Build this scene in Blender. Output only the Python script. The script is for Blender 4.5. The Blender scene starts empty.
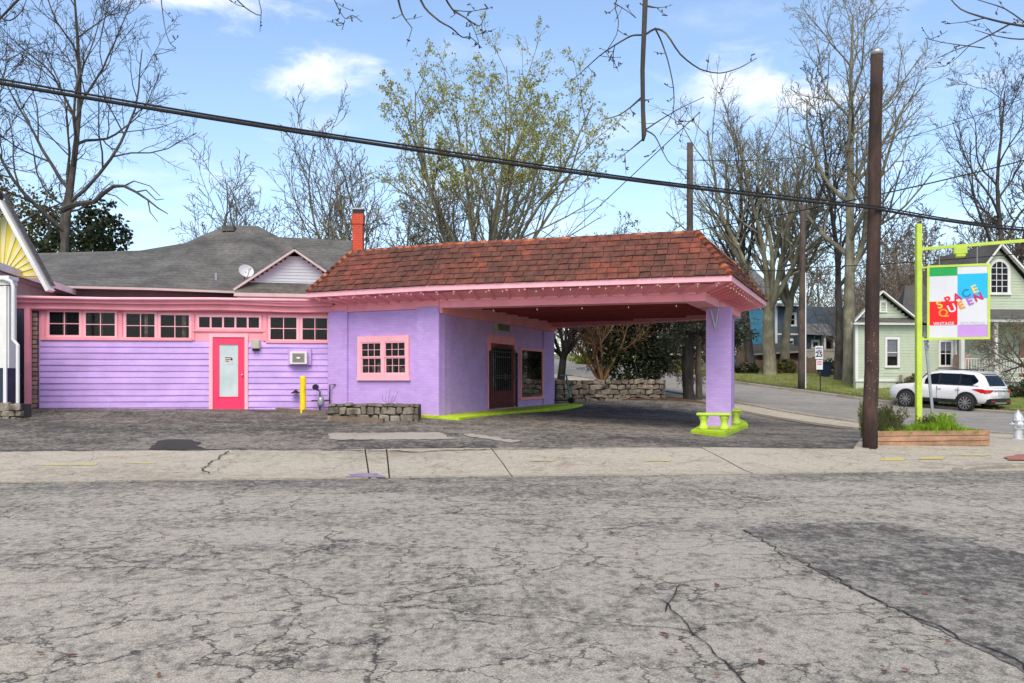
import bpy, bmesh, math, random
import numpy as np
from mathutils import Vector, Matrix, Euler, noise as mnoise
R = math.radians
scene = bpy.context.scene
C = scene.collection

# ------------------------------------------------------------------ camera, sky, sun, exposure
FOC, HOR, CX, EYE = 900.0, 380.0, 512.0, 1.6          # focal length and horizon in photo pixels, eye height in metres
cam = bpy.data.cameras.new('camera'); cam_o = bpy.data.objects.new('camera', cam); C.objects.link(cam_o)
cam.sensor_width = 36.0; cam.lens = FOC / 1024 * 36.0
cam.shift_y = (HOR - 341.5) / 1024
cam.clip_start = 0.1; cam.clip_end = 2000
cam_o.location = (0, 0, EYE); cam_o.rotation_euler = (R(90), 0, 0)
scene.camera = cam_o

SUN_EL, SUN_AZ = R(50), R(186)                          # azimuth clockwise from +Y: behind the camera
world = bpy.data.worlds.new('World'); scene.world = world; world.use_nodes = True
nt = world.node_tree; nt.nodes.clear()
def N(t, kind, **kw):
    n = t.nodes.new(kind)
    for k, v in kw.items():
        if k in n.inputs: n.inputs[k].default_value = v
        else: setattr(n, k, v)
    return n
sky = N(nt, 'ShaderNodeTexSky', sky_type='NISHITA', sun_disc=False)
sky.sun_elevation = SUN_EL; sky.sun_rotation = SUN_AZ; sky.air_density = 1.0; sky.dust_density = 1.3; sky.ozone_density = 1.7
geo = N(nt, 'ShaderNodeTexCoord')
L = nt.links.new
# a thin layer of small fair-weather clouds over the whole sky: direction projected on a flat layer, noise, threshold
sep = N(nt, 'ShaderNodeSeparateXYZ'); L(geo.outputs['Generated'], sep.inputs[0])
mx = N(nt, 'ShaderNodeMath', operation='MAXIMUM'); L(sep.outputs['Z'], mx.inputs[0]); mx.inputs[1].default_value = 0.03
adz = N(nt, 'ShaderNodeMath', operation='ADD'); L(mx.outputs[0], adz.inputs[0]); adz.inputs[1].default_value = 0.12
dvx = N(nt, 'ShaderNodeMath', operation='DIVIDE'); L(sep.outputs['X'], dvx.inputs[0]); L(adz.outputs[0], dvx.inputs[1])
dvy = N(nt, 'ShaderNodeMath', operation='DIVIDE'); L(sep.outputs['Y'], dvy.inputs[0]); L(adz.outputs[0], dvy.inputs[1])
cmb = N(nt, 'ShaderNodeCombineXYZ'); L(dvx.outputs[0], cmb.inputs[0]); L(dvy.outputs[0], cmb.inputs[1])
cn = N(nt, 'ShaderNodeTexNoise', Scale=2.3, Detail=7.0, Roughness=0.55); L(cmb.outputs[0], cn.inputs['Vector'])
# named clouds that the photograph shows: soft lumps round three directions, broken up by a finer noise
fmap = N(nt, 'ShaderNodeMapping'); fmap.inputs['Scale'].default_value = (1, 1, 2.4); L(geo.outputs['Generated'], fmap.inputs['Vector'])
fine = N(nt, 'ShaderNodeTexNoise', Scale=11.0, Detail=9.0, Roughness=0.62, Distortion=.4); L(fmap.outputs[0], fine.inputs['Vector'])
acc = None
def lump(px, py, wx, wz, amp):
    global acc
    d = Vector(((px - CX) / FOC, 1, -(py - HOR) / FOC)).normalized()
    sub = N(nt, 'ShaderNodeVectorMath', operation='SUBTRACT'); L(geo.outputs['Generated'], sub.inputs[0]); sub.inputs[1].default_value = d
    mul = N(nt, 'ShaderNodeVectorMath', operation='MULTIPLY'); L(sub.outputs[0], mul.inputs[0]); mul.inputs[1].default_value = (1 / wx, 1 / wx, 1 / wz)
    ln = N(nt, 'ShaderNodeVectorMath', operation='LENGTH'); L(mul.outputs[0], ln.inputs[0])
    mr = N(nt, 'ShaderNodeMapRange', interpolation_type='SMOOTHSTEP'); L(ln.outputs['Value'], mr.inputs['Value'])
    mr.inputs['From Min'].default_value = 1.0; mr.inputs['From Max'].default_value = 0.0
    mr.inputs['To Min'].default_value = 0.0; mr.inputs['To Max'].default_value = amp
    if acc is None: acc = mr.outputs[0]
    else:
        a = N(nt, 'ShaderNodeMath', operation='MAXIMUM'); L(acc, a.inputs[0]); L(mr.outputs[0], a.inputs[1]); acc = a.outputs[0]
for a in ((328, 74, .11, .05, 1.0), (735, 80, .13, .055, 1.0), (800, 95, .12, .045, .8), (185, -4, .13, .022, .9), (330, -6, .05, .015, .7), (115, 62, .07, .03, .45), (560, 300, .3, .03, .35)):
    lump(*a)
ls = N(nt, 'ShaderNodeMath', operation='MULTIPLY_ADD'); L(fine.outputs['Fac'], ls.inputs[0]); ls.inputs[1].default_value = 2.6; ls.inputs[2].default_value = -1.3
l2 = N(nt, 'ShaderNodeMath', operation='ADD'); L(acc, l2.inputs[0]); L(ls.outputs[0], l2.inputs[1])
lm = N(nt, 'ShaderNodeMapRange', interpolation_type='SMOOTHSTEP'); L(l2.outputs[0], lm.inputs['Value'])
lm.inputs['From Min'].default_value = 0.25; lm.inputs['From Max'].default_value = 1.25; lm.inputs['To Max'].default_value = 0.85
gm = N(nt, 'ShaderNodeMapRange', interpolation_type='SMOOTHSTEP'); L(cn.outputs['Fac'], gm.inputs['Value'])
gm.inputs['From Min'].default_value = 0.50; gm.inputs['From Max'].default_value = 0.85; gm.inputs['To Max'].default_value = 0.6
cl = N(nt, 'ShaderNodeMath', operation='MAXIMUM'); L(lm.outputs[0], cl.inputs[0]); L(gm.outputs[0], cl.inputs[1])
mixc = N(nt, 'ShaderNodeMix', data_type='RGBA'); L(cl.outputs[0], mixc.inputs['Factor']); L(sky.outputs[0], mixc.inputs['A'])
mixc.inputs['B'].default_value = (5.0, 5.1, 5.3, 1)
bg = N(nt, 'ShaderNodeBackground', Strength=0.115); L(mixc.outputs['Result'], bg.inputs['Color'])
wo = N(nt, 'ShaderNodeOutputWorld'); L(bg.outputs[0], wo.inputs['Surface'])

sun = bpy.data.lights.new('sun', 'SUN'); sun.energy = 1.5; sun.angle = R(40); sun.color = (1.0, 0.88, 0.70)
sun_o = bpy.data.objects.new('sun', sun); C.objects.link(sun_o)
sd = Vector((math.sin(SUN_AZ) * math.cos(SUN_EL), math.cos(SUN_AZ) * math.cos(SUN_EL), math.sin(SUN_EL)))
sun_o.rotation_euler = sd.to_track_quat('Z', 'Y').to_euler(); sun_o.location = (20, -20, 40)
vs = scene.view_settings
vs.view_transform = 'Standard'; vs.look = 'None'; vs.exposure = 1.12; vs.gamma = 1.0; vs.use_curve_mapping = False
scene.cycles.use_denoising = True
scene.cycles.max_bounces = 6

# ------------------------------------------------------------------ helpers
WM = {}                                                  # world matrix of every object we parent to
def wm(o): return WM.get(o.name, Matrix()) if o else Matrix()
def tag(o, label=None, cat=None, group=None, kind=None):
    if label: o['label'] = label
    if cat: o['category'] = cat
    if group: o['group'] = group
    if kind: o['kind'] = kind
    return o
def thing(name, label, cat, loc=(0, 0, 0), rz=0.0, group=None):
    o = bpy.data.objects.new(name, None); C.objects.link(o); o.empty_display_size = 0.2
    o.location = loc; o.rotation_euler = (0, 0, rz)
    WM[o.name] = Matrix.Translation(Vector(loc)) @ Matrix.Rotation(rz, 4, 'Z')
    return tag(o, label, cat, group)
def inst(name, mesh, M, parent=None):
    o = bpy.data.objects.new(name, mesh); C.objects.link(o); o.parent = parent
    o.matrix_local = wm(parent).inverted() @ M; WM[o.name] = M.copy()
    return o
class MB:
    """collects verts and faces (with uvs) and links them as one mesh object"""
    def __init__(s): s.v = []; s.f = []; s.uv = []
    def add(s, vs_, fs, uvs=None):
        o = len(s.v); s.v.extend([tuple(p) for p in vs_])
        for i, f in enumerate(fs):
            s.f.append(tuple(k + o for k in f)); s.uv.append(uvs[i] if uvs else None)
        return s
    def box(s, lo, hi):
        x0, y0, z0 = lo; x1, y1, z1 = hi
        return s.hexa([(x0, y0, z0), (x1, y0, z0), (x1, y1, z0), (x0, y1, z0), (x0, y0, z1), (x1, y0, z1), (x1, y1, z1), (x0, y1, z1)])
    def hexa(s, p, uvs=None):
        return s.add(p, [(0, 3, 2, 1), (4, 5, 6, 7), (0, 1, 5, 4), (1, 2, 6, 5), (2, 3, 7, 6), (3, 0, 4, 7)], uvs)
    def bar(s, a, b, w, h, up=(0, 0, 1)):
        a = Vector(a); b = Vector(b); d = (b - a).normalized(); up = Vector(up)
        if abs(d.dot(up)) > .95: up = Vector((1, 0, 0))
        sx = d.cross(up).normalized() * w / 2; sz = sx.cross(d).normalized() * h / 2
        return s.hexa([a - sx - sz, a + sx - sz, b + sx - sz, b - sx - sz, a - sx + sz, a + sx + sz, b + sx + sz, b - sx + sz])
    def tube(s, pts, rad, n=8, cap=True):
        pts = [Vector(p) for p in pts]
        if not hasattr(rad, '__len__'): rad = [rad] * len(pts)
        o = len(s.v); k = len(pts)
        d0 = (pts[1] - pts[0]).normalized()
        ref = Vector((0, 0, 1)) if abs(d0.z) < .9 else Vector((1, 0, 0))
        x = d0.cross(ref).normalized()
        for i, p in enumerate(pts):
            d = (pts[min(i + 1, k - 1)] - pts[max(i - 1, 0)])
            if d.length < 1e-9: d = d0.copy()
            d.normalize(); x = (x - d * x.dot(d))
            if x.length < 1e-6: x = d.orthogonal()
            x.normalize(); y = d.cross(x); r = rad[i]
            for j in range(n):
                a = 2 * math.pi * j / n
                q = p + (x * math.cos(a) + y * math.sin(a)) * r
                s.v.append((q.x, q.y, q.z))
        for i in range(k - 1):
            for j in range(n):
                a = o + i * n + j; b = o + i * n + (j + 1) % n
                s.f.append((a, b, b + n, a + n)); s.uv.append(None)
        if cap and n > 2:
            s.f.append(tuple(o + j for j in reversed(range(n)))); s.uv.append(None)
            s.f.append(tuple(o + (k - 1) * n + j for j in range(n))); s.uv.append(None)
        return s
    def lathe(s, c, prof, n=16):
        """prof: (radius, z) pairs about the vertical through c"""
        c = Vector(c); o = len(s.v)
        for r, z in prof:
            for j in range(n):
                a = 2 * math.pi * j / n; s.v.append((c.x + r * math.cos(a), c.y + r * math.sin(a), c.z + z))
        for i in range(len(prof) - 1):
            for j in range(n):
                a = o + i * n + j; b = o + i * n + (j + 1) % n
                s.f.append((a, b, b + n, a + n)); s.uv.append(None)
        s.f.append(tuple(o + j for j in reversed(range(n)))); s.uv.append(None)
        s.f.append(tuple(o + (len(prof) - 1) * n + j for j in range(n))); s.uv.append(None)
        return s
    def prism(s, poly, vec):
        """poly (3D, planar) extruded by vec"""
        n = len(poly); vec = Vector(vec); a = [Vector(p) for p in poly]; b = [p + vec for p in a]
        fs = [tuple(reversed(range(n))), tuple(range(n, 2 * n))] + [(i, (i + 1) % n, n + (i + 1) % n, n + i) for i in range(n)]
        return s.add(a + b, fs)
    def build(s, name, mat, parent=None, local=False, smooth=False, bevel=0, kind=None):
        if not s.v: return None
        V = np.array(s.v, dtype=float)
        if not local:
            Mi = np.array(wm(parent).inverted()); V = V @ Mi[:3, :3].T + Mi[:3, 3]
        c = (V.min(0) + V.max(0)) / 2; V = V - c
        me = bpy.data.meshes.new(name); me.from_pydata(V.tolist(), [], s.f)
        if any(u is not None for u in s.uv):
            lay = me.uv_layers.new(name='uv'); k = 0
            for f, u in zip(s.f, s.uv):
                for i in range(len(f)):
                    if u is not None: lay.data[k].uv = u[i]
                    k += 1
        if mat: me.materials.append(MT[mat] if isinstance(mat, str) else mat)
        bm = bmesh.new(); bm.from_mesh(me)
        bmesh.ops.recalc_face_normals(bm, faces=bm.faces)
        if bevel: bmesh.ops.bevel(bm, geom=list(bm.edges), offset=bevel, segments=2, affect='EDGES', clamp_overlap=True)
        bm.to_mesh(me); bm.free()
        if smooth: me.polygons.foreach_set('use_smooth', [True] * len(me.polygons))
        o = bpy.data.objects.new(name, me); C.objects.link(o); o.parent = parent; o.location = Vector(c)
        WM[o.name] = wm(parent) @ Matrix.Translation(Vector(c))
        if kind: o['kind'] = kind
        return o

def P(px, py, Y): return Vector(((px - CX) / FOC * Y, Y, EYE - (py - HOR) / FOC * Y))
class Fr:
    """a vertical plane A->B on the plan: u along it, d out of it (towards the camera side), z up"""
    def __init__(s, A, B, flip=False):
        s.A = Vector((A[0], A[1], 0)); b = Vector((B[0], B[1], 0)); s.u = (b - s.A).normalized(); s.len = (b - s.A).length
        s.n = Vector((s.u.y, -s.u.x, 0))
        if flip: s.n = -s.n
    def pt(s, u, d, z): return s.A + s.u * u + s.n * d + Vector((0, 0, z))
    def uz(s, px, py, d=0.0):
        r = Vector(((px - CX) / FOC, 1, 0)); a = s.A + s.n * d
        det = s.u.x * (-r.y) - (-r.x) * s.u.y
        t = ((-a.x) * (-r.y) - (-r.x) * (-a.y)) / det
        Y = (a + s.u * t).y
        return t, EYE - (py - HOR) / FOC * Y
    def box(s, mb, u0, u1, d0, d1, z0, z1):
        p = [s.pt(u0, d1, z0), s.pt(u1, d1, z0), s.pt(u1, d0, z0), s.pt(u0, d0, z0), s.pt(u0, d1, z1), s.pt(u1, d1, z1), s.pt(u1, d0, z1), s.pt(u0, d0, z1)]
        uv = [[(u0, d1), (u0, d0), (u1, d0), (u1, d1)], [(u0, d1), (u1, d1), (u1, d0), (u0, d0)],
              [(u0, z0), (u1, z0), (u1, z1), (u0, z1)], [(u1 - d1, z0), (u1 - d0, z0), (u1 - d0, z1), (u1 - d1, z1)],
              [(u1, z0), (u0, z0), (u0, z1), (u1, z1)], [(u0 + d0, z0), (u0 + d1, z0), (u0 + d1, z1), (u0 + d0, z1)]]
        return mb.hexa(p, uv)
    def quad(s, mb, q, d0, d1):
        """q: four (u,z) corners, extruded from d0 to d1"""
        p = [s.pt(*(q[0][0], d1, q[0][1])), s.pt(q[1][0], d1, q[1][1]), s.pt(q[1][0], d0, q[1][1]), s.pt(q[0][0], d0, q[0][1]),
             s.pt(q[3][0], d1, q[3][1]), s.pt(q[2][0], d1, q[2][1]), s.pt(q[2][0], d0, q[2][1]), s.pt(q[3][0], d0, q[3][1])]
        return mb.hexa(p)
    def px(s, mb, x0, y0, x1, y1, d0, d1):
        a = s.uz(x0, y1, d1); b = s.uz(x1, y0, d1); a2 = s.uz(x0, y0, d1); b2 = s.uz(x1, y1, d1)
        return s.quad(mb, [a, b2, b, a2], d0, d1)
    def mat(s, u, d, z, su=1, sd=1, sz=1, rot=0.0):
        M = Matrix((s.u, s.n, (0, 0, 1))).transposed().to_4x4()
        return Matrix.Translation(s.pt(u, d, z)) @ M @ Matrix.Rotation(rot, 4, 'Y') @ Matrix.Diagonal((su, sd, sz, 1))

# ------------------------------------------------------------------ terrain
ES = Vector((0.994, 0.109)); NS = Vector((-0.109, 0.994)); O_S = Vector((0, 14.9))      # front street: along it, across it, gutter origin
US = Vector((-0.419, 0.908)); WS = Vector((0.908, 0.419)); O_W = Vector((11.6, 30.0))   # side street
def vv(x, y): return -0.109 * x + 0.994 * (y - 14.9)
def sv(s, v): return (O_S.x + ES.x * s + NS.x * v, O_S.y + ES.y * s + NS.y * v)
def sw(s, w): return (O_W.x + US.x * s + WS.x * w, O_W.y + US.y * s + WS.y * w)
ctl = []
for x in (-40, -25, -14, -5, 3): 
    ctl.append((x, sv(x, 3.35)[1], .21)); ctl.append((x, sv(x, 1.6)[1], .09))
for x in (-40, -14, -5, 3, 8, 14, 25): ctl.append((x, sv(x, 0)[1], 0.0)); ctl.append((x, sv(x, -6)[1], 0.0))
ctl += [(8, 19.4, .12), (12, 20.5, .06), (16, 22, .0), (30, 24, 0)]
ctl += [(-13.3, 25.4, .80), (-5.34, 26.4, .72), (-1.99, 24.5, .57), (1.6, 34, .565), (4.9, 22.6, .25), (5.4, 24.6, .27), (3, 27, .45), (8, 27, .2), (-11, 21.5, .55), (-3, 21, .4), (0, 37, .74), (7, 36.8, .76)]
for s, w, z in [(0, 0, 0.0), (6.45, 0, .46), (10.2, 0, .8), (20, 0, 1.6), (40, 0, 3.1), (60, 0, 4.5), (-8, 5, -.05), (-8, 12, .0), (0, 6, .0), (9, 11.5, .45), (20.4, 11.5, 1.36), (39.8, 11.5, 3.0), (60, 11.5, 4.4),
                (0, 16, .25), (9, 20, .9), (20, 22, 1.7), (12, 32, 1.7), (0, 30, 1.1), (30, 40, 2.6), (5, 50, 2.0)]:
    x, y = sw(s, w); ctl.append((x, y, z))
ctl += [(-14, 36, 1.0), (-30, 30, 1.0), (-30, 60, 1.8), (-5, 60, 2.6), (-8, 42, 1.4), (60, 60, 2), (60, 30, .6), (-60, 40, 1.4), (0, 120, 4), (60, 120, 3.4), (-60, 120, 3.0), (120, 120, 3), (-120, 120, 3), (-120, 30, 1), (120, 30, 1)]
_c = np.array(ctl); _n = len(_c)
def _phi(r2): return np.where(r2 > 1e-9, 0.5 * r2 * np.log(np.maximum(r2, 1e-9)), 0.0)
_K = _phi(((_c[:, None, :2] - _c[None, :, :2]) ** 2).sum(-1)) + np.eye(_n) * 0.5
_Pm = np.c_[np.ones(_n), _c[:, :2]]
_sol = np.linalg.solve(np.block([[_K, _Pm], [_Pm.T, np.zeros((3, 3))]]), np.r_[_c[:, 2], np.zeros(3)])
def zarr(xy):
    xy = np.asarray(xy, float).copy(); xy[:, 0] = np.clip(xy[:, 0], -120, 120); xy[:, 1] = np.clip(xy[:, 1], -40, 120)
    K = _phi(((xy[:, None, :] - _c[None, :, :2]) ** 2).sum(-1))
    z = K @ _sol[:_n] + _sol[_n] + xy @ _sol[_n + 1:]
    v = -0.109 * xy[:, 0] + 0.994 * (xy[:, 1] - 14.9)
    s = np.clip(v / 1.2, 0, 1)
    return z * s * s * (3 - 2 * s)
def Z(x, y): return float(zarr([(x, y)])[0])
def ground_at(px, py):
    """point of the terrain under a pixel"""
    lo, hi = 2.0, 200.0; prev = None
    for i in range(500):
        Y = 3 + i * 0.2; p = P(px, py, Y)
        if p.z <= Z(p.x, p.y): 
            a, b = Y - .2, Y
            for _ in range(14):
                m = (a + b) / 2; q = P(px, py, m)
                if q.z <= Z(q.x, q.y): b = m
                else: a = m
            q = P(px, py, b); return Vector((q.x, q.y, Z(q.x, q.y)))
    return P(px, py, 100)
def GZ(x, y, dz=0): return Vector((x, y, Z(x, y) + dz))

def sheet(name, poly, off, mat, res=0.6, thick=0.0, parent=None, kind='structure', rough=0.0, seed=0):
    """a convex plan polygon laid on the terrain"""
    poly = [Vector((p[0], p[1], 0)) for p in poly]
    x0 = min(p.x for p in poly); x1 = max(p.x for p in poly); y0 = min(p.y for p in poly); y1 = max(p.y for p in poly)
    nx = max(1, int((x1 - x0) / res)); ny = max(1, int((y1 - y0) / res))
    bm = bmesh.new(); g = [[bm.verts.new((x0 + (x1 - x0) * i / nx, y0 + (y1 - y0) * j / ny, 0)) for j in range(ny + 1)] for i in range(nx + 1)]
    for i in range(nx):
        for j in range(ny): bm.faces.new((g[i][j], g[i + 1][j], g[i + 1][j + 1], g[i][j + 1]))
    area = sum(poly[i].x * poly[(i + 1) % len(poly)].y - poly[(i + 1) % len(poly)].x * poly[i].y for i in range(len(poly)))
    for i in range(len(poly)):
        a, b = poly[i], poly[(i + 1) % len(poly)]; e = b - a
        if e.length < 1e-6: continue
        n = Vector((e.y, -e.x, 0)) * (1 if area > 0 else -1)
        bmesh.ops.bisect_plane(bm, geom=bm.verts[:] + bm.edges[:] + bm.faces[:], dist=1e-5, plane_co=a, plane_no=n, clear_outer=True)
    bm.verts.ensure_lookup_table()
    zz = zarr([(v.co.x, v.co.y) for v in bm.verts])
    for v, z in zip(bm.verts, zz): v.co.z = z + off + (rough * mnoise.noise((v.co.x * 1.3, v.co.y * 1.3, seed)) if rough else 0)
    if thick:
        be = [e for e in bm.edges if e.is_boundary]
        r = bmesh.ops.extrude_edge_only(bm, edges=be)
        for v in [q for q in r['geom'] if isinstance(q, bmesh.types.BMVert)]: v.co.z -= thick
    bmesh.ops.recalc_face_normals(bm, faces=bm.faces)
    me = bpy.data.meshes.new(name); bm.to_mesh(me); bm.free()
    if sum(p.normal.z * p.area for p in me.polygons) < 0: me.flip_normals()
    me.materials.append(MT[mat])
    o = bpy.data.objects.new(name, me); C.objects.link(o); o.parent = parent
    if parent: o.matrix_local = wm(parent).inverted()
    WM[o.name] = Matrix()
    if kind and not parent: o['kind'] = kind
    elif parent is not None and kind == 'stuff': o['kind'] = kind
    return o
# ------------------------------------------------------------------ materials
MT = {}
def newmat(name):
    m = bpy.data.materials.new(name); m.use_nodes = True; t = m.node_tree; MT[name] = m
    return m, t, t.nodes['Principled BSDF'], t.links.new
def ramp(t, pts, interp='LINEAR'):
    r = t.nodes.new('ShaderNodeValToRGB'); r.color_ramp.interpolation = interp; e = r.color_ramp.elements
    while len(e) < len(pts): e.new(0.5)
    for q, (p, c) in zip(e, pts):
        q.position = p; q.color = (c, c, c, 1) if not hasattr(c, '__len__') else (*c[:3], 1)
    return r
def mixc_(t, fac, a, b, mode='MIX'):
    m = t.nodes.new('ShaderNodeMix'); m.data_type = 'RGBA'; m.blend_type = mode
    for sock, v in (('Factor', fac), ('A', a), ('B', b)):
        s = [i for i in m.inputs if i.name == sock and (i.type == 'VALUE' if sock == 'Factor' else i.type == 'RGBA')][0]
        if hasattr(v, 'is_linked') or isinstance(v, bpy.types.NodeSocket): t.links.new(v, s)
        elif hasattr(v, '__len__'): s.default_value = (*v[:3], 1)
        else: s.default_value = v
    return [o for o in m.outputs if o.type == 'RGBA'][0]
def nz(t, vec, scale, detail=5, rough=.55, dist=0.0):
    n = N(t, 'ShaderNodeTexNoise', Scale=scale, Detail=detail, Roughness=rough, Distortion=dist); t.links.new(vec, n.inputs['Vector']); return n.outputs['Fac']
def coords(t, kind='Object', scale=(1, 1, 1), rot=(0, 0, 0), loc=(0, 0, 0)):
    if kind == 'World': v = N(t, 'ShaderNodeNewGeometry').outputs['Position']
    else: v = N(t, 'ShaderNodeTexCoord').outputs[kind]
    m = N(t, 'ShaderNodeMapping'); m.inputs['Scale'].default_value = scale; m.inputs['Rotation'].default_value = rot; m.inputs['Location'].default_value = loc
    t.links.new(v, m.inputs['Vector']); return m.outputs[0]
def bump(t, h, b, strength=.3, dist=.01, prev=None):
    n = N(t, 'ShaderNodeBump', Strength=strength, Distance=dist); t.links.new(h, n.inputs['Height'])
    if prev is not None: t.links.new(prev, n.inputs['Normal'])
    t.links.new(n.outputs[0], b.inputs['Normal']); return n.outputs[0]
def rnd(t):
    """a random number per object and per loose piece"""
    a = N(t, 'ShaderNodeObjectInfo').outputs['Random']; b = N(t, 'ShaderNodeNewGeometry').outputs['Random Per Island']
    s = N(t, 'ShaderNodeMath', operation='ADD'); t.links.new(a, s.inputs[0]); t.links.new(b, s.inputs[1])
    f = N(t, 'ShaderNodeMath', operation='FRACT'); t.links.new(s.outputs[0], f.inputs[0]); return f.outputs[0]
def mat(name, base, rough=.7, var=.15, scale=2.5, fine=30, fvar=.08, bmp=.15, metal=0.0, spec=.35, piece=0.0, grime=None, gscale=(1.5, 1.5, .35), gcut=(.55, .75), dist=.006, coat=0.0):
    m, t, b, l = newmat(name)
    v = coords(t, 'World')
    n1 = nz(t, v, scale, 6); n2 = nz(t, v, fine, 3)
    lo = tuple(c * (1 - var) for c in base); hi = tuple(min(1, c * (1 + var)) for c in base)
    r = ramp(t, [(.3, lo), (.7, hi)]); l(n1, r.inputs[0])
    r2 = ramp(t, [(.3, 1 - fvar), (.7, 1 + fvar)]); l(n2, r2.inputs[0])
    c = mixc_(t, 1.0, r.outputs[0], r2.outputs[0], 'MULTIPLY')
    if piece:
        r3 = ramp(t, [(0, 1 - piece), (1, 1 + piece)]); l(rnd(t), r3.inputs[0]); c = mixc_(t, 1.0, c, r3.outputs[0], 'MULTIPLY')
    if grime:
        g = nz(t, coords(t, 'World', gscale), 1.0, 8, .65); gr = ramp(t, [(gcut[0], 0.0), (gcut[1], 1.0)]); l(g, gr.inputs[0])
        c = mixc_(t, gr.outputs[0], c, grime)
    l(c, b.inputs['Base Color']); b.inputs['Roughness'].default_value = rough; b.inputs['Metallic'].default_value = metal
    b.inputs['Specular IOR Level'].default_value = spec; b.inputs['Coat Weight'].default_value = coat
    if bmp: bump(t, n2, b, bmp, dist)
    return m

LILAC = (.505, .33, .69)
mat('lilac_paint', LILAC, .6, .12, 1.6, 25, .07, .3, piece=.07, grime=(.36, .25, .50), gscale=(.9, .9, 3.0), gcut=(.55, .80))
mat('pink_paint', (.84, .31, .37), .5, .10, 2, 30, .05, .15, piece=.03, grime=(.50, .15, .18), gcut=(.62, .85))
mat('pink_pale', (.88, .42, .48), .5, .08, 2, 30, .05, .12, grime=(.5, .2, .22), gcut=(.66, .9))
mat('hot_pink', (.80, .035, .12), .35, .08, 3, 30, .04, .05, coat=.2)
mat('red_ceiling', (.26, .035, .04), .6, .15, 2, 20, .06, .2)
mat('lime_paint', (.47, .61, .075), .5, .10, 3, 30, .06, .15, grime=(.28, .42, .04), gcut=(.6, .85))
mat('lime_kerb', (.40, .56, .022), .75, .18, 3, 30, .08, .3, grime=(.2, .26, .05), gscale=(2, 2, 2), gcut=(.58, .8))
mat('white_paint', (.66, .66, .64), .5, .06, 2, 30, .04, .1, grime=(.45, .44, .41), gcut=(.6, .85))
mat('white_clean', (.80, .80, .80), .4, .03, 2, 30, .02, 0)
mat('chimney_red', (.55, .07, .02), .75, .2, 4, 40, .1, .4)
mat('black_iron', (.012, .012, .014), .45, .2, 6, 40, .1, .1)
mat('black_rubber', (.02, .02, .02), .8, .1, 6, 40, .1, .1)
mat('dark_room', (.012, .011, .012), .9, .2, 3, 10, .1, 0)  # near-black colour that paints the dark of unlit interiors
mat('metal_grey', (.42, .43, .44), .4, .12, 5, 40, .06, .1, metal=.7)
mat('galvanized', (.35, .37, .38), .45, .15, 5, 40, .06, .1, metal=.6)
mat('yellow_paint', (.85, .58, .01), .5, .12, 5, 40, .06, .1, grime=(.4, .26, .02), gscale=(4, 4, 2))
mat('silver_paint', (.62, .63, .64), .4, .1, 6, 40, .05, .1, metal=.5, grime=(.3, .3, .3), gscale=(5, 5, 5))
mat('wood_weathered', (.34, .20, .12), .85, .3, 3, 30, .15, .3, piece=.15, grime=(.12, .07, .04), gscale=(.6, 6, 7), gcut=(.5, .75))
mat('timber_grey', (.17, .125, .09), .9, .3, 3, 30, .15, .3)
mat('wood_dark', (.085, .055, .035), .9, .3, 3, 30, .15, .3)
mat('fence_wood', (.16, .11, .075), .9, .3, 2, 30, .15, .3, piece=.2)
mat('beige_box', (.42, .39, .33), .6, .1, 5, 30, .05, .1)
mat('ac_grille', (.12, .12, .11), .6, .1, 5, 30, .05, .1)
mat('soil', (.05, .035, .022), .95, .3, 6, 50, .2, .5)
mat('mortar', (.055, .048, .042), .95, .25, 4, 40, .15, .4)
mat('stone_a', (.215, .18, .14), .85, .45, 5, 45, .15, .6, piece=.4, grime=(.04, .04, .035), gscale=(2, 2, 2.5), gcut=(.5, .7), dist=.02)
mat('stone_b', (.25, .22, .175), .85, .35, 5, 45, .15, .6, piece=.35, grime=(.06, .045, .03), gscale=(2, 2, 2), gcut=(.46, .66), dist=.02)
mat('brick_old', (.33, .21, .17), .85, .3, 6, 45, .15, .5, piece=.3, grime=(.22, .19, .16), gscale=(3, 3, 3), gcut=(.5, .7))
mat('navy_paint', (.02, .03, .06), .6, .2, 3, 30, .06, .2)
mat('green_siding', (.42, .48, .36), .65, .06, 2, 30, .04, .1)
mat('blue_siding', (.05, .21, .33), .65, .1, 2, 30, .04, .1, piece=.06)
mat('slate_siding', (.07, .10, .14), .65, .1, 2, 30, .04, .1)
mat('house_wall_grey', (.10, .09, .09), .7, .1, 2, 30, .05, .1)
mat('gable_white', (.42, .47, .50), .6, .06, 2, 30, .04, .1)
mat('barge_cream', (.44, .38, .36), .6, .08, 2, 30, .04, .1)
mat('car_white', (.68, .68, .68), .25, .02, 2, 30, .01, 0, spec=.5, coat=.8)
mat('car_trim', (.018, .018, .02), .45, .1, 5, 30, .05, 0)
mat('tyre', (.02, .02, .02), .8, .1, 5, 30, .1, .1)
mat('alloy', (.55, .55, .56), .3, .05, 5, 30, .02, 0, metal=.9)
mat('tail_red', (.55, .01, .012), .2, .05, 5, 30, .02, 0, coat=.6)
mat('plate', (.55, .56, .57), .4, .05, 5, 30, .02, 0)
mat('bin_blue', (.012, .025, .06), .5, .1, 5, 30, .05, 0)
mat('sign_white', (.60, .62, .65), .4, .03, 3, 30, .02, 0)
mat('sign_green', (.008, .33, .07), .4, .05, 3, 30, .02, 0)
mat('sign_blue', (.01, .42, .86), .4, .05, 3, 30, .02, 0)
mat('sign_red', (.80, .006, .01), .4, .05, 3, 30, .02, 0)
mat('sign_lilac', (.48, .27, .62), .4, .05, 3, 30, .02, 0)
mat('letter_black', (.015, .015, .015), .5, .05, 3, 30, .02, 0)
mat('letter_orange', (.85, .28, .02), .5, .05, 3, 30, .02, 0)
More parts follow.
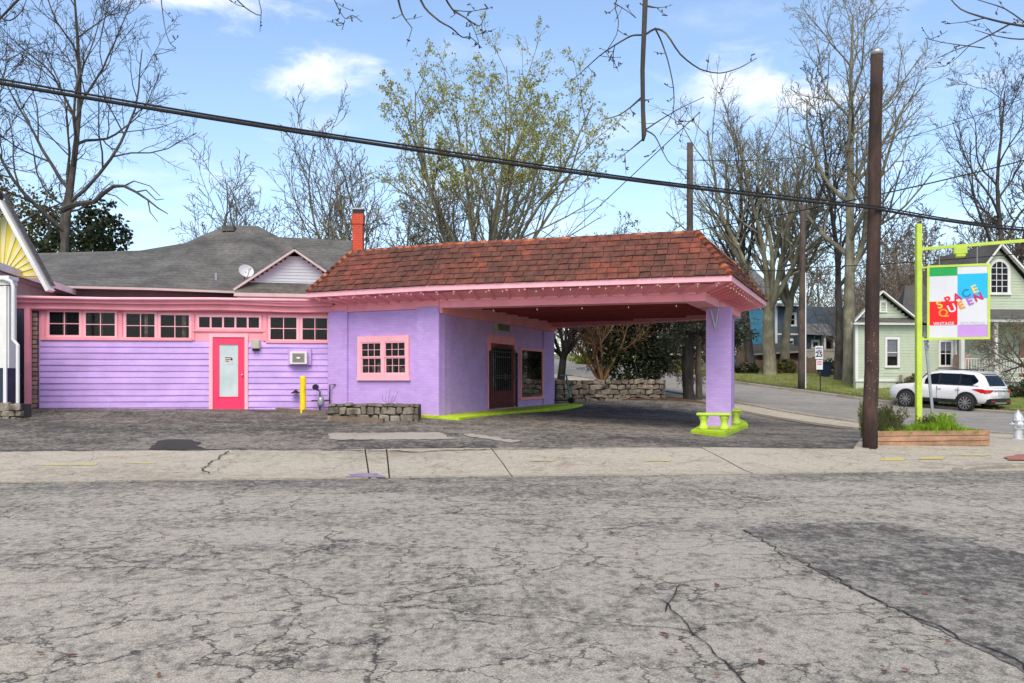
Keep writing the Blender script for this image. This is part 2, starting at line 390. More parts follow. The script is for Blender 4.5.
mat('letter_yellow', (.75, .55, .08), .5, .05, 3, 30, .02, 0)
mat('letter_teal', (.0, .22, .35), .5, .05, 3, 30, .02, 0)
mat('letter_violet', (.40, .12, .55), .5, .05, 3, 30, .02, 0)
mat('letter_crimson', (.55, .01, .08), .5, .05, 3, 30, .02, 0)
mat('letter_grey', (.55, .55, .60), .5, .05, 3, 30, .02, 0)
mat('paper_note', (.55, .52, .52), .6, .2, 30, 60, .2, 0)
mat('sticker', (.35, .4, .5), .5, .6, 25, 60, .3, 0)
mat('teal_paint', (.06, .22, .20), .5, .1, 5, 30, .05, 0)
mat('yellow_gable', (.74, .60, .10), .6, .06, 3, 30, .05, .1)
mat('ray_pale', (.74, .70, .40), .6, .06, 3, 30, .05, .1)
mat('concrete_pale', (.50, .45, .36), .85, .15, 1.5, 40, .1, .3, grime=(.30, .26, .20), gscale=(.6, .6, .6))
mat('dish_grey', (.55, .56, .57), .5, .08, 5, 30, .04, 0)
mat('shop_stock', (.16, .12, .10), .8, .8, 7, 12, .4, 0, piece=.6)
mat('curtain', (.46, .44, .44), .9, .3, 14, 30, .1, 0)
mat('copper_pipe', (.10, .09, .09), .5, .2, 5, 30, .1, 0, metal=.5)

def glass_pane(name, tint, rough=.06, dark=0.0, ior=1.5):
    """a window pane: sharp reflection over a see-through tint"""
    m, t, b, l = newmat(name)
    t.nodes.remove(b); out = t.nodes['Material Output']
    g = N(t, 'ShaderNodeBsdfGlossy', Roughness=rough); g.inputs['Color'].default_value = (.9, .95, 1, 1)
    tr = N(t, 'ShaderNodeBsdfTransparent'); tr.inputs['Color'].default_value = (*tint, 1)
    fr = N(t, 'ShaderNodeFresnel', IOR=ior)
    v = coords(t, 'World'); h = nz(t, v, 1.7, 2); bp = N(t, 'ShaderNodeBump', Strength=.06, Distance=.02); l(h, bp.inputs['Height']); l(bp.outputs[0], g.inputs['Normal'])
    mr = N(t, 'ShaderNodeMapRange'); l(fr.outputs[0], mr.inputs['Value']); mr.inputs['To Min'].default_value = dark; mr.inputs['To Max'].default_value = 1.0
    mx_ = N(t, 'ShaderNodeMixShader'); l(mr.outputs[0], mx_.inputs[0]); l(tr.outputs[0], mx_.inputs[1]); l(g.outputs[0], mx_.inputs[2]); l(mx_.outputs[0], out.inputs['Surface'])
    return m
glass_pane('pane_glass', (.8, .82, .84), .05, .0, ior=1.2)
glass_pane('car_glass', (.05, .055, .06), .03, .0, ior=1.35)
glass_pane('shop_glass', (.8, .82, .84), .04, .06, ior=1.6)
m, t, b, l = newmat('frosted_glass'); b.inputs['Base Color'].default_value = (.60, .72, .74, 1); b.inputs['Roughness'].default_value = .25; b.inputs['Coat Weight'].default_value = .3
r = ramp(t, [(.3, (.40, .50, .51)), (.7, (.52, .60, .61))]); l(nz(t, coords(t, 'World'), 2.2, 3), r.inputs[0]); l(r.outputs[0], b.inputs['Base Color'])
m, t, b, l = newmat('bulb_glow'); b.inputs['Base Color'].default_value = (.9, .8, .6, 1); b.inputs['Emission Color'].default_value = (1, .78, .45, 1); b.inputs['Emission Strength'].default_value = .12

# painted brick: courses as relief under the paint
def brick_mat(name, base, grime, bstr=.32):
    m, t, b, l = newmat(name)
    uv = N(t, 'ShaderNodeTexCoord').outputs['UV']
    br = N(t, 'ShaderNodeTexBrick', Scale=1.0); l(uv, br.inputs['Vector'])
    br.inputs['Brick Width'].default_value = .22; br.inputs['Row Height'].default_value = .077; br.inputs['Mortar Size'].default_value = .008; br.inputs['Mortar Smooth'].default_value = .6
    br.inputs['Color1'].default_value = (.92, .92, .92, 1); br.inputs['Color2'].default_value = (1.05, 1.05, 1.05, 1); br.inputs['Mortar'].default_value = (.90, .90, .90, 1)
    v = coords(t, 'World'); n1 = nz(t, v, 1.3, 6); n2 = nz(t, v, 35, 3)
    r = ramp(t, [(.3, tuple(c * .92 for c in base)), (.7, tuple(min(1, c * 1.07) for c in base))]); l(n1, r.inputs[0])
    c = mixc_(t, 1.0, r.outputs[0], br.outputs['Color'], 'MULTIPLY')
    g = nz(t, coords(t, 'World', (1.2, 1.2, 1.0)), 1.1, 8, .65); gr = ramp(t, [(.60, 0.0), (.80, 1.0)]); l(g, gr.inputs[0])
    c = mixc_(t, gr.outputs[0], c, grime); l(c, b.inputs['Base Color']); b.inputs['Roughness'].default_value = .65
    inv = N(t, 'ShaderNodeMath', operation='SUBTRACT'); inv.inputs[0].default_value = 1.0; l(br.outputs['Fac'], inv.inputs[1])
    p = bump(t, inv.outputs[0], b, bstr, .008); bump(t, n2, b, .25, .006, p)
brick_mat('lilac_brick', LILAC, (.36, .23, .54))
brick_mat('chimney_brick', (.50, .06, .02), (.2, .05, .03), .8)

# roof tiles
m, t, b, l = newmat('clay_tile')
v = coords(t, 'World'); n0 = nz(t, v, .8, 3); n1 = nz(t, v, 5, 6); rr = rnd(t)
s = N(t, 'ShaderNodeMath', operation='MULTIPLY_ADD'); l(rr, s.inputs[0]); s.inputs[1].default_value = .26; 
q = N(t, 'ShaderNodeMath', operation='MULTIPLY_ADD'); l(n0, q.inputs[0]); q.inputs[1].default_value = 1.2; q.inputs[2].default_value = -.36; l(q.outputs[0], s.inputs[2])
r = ramp(t, [(.10, (.070, .028, .018)), (.36, (.125, .040, .024)), (.58, (.185, .047, .026)), (.79, (.30, .062, .026)), (.97, (.48, .095, .03))]); l(s.outputs[0], r.inputs[0])
r1 = ramp(t, [(.35, .55), (.65, 1.15)]); l(n1, r1.inputs[0]); c = mixc_(t, 1.0, r.outputs[0], r1.outputs[0], 'MULTIPLY')
gl = ramp(t, [(.62, 0.0), (.75, 1.0)]); l(nz(t, v, 2.3, 7, .7), gl.inputs[0]); c = mixc_(t, gl.outputs[0], c, (.05, .045, .03))
l(c, b.inputs['Base Color']); b.inputs['Roughness'].default_value = .8; bump(t, nz(t, v, 40, 3), b, .4, .01)
m, t, b, l = newmat('clay_cap')
v = coords(t, 'World'); r = ramp(t, [(.1, (.16, .05, .025)), (.5, (.34, .075, .03)), (.9, (.50, .15, .06))]); l(rnd(t), r.inputs[0])
r1 = ramp(t, [(.3, .6), (.7, 1.1)]); l(nz(t, v, 6, 5), r1.inputs[0]); l(mixc_(t, 1.0, r.outputs[0], r1.outputs[0], 'MULTIPLY'), b.inputs['Base Color']); b.inputs['Roughness'].default_value = .8

# asphalt shingles (grey roofs): short courses as dark bands in the colour
def shingle(name, c0, c1, sc=1.0):
    m, t, b, l = newmat(name)
    v = coords(t, 'World')
    n1 = nz(t, v, .8, 7, .65); n2 = nz(t, coords(t, 'World', (6, 6, 18)), 1.0, 4, .6); n3 = nz(t, v, 30, 3)
    r = ramp(t, [(.3, c0), (.72, c1)]); l(n1, r.inputs[0])
    r2 = ramp(t, [(.3, .62), (.7, 1.25)]); l(n2, r2.inputs[0]); c = mixc_(t, 1.0, r.outputs[0], r2.outputs[0], 'MULTIPLY')
    wv = N(t, 'ShaderNodeTexWave', wave_type='BANDS', bands_direction='Z', wave_profile='SAW', Scale=2.4 * sc, Distortion=.6); wv.inputs['Detail Scale'].default_value = 2.0; l(v, wv.inputs['Vector'])
    r3 = ramp(t, [(.0, .62), (.25, 1.0)]); l(wv.outputs['Fac'], r3.inputs[0]); c = mixc_(t, 1.0, c, r3.outputs[0], 'MULTIPLY')
    l(c, b.inputs['Base Color']); b.inputs['Roughness'].default_value = .9; bump(t, n3, b, .5, .01)
shingle('shingle_grey', (.055, .052, .046), (.165, .155, .138))
shingle('shingle_dark', (.06, .058, .055), (.12, .115, .105))
shingle('shingle_blue', (.10, .105, .115), (.17, .175, .185))
shingle('shingle_brown', (.10, .085, .05), (.18, .15, .09))

# bark, leaves
def bark(name, c0, c1):
    m, t, b, l = newmat(name); v = coords(t, 'World', (1, 1, .3)); n = nz(t, v, 6, 6, .65)
    r = ramp(t, [(.3, c0), (.7, c1)]); l(n, r.inputs[0]); 
    r1 = ramp(t, [(.4, .7), (.65, 1.2)]); l(nz(t, coords(t, 'World'), 1.0, 3), r1.inputs[0]); l(mixc_(t, 1.0, r.outputs[0], r1.outputs[0], 'MULTIPLY'), b.inputs['Base Color']); b.inputs['Roughness'].default_value = .9
    bump(t, n, b, .6, .03)
bark('bark_grey', (.10, .09, .075), (.22, .20, .165))
bark('bark_dark', (.032, .028, .024), (.10, .086, .072))
bark('bark_olive', (.12, .115, .075), (.27, .25, .175))
bark('bark_brown', (.10, .078, .058), (.21, .17, .13))
bark('bark_black', (.014, .012, .010), (.045, .038, .032))
bark('bark_orange', (.12, .065, .03), (.32, .19, .10))
bark('pole_wood', (.020, .012, .010), (.078, .042, .031))
bark('pole_brown', (.05, .037, .030), (.11, .082, .066))
def leafmat(name, c0, c1, trans=.35):
    m, t, b, l = newmat(name)
    r = ramp(t, [(0, c0), (1, c1)]); l(rnd(t), r.inputs[0]); l(r.outputs[0], b.inputs['Base Color']); b.inputs['Roughness'].default_value = .55
    b.inputs['Specular IOR Level'].default_value = .3
    tr = N(t, 'ShaderNodeBsdfTranslucent'); l(r.outputs[0], tr.inputs['Color']); mx_ = N(t, 'ShaderNodeMixShader', Fac=trans)
    l(b.outputs[0], mx_.inputs[1]); l(tr.outputs[0], mx_.inputs[2]); l(mx_.outputs[0], t.nodes['Material Output'].inputs['Surface'])
leafmat('leaf_spring', (.24, .24, .05), (.46, .48, .13))
leafmat('leaf_olive', (.06, .065, .02), (.17, .16, .05))
leafmat('leaf_dark', (.012, .022, .010), (.045, .060, .022), .15)
leafmat('leaf_evergreen', (.02, .032, .014), (.06, .075, .03), .2)
leafmat('grass_bright', (.13, .26, .012), (.34, .52, .035), .4)
leafmat('grass_dull', (.07, .085, .03), (.16, .17, .06), .35)
leafmat('leaf_yellowgreen', (.14, .19, .025), (.30, .36, .05), .4)
leafmat('leaf_rust', (.12, .04, .02), (.30, .12, .06), .2)
leafmat('leaf_fallen', (.10, .035, .015), (.28, .12, .06), .1)
leafmat('twig_tan', (.10, .08, .055), (.20, .165, .12), .0)

# ground
ROT_S = -math.atan2(ES.y, ES.x)
def ground_mat(name, base, dark, patch, streak, crack=(0, 0), speck=.35, rust=None, sc=1.0, rough=.9, gutter=None, mott=.5):
    """worn asphalt or concrete: speckle, dark patches drawn out along the street, fine cracks"""
    m, t, b, l = newmat(name)
    v = coords(t, 'World', rot=(0, 0, ROT_S)); vl = coords(t, 'World', (streak, 1, 1), rot=(0, 0, ROT_S)); vb = coords(t, 'World', (.45, 1, 1), rot=(0, 0, ROT_S))
    n_big = nz(t, vb, .45 * sc, 5, .6); n_mid = nz(t, vl, 2.2 * sc, 8, .68, .3); n_sp = nz(t, v, 75, 2, .8); n_f = nz(t, v, 18, 4, .7)
    add = N(t, 'ShaderNodeMath', operation='MULTIPLY_ADD'); l(n_big, add.inputs[0]); add.inputs[1].default_value = .75; 
    ad2 = N(t, 'ShaderNodeMath', operation='MULTIPLY_ADD'); l(n_mid, ad2.inputs[0]); ad2.inputs[1].default_value = .75; ad2.inputs[2].default_value = -.25; l(ad2.outputs[0], add.inputs[2])
    val = add.outputs[0]
    if gutter:
        pos = N(t, 'ShaderNodeSeparateXYZ'); l(v, pos.inputs[0])
        gr = N(t, 'ShaderNodeMapRange', interpolation_type='SMOOTHSTEP'); l(pos.outputs['Y'], gr.inputs['Value'])
        for k, q in zip(('From Min', 'From Max', 'To Min', 'To Max'), gutter): gr.inputs[k].default_value = q
        s2 = N(t, 'ShaderNodeMath', operation='ADD'); l(val, s2.inputs[0]); l(gr.outputs[0], s2.inputs[1]); val = s2.outputs[0]
    n_mo = nz(t, coords(t, 'World', (max(.35, streak), 1, 1), rot=(0, 0, ROT_S)), 8.0 * sc, 9, .74, .0)
    sm_ = N(t, 'ShaderNodeMath', operation='MULTIPLY_ADD'); l(n_mo, sm_.inputs[0]); sm_.inputs[1].default_value = mott; sm_.inputs[2].default_value = -mott / 2
    sm2 = N(t, 'ShaderNodeMath', operation='ADD'); l(val, sm2.inputs[0]); l(sm_.outputs[0], sm2.inputs[1]); val = sm2.outputs[0]
    pr = ramp(t, [(patch[0], 0.0), (patch[1], 1.0)]); l(val, pr.inputs[0])
    c = mixc_(t, pr.outputs[0], base, dark)
    s = ramp(t, [(.28, 1 - speck), (.5, 1.0), (.72, 1 + speck)]); l(n_sp, s.inputs[0]); c = mixc_(t, 1.0, c, s.outputs[0], 'MULTIPLY')
    s = ramp(t, [(.3, .80), (.7, 1.16)]); l(n_f, s.inputs[0]); c = mixc_(t, 1.0, c, s.outputs[0], 'MULTIPLY')
    if rust:
        rr = ramp(t, [(rust[0], 0.0), (rust[1], .8)]); l(nz(t, v, .9, 6, .6), rr.inputs[0]); c = mixc_(t, rr.outputs[0], c, rust[2])
    hgt = n_sp; prev = bump(t, n_sp, b, .5, .008)
    if crack[0]:
        wob = N(t, 'ShaderNodeTexNoise', Scale=2.3, Detail=6.0, Roughness=.65); l(v, wob.inputs['Vector'])
        sc_ = N(t, 'ShaderNodeVectorMath', operation='SCALE'); l(wob.outputs['Color'], sc_.inputs[0]); sc_.inputs['Scale'].default_value = .55
        ad = N(t, 'ShaderNodeVectorMath', operation='ADD'); l(v, ad.inputs[0]); l(sc_.outputs[0], ad.inputs[1])
        for k, (scl, wd, cut) in enumerate(((.45, .012, .36), (1.3, .010, .44), (3.6, .008, .55))):
            vo = N(t, 'ShaderNodeTexVoronoi', feature='DISTANCE_TO_EDGE', Scale=scl); l(ad.outputs[0], vo.inputs['Vector'])
            cr = ramp(t, [(0.0, 1.0), (wd * scl * crack[0], 0.0)]); l(vo.outputs['Distance'], cr.inputs[0])
            mk = ramp(t, [(cut, 0.0), (cut + .08, 1.0)]); l(nz(t, coords(t, 'World', loc=(k * 9.1, 3, 0)), .35 + .3 * k, 3), mk.inputs[0])
            mm = N(t, 'ShaderNodeMath', operation='MULTIPLY'); l(cr.outputs[0], mm.inputs[0]); l(mk.outputs[0], mm.inputs[1])
            m2 = N(t, 'ShaderNodeMath', operation='MULTIPLY'); l(mm.outputs[0], m2.inputs[0]); m2.inputs[1].default_value = crack[1]
            c = mixc_(t, m2.outputs[0], c, (.035, .033, .03))
            iv = N(t, 'ShaderNodeMath', operation='SUBTRACT'); iv.inputs[0].default_value = 1; l(mm.outputs[0], iv.inputs[1]); prev = bump(t, iv.outputs[0], b, .6, .012, prev)
    l(c, b.inputs['Base Color']); b.inputs['Roughness'].default_value = rough; b.inputs['Specular IOR Level'].default_value = .25
ground_mat('road_asphalt', (.375, .338, .275), (.120, .110, .094), (.42, .76), 1.5, (1.2, .95), .65, (.66, .75, (.17, .095, .055)), gutter=(11.6, 14.4, 0.0, .13), mott=1.6)
ground_mat('patch_asphalt', (.29, .264, .222), (.085, .078, .068), (.36, .62), 1.4, (0, 0), .65, mott=1.4)
ground_mat('lot_asphalt', (.245, .222, .185), (.062, .057, .050), (.34, .62), 1.2, (.8, .8), .45, mott=1.3)
ground_mat('side_asphalt', (.28, .262, .230), (.165, .154, .138), (.4, .8), .5, (.8, .6), .25)
ground_mat('concrete', (.42, .375, .295), (.21, .175, .13), (.46, .92), 1.0, (.5, .6), .26, (.60, .76, (.28, .19, .13)), mott=1.1)
ground_mat('concrete_patch', (.35, .32, .27), (.22, .20, .165), (.5, .8), .5, (0, 0), .2)
ground_mat('kerb_concrete', (.33, .30, .24), (.17, .15, .12), (.45, .75), .5, (0, 0), .25)
ground_mat('dark_fill', (.05, .047, .042), (.025, .024, .022), (.4, .7), .6, (0, 0), .4)
ground_mat('earth', (.10, .085, .055), (.06, .05, .03), (.4, .7), 1.0, (0, 0), .3)
ground_mat('lawn_soil', (.15, .18, .04), (.22, .19, .09), (.42, .66), 1.0, (0, 0), .4)
ground_mat('mulch', (.13, .075, .045), (.07, .04, .025), (.4, .7), 1.0, (0, 0), .4)
ground_mat('tar_crack', (.045, .042, .038), (.025, .024, .022), (.4, .7), 1.0, (0, 0), .3)
ground_mat('paint_yellow_mark', (.58, .44, .06), (.44, .37, .22), (.40, .62), 1.0, (0, 0), .25)
ground_mat('paint_faint_mark', (.50, .41, .17), (.43, .37, .26), (.40, .60), 1.0, (0, 0), .25)
ground_mat('paint_purple_spill', (.24, .17, .33), (.34, .29, .27), (.45, .72), 1.0, (0, 0), .25)
ground_mat('ramp_brick', (.36, .13, .10), (.28, .12, .09), (.4, .7), 1.0, (0, 0), .25)
# ------------------------------------------------------------------ the ground, roads and pavements
def big_ground():
    xs = np.r_[np.arange(-400, -60, 20), np.arange(-60, 60, 1.5), np.arange(60, 401, 20)]; ys = np.r_[np.arange(-120, -20, 20), np.arange(-20, 90, 1.5), np.arange(90, 700, 25)]
    X, Y = np.meshgrid(xs, ys, indexing='ij'); xy = np.c_[X.ravel(), Y.ravel()]; z = zarr(xy) - 0.07
    nx, ny = len(xs), len(ys)
    f = [(i * ny + j, (i + 1) * ny + j, (i + 1) * ny + j + 1, i * ny + j + 1) for i in range(nx - 1) for j in range(ny - 1)]
    me = bpy.data.meshes.new('ground'); me.from_pydata(np.c_[xy, z].tolist(), [], f); me.materials.append(MT['earth'])
    o = bpy.data.objects.new('ground', me); C.objects.link(o); o['kind'] = 'structure'; return o
big_ground()
road = sheet('road', [sv(-75, -16), sv(75, -16), sv(75, -.03), sv(-75, -.03)], 0.0, 'road_asphalt', 1.0)
sheet('opposite_pavement', [sv(-75, -19), sv(75, -19), sv(75, -16.02), sv(-75, -16.02)], 0.05, 'concrete', 3.0, thick=.1)
lot = sheet('parking_lot', [sv(-17.5, 3.39), sv(7.65, 3.39), (10.9, 27.4), sw(8, -.38), (-1, 39.5), (-18, 39)], 0.0, 'lot_asphalt', .5)
side = sheet('side_street', [sw(85, 1.8), sw(-15.3, 1.8), sw(-19.2, 11.5), sw(85, 11.5)], 0.006, 'side_asphalt', .8)
sheet('side_pavement', [sw(85, -.4), sw(-1.5, -.4), sw(-1.5, 1.64), sw(85, 1.64)], 0.03, 'concrete', .6, thick=.08)
sheet('corner_pavement', [(10.92, 27.4), sw(-1.52, -.42), sw(-1.52, 1.64), (17.9, 20.25), sv(7.67, 3.39)], 0.03, 'concrete', .5, thick=.08)
sheet('verge', [sw(85, 11.66), sw(-19, 11.66), sw(-19, 12.9), sw(85, 12.9)], 0.09, 'earth', .8, thick=.1)
sheet('lawn', [sw(85, 12.9), sw(-19, 12.9), sw(-19, 70), sw(85, 70)], 0.10, 'lawn_soil', 1.2, thick=.1)
sheet('bed', [(-1, 37.0), sw(6.6, -.6), sw(40, -.6), (-10, 60), (-18, 38)], 0.06, 'mulch', .8, thick=.1)
def kerb(name, pts, width=.15, h=.13, mat='kerb_concrete', step=.6, chip=.01, seed=1):
    rg = random.Random(seed); P2 = [Vector((p[0], p[1])) for p in pts]; mb = MB(); q = []
    for a, b in zip(P2, P2[1:]):
        n = max(1, int((b - a).length / step)); q += [a.lerp(b, i / n) for i in range(n)]
    q.append(P2[-1]); ring = []
    for i, p in enumerate(q):
        d = (q[min(i + 1, len(q) - 1)] - q[max(i - 1, 0)]).normalized(); n = Vector((-d.y, d.x)); z = Z(p.x, p.y); c = rg.uniform(-chip, chip)
        ring.append([(p.x - n.x * width / 2, p.y - n.y * width / 2, z - .1), (p.x - n.x * width * .5, p.y - n.y * width * .5, z + h - .02 + c), (p.x - n.x * width * .36, p.y - n.y * width * .36, z + h + c),
                     (p.x + n.x * width * .36, p.y + n.y * width * .36, z + h + c), (p.x + n.x * width * .5, p.y + n.y * width * .5, z + h - .02 + c), (p.x + n.x * width / 2, p.y + n.y * width / 2, z - .1)])
    v = [p for r_ in ring for p in r_]; k = 6
    f = [(i * k + j, i * k + (j + 1) % k, (i + 1) * k + (j + 1) % k, (i + 1) * k + j) for i in range(len(ring) - 1) for j in range(k)] + [tuple(range(k)), tuple((len(ring) - 1) * k + j for j in range(k))]
    mb.add(v, f); return mb.build(name, mat, None, kind='structure')
kerb('kerb', [sw(85, 11.58), sw(-18.5, 11.58)], .16, .13)
kerb('kerb', [sw(85, 1.72), sw(-13.5, 1.72)], .16, .10, seed=2)
kc = [ground_at(958, 472.5), ground_at(975, 470), ground_at(1000, 468.5), ground_at(1040, 467.5), ground_at(1150, 463)]
kerb('kerb', [(p.x, p.y) for p in kc], .2, .09, seed=3, step=.3)
# pavement slabs: each its own piece, the joints are real gaps
pave = bpy.data.objects.new('pavement', None); C.objects.link(pave); pave['kind'] = 'structure'; WM['pavement'] = Matrix()
def s_of(px, py, v):
    lo = (px - CX) / FOC   # intersect ray direction with the line v=const
    a = sv(0, v); det = ES.x - lo * ES.y
    return (lo * a[1] - a[0]) / det
joints = [(-60, -60), (-15.5, -15.2), (s_of(365, 0, 3.35), s_of(369.5, 0, 0)), (s_of(386.5, 0, 3.35), s_of(389.5, 0, 0)), (s_of(491, 0, 3.35), s_of(512, 0, 0)), (s_of(700, 0, 3.35), s_of(752, 0, 0)), (s_of(874, 0, 3.35), s_of(952, 0, 0)), (14, 13.5), (26, 26)]
for i, (a, b) in enumerate(zip(joints, joints[1:])):
    g = .014 if i > 0 else 0.0
    dz = (0, .004, 0, .006, .0, .004, .0, .0)[i]
    sheet('slab', [sv(a[0] + g, 3.35), sv(a[1] + g, -.0), sv(b[1] - g, -.0), sv(b[0] - g, 3.35)], 0.012 + dz, 'concrete', .4, thick=.06, parent=pave, rough=.003, seed=i)
def poly_px(pts): return [(q.x, q.y) for q in (ground_at(*p) for p in pts)]
def blob(name, pts, off, mat, parent, res=.3, jag=.03, seed=0):
    """any plan outline (photo pixels on the ground), ragged at the edge, laid on the terrain"""
    rg = random.Random(seed + len(pts)); q = [Vector(p) for p in poly_px(pts)]; out = []
    for a, b in zip(q, q[1:] + q[:1]):
        n = max(1, int((b - a).length / .10))
        for k in range(n): c = a.lerp(b, k / n); out.append((c.x + rg.uniform(-jag, jag), c.y + rg.uniform(-jag, jag)))
    bm = bmesh.new(); bm.faces.new([bm.verts.new((x, y, 0)) for x, y in out]); bmesh.ops.triangulate(bm, faces=bm.faces)
    for v, z in zip(bm.verts, zarr([(v.co.x, v.co.y) for v in bm.verts])): v.co.z = z + off
    me = bpy.data.meshes.new(name); bm.to_mesh(me); bm.free()
    if sum(p.normal.z * p.area for p in me.polygons) < 0: me.flip_normals()
    me.materials.append(MT[mat]); o = bpy.data.objects.new(name, me); C.objects.link(o); o.parent = parent
    if parent: o.matrix_local = wm(parent).inverted()
    WM[o.name] = Matrix(); return o
def ell(cx, cy, rx, ry, n=14, wob=.12, seed=0):
    rg = random.Random(seed); return [(cx + rx * (1 - wob / 4) * math.cos(2 * math.pi * i / n), cy + ry * (1 - wob / 4) * math.sin(2 * math.pi * i / n)) for i in range(n)]
blob('asphalt_patch', [(148, 450), (155, 444), (158, 441), (170, 439.5), (190, 440), (201, 443), (196, 446), (208, 449.5), (226, 451.2), (180, 450.5)], .012, 'dark_fill', lot)
blob('concrete_patch', [(327, 435.5), (332, 433.5), (440, 432.5), (454, 439.5), (400, 440), (330, 440)], .012, 'concrete_patch', lot, jag=.07)
blob('asphalt_patch', ell(448, 445.5, 17, 5), .018, 'lot_asphalt', lot)
blob('concrete_patch', [(463, 435.5), (470, 434), (520, 441.5), (512, 443)], .012, 'concrete_patch', lot, jag=.09)
blob('paint_spill', [(343, 478.5), (352, 475.5), (365, 473.6), (378, 474.5), (384, 478.5)], .022, 'paint_purple_spill', pave, jag=.08)
for q in ([(880, 461.5), (884, 459.3), (905, 459.2), (903, 461.7)], [(918, 460.5), (921, 457.8), (944, 457.6), (943, 460)], [(40, 466.5), (43, 464.5), (98, 463.5), (95, 466.5)], [(127, 464.5), (130, 463), (158, 463), (156, 465)], [(530, 462), (533, 460.6), (556, 461), (553, 462.3)], [(646, 462), (650, 460.8), (672, 461.2), (668, 462.4)], [(960, 456.5), (963, 455), (990, 455.2), (987, 456.8)]):
    blob('paint_mark', q, .022, 'paint_yellow_mark' if q[0][0] in (880, 918) else 'paint_faint_mark', pave, jag=.03)
blob('ramp_bricks', [(1003, 459), (1020, 455.5), (1060, 453), (1060, 462), (1010, 461.5)], .034, 'ramp_brick', pave)
# the big darker repair on the road
patch_px = [(741, 529.5), (777, 526), (830, 524.5), (870, 523), (905, 525.5), (935, 533), (1000, 549), (1060, 562), (1120, 580), (1120, 735), (1024, 672), (958, 640), (880, 602), (820, 574), (780, 551)]
blob('asphalt_patch', patch_px, .006, 'patch_asphalt', road, jag=.02)
def crack(pts, w, parent, off=.011, mat='tar_crack', seed=0, jag=.05, name='crack', step=.09):
    rg = random.Random(seed); q = [ground_at(*p) for p in pts]; line = []
    for a, b in zip(q, q[1:]):
        n = max(2, int((b - a).length / step)); line += [a.lerp(b, i / n) for i in range(n)]
    line.append(q[-1]); mb = MB(); v = []; off_ = 0.0
    for i, p in enumerate(line):
        d = (line[min(i + 1, len(line) - 1)] - line[max(i - 1, 0)]); d = Vector((d.x, d.y, 0)).normalized(); n = Vector((-d.y, d.x, 0))
        off_ = off_ * .7 + rg.uniform(-jag, jag); ww = w * .42 * rg.uniform(.35, .9) * (0.35 if i in (0, len(line) - 1) else 1) / 2
        for s in (-1, 1): c = p + n * (off_ + s * ww); v.append((c.x, c.y, Z(c.x, c.y) + off))
    f = [(2 * i, 2 * i + 1, 2 * i + 3, 2 * i + 2) for i in range(len(line) - 1)]
    mb.add(v, f); return mb.build(name, mat, parent)
crack([(741, 529.5), (780, 551), (820, 574), (880, 602), (958, 640), (1024, 672), (1080, 700)], .05, road, seed=1, off=.013)
crack([(741, 529.5), (777, 526), (830, 524.5), (870, 523), (905, 525.5)], .05, road, seed=2, off=.013)
crack([(928, 530), (960, 527), (1024, 524), (1060, 522)], .04, road, seed=15)
crack([(640, 586), (700, 581), (760, 579), (820, 575)], .03, road, seed=3, jag=.015)
crack([(682, 583), (674, 596), (664, 614)], .035, road, seed=4, jag=.01)
crack([(662, 601), (674, 614), (700, 640), (730, 668), (752, 690)], .035, road, seed=5, jag=.015)
crack([(0, 566), (120, 563), (260, 560), (400, 556)], .03, road, seed=6)
crack([(0, 551), (90, 549), (200, 546)], .025, road, seed=7)
crack([(0, 584), (200, 579), (330, 577), (460, 572)], .02, road, seed=13)
crack([(500, 545), (640, 541), (740, 538)], .02, road, seed=14)
crack([(885, 483), (940, 481), (985, 482), (1024, 486)], .05, road, seed=18)
crack([(226, 452.5), (218, 459), (214, 465), (205, 470), (207, 475)], .10, pave, seed=20, off=.03, step=.08)
crack([(0, 452.3), (140, 451.2), (270, 451), (365, 451.5), (420, 453), (490, 450.5), (620, 448.5), (700, 448), (850, 447.5)], .22, pave, seed=21, off=.034)
crack([(0, 484.3), (180, 481.8), (400, 478.6), (560, 476.6), (800, 473.6)], .07, pave, seed=22, off=.03, jag=.012)
crack([(878, 450), (900, 455), (912, 458)], .04, pave, seed=23, off=.034, jag=.005)
# fallen leaves on the road
mb = MB(); rg = random.Random(5)
for k in range(85):
    if k < 45: px, py = rg.gauss(800, 110), rg.uniform(560, 680)
    else: px, py = rg.uniform(0, 1024), rg.uniform(455, 680)
    p = ground_at(px, py); a = rg.uniform(0, 6.28); s = rg.uniform(.012, .038)
    e = Vector((math.cos(a), math.sin(a), 0)) * s; g = Vector((-math.sin(a), math.cos(a), 0)) * s * .6; up = Vector((0, 0, .016))
    mb.add([p - e + up, p - g + up * (1 + rg.random() * .6), p + e + up * (1 + rg.random() * .8), p + g + up], [(0, 1, 2), (0, 2, 3)])
tag(mb.build('fallen_leaves', 'leaf_fallen', kind='stuff'), 'brown dead leaves scattered over the street and pavement', 'leaves')
# ------------------------------------------------------------------ the purple shop: wing, office, canopy
shop = thing('shop_building', 'purple painted former filling station with pink trim, tiled canopy roof and low wing', 'shop', (-3, 26, .6))
FW = Fr(((40 - CX) / FOC * 25.4, 25.4), ((329 - CX) / FOC * 26.4, 26.4))           # wing facade
Cn = Vector((-1.987, 24.5)); Lf = Vector((-5.32, 26.3)); E2 = Vector((.3515, .936)); FarC = Cn + E2 * 10.2
FO = Fr(Lf, Cn); FS = Fr(Cn, FarC)                                                    # office front, office side
def g1(x, y): return x / 2.9706, 190 + y / 2.9706                                       # zoom crop -> photo pixels
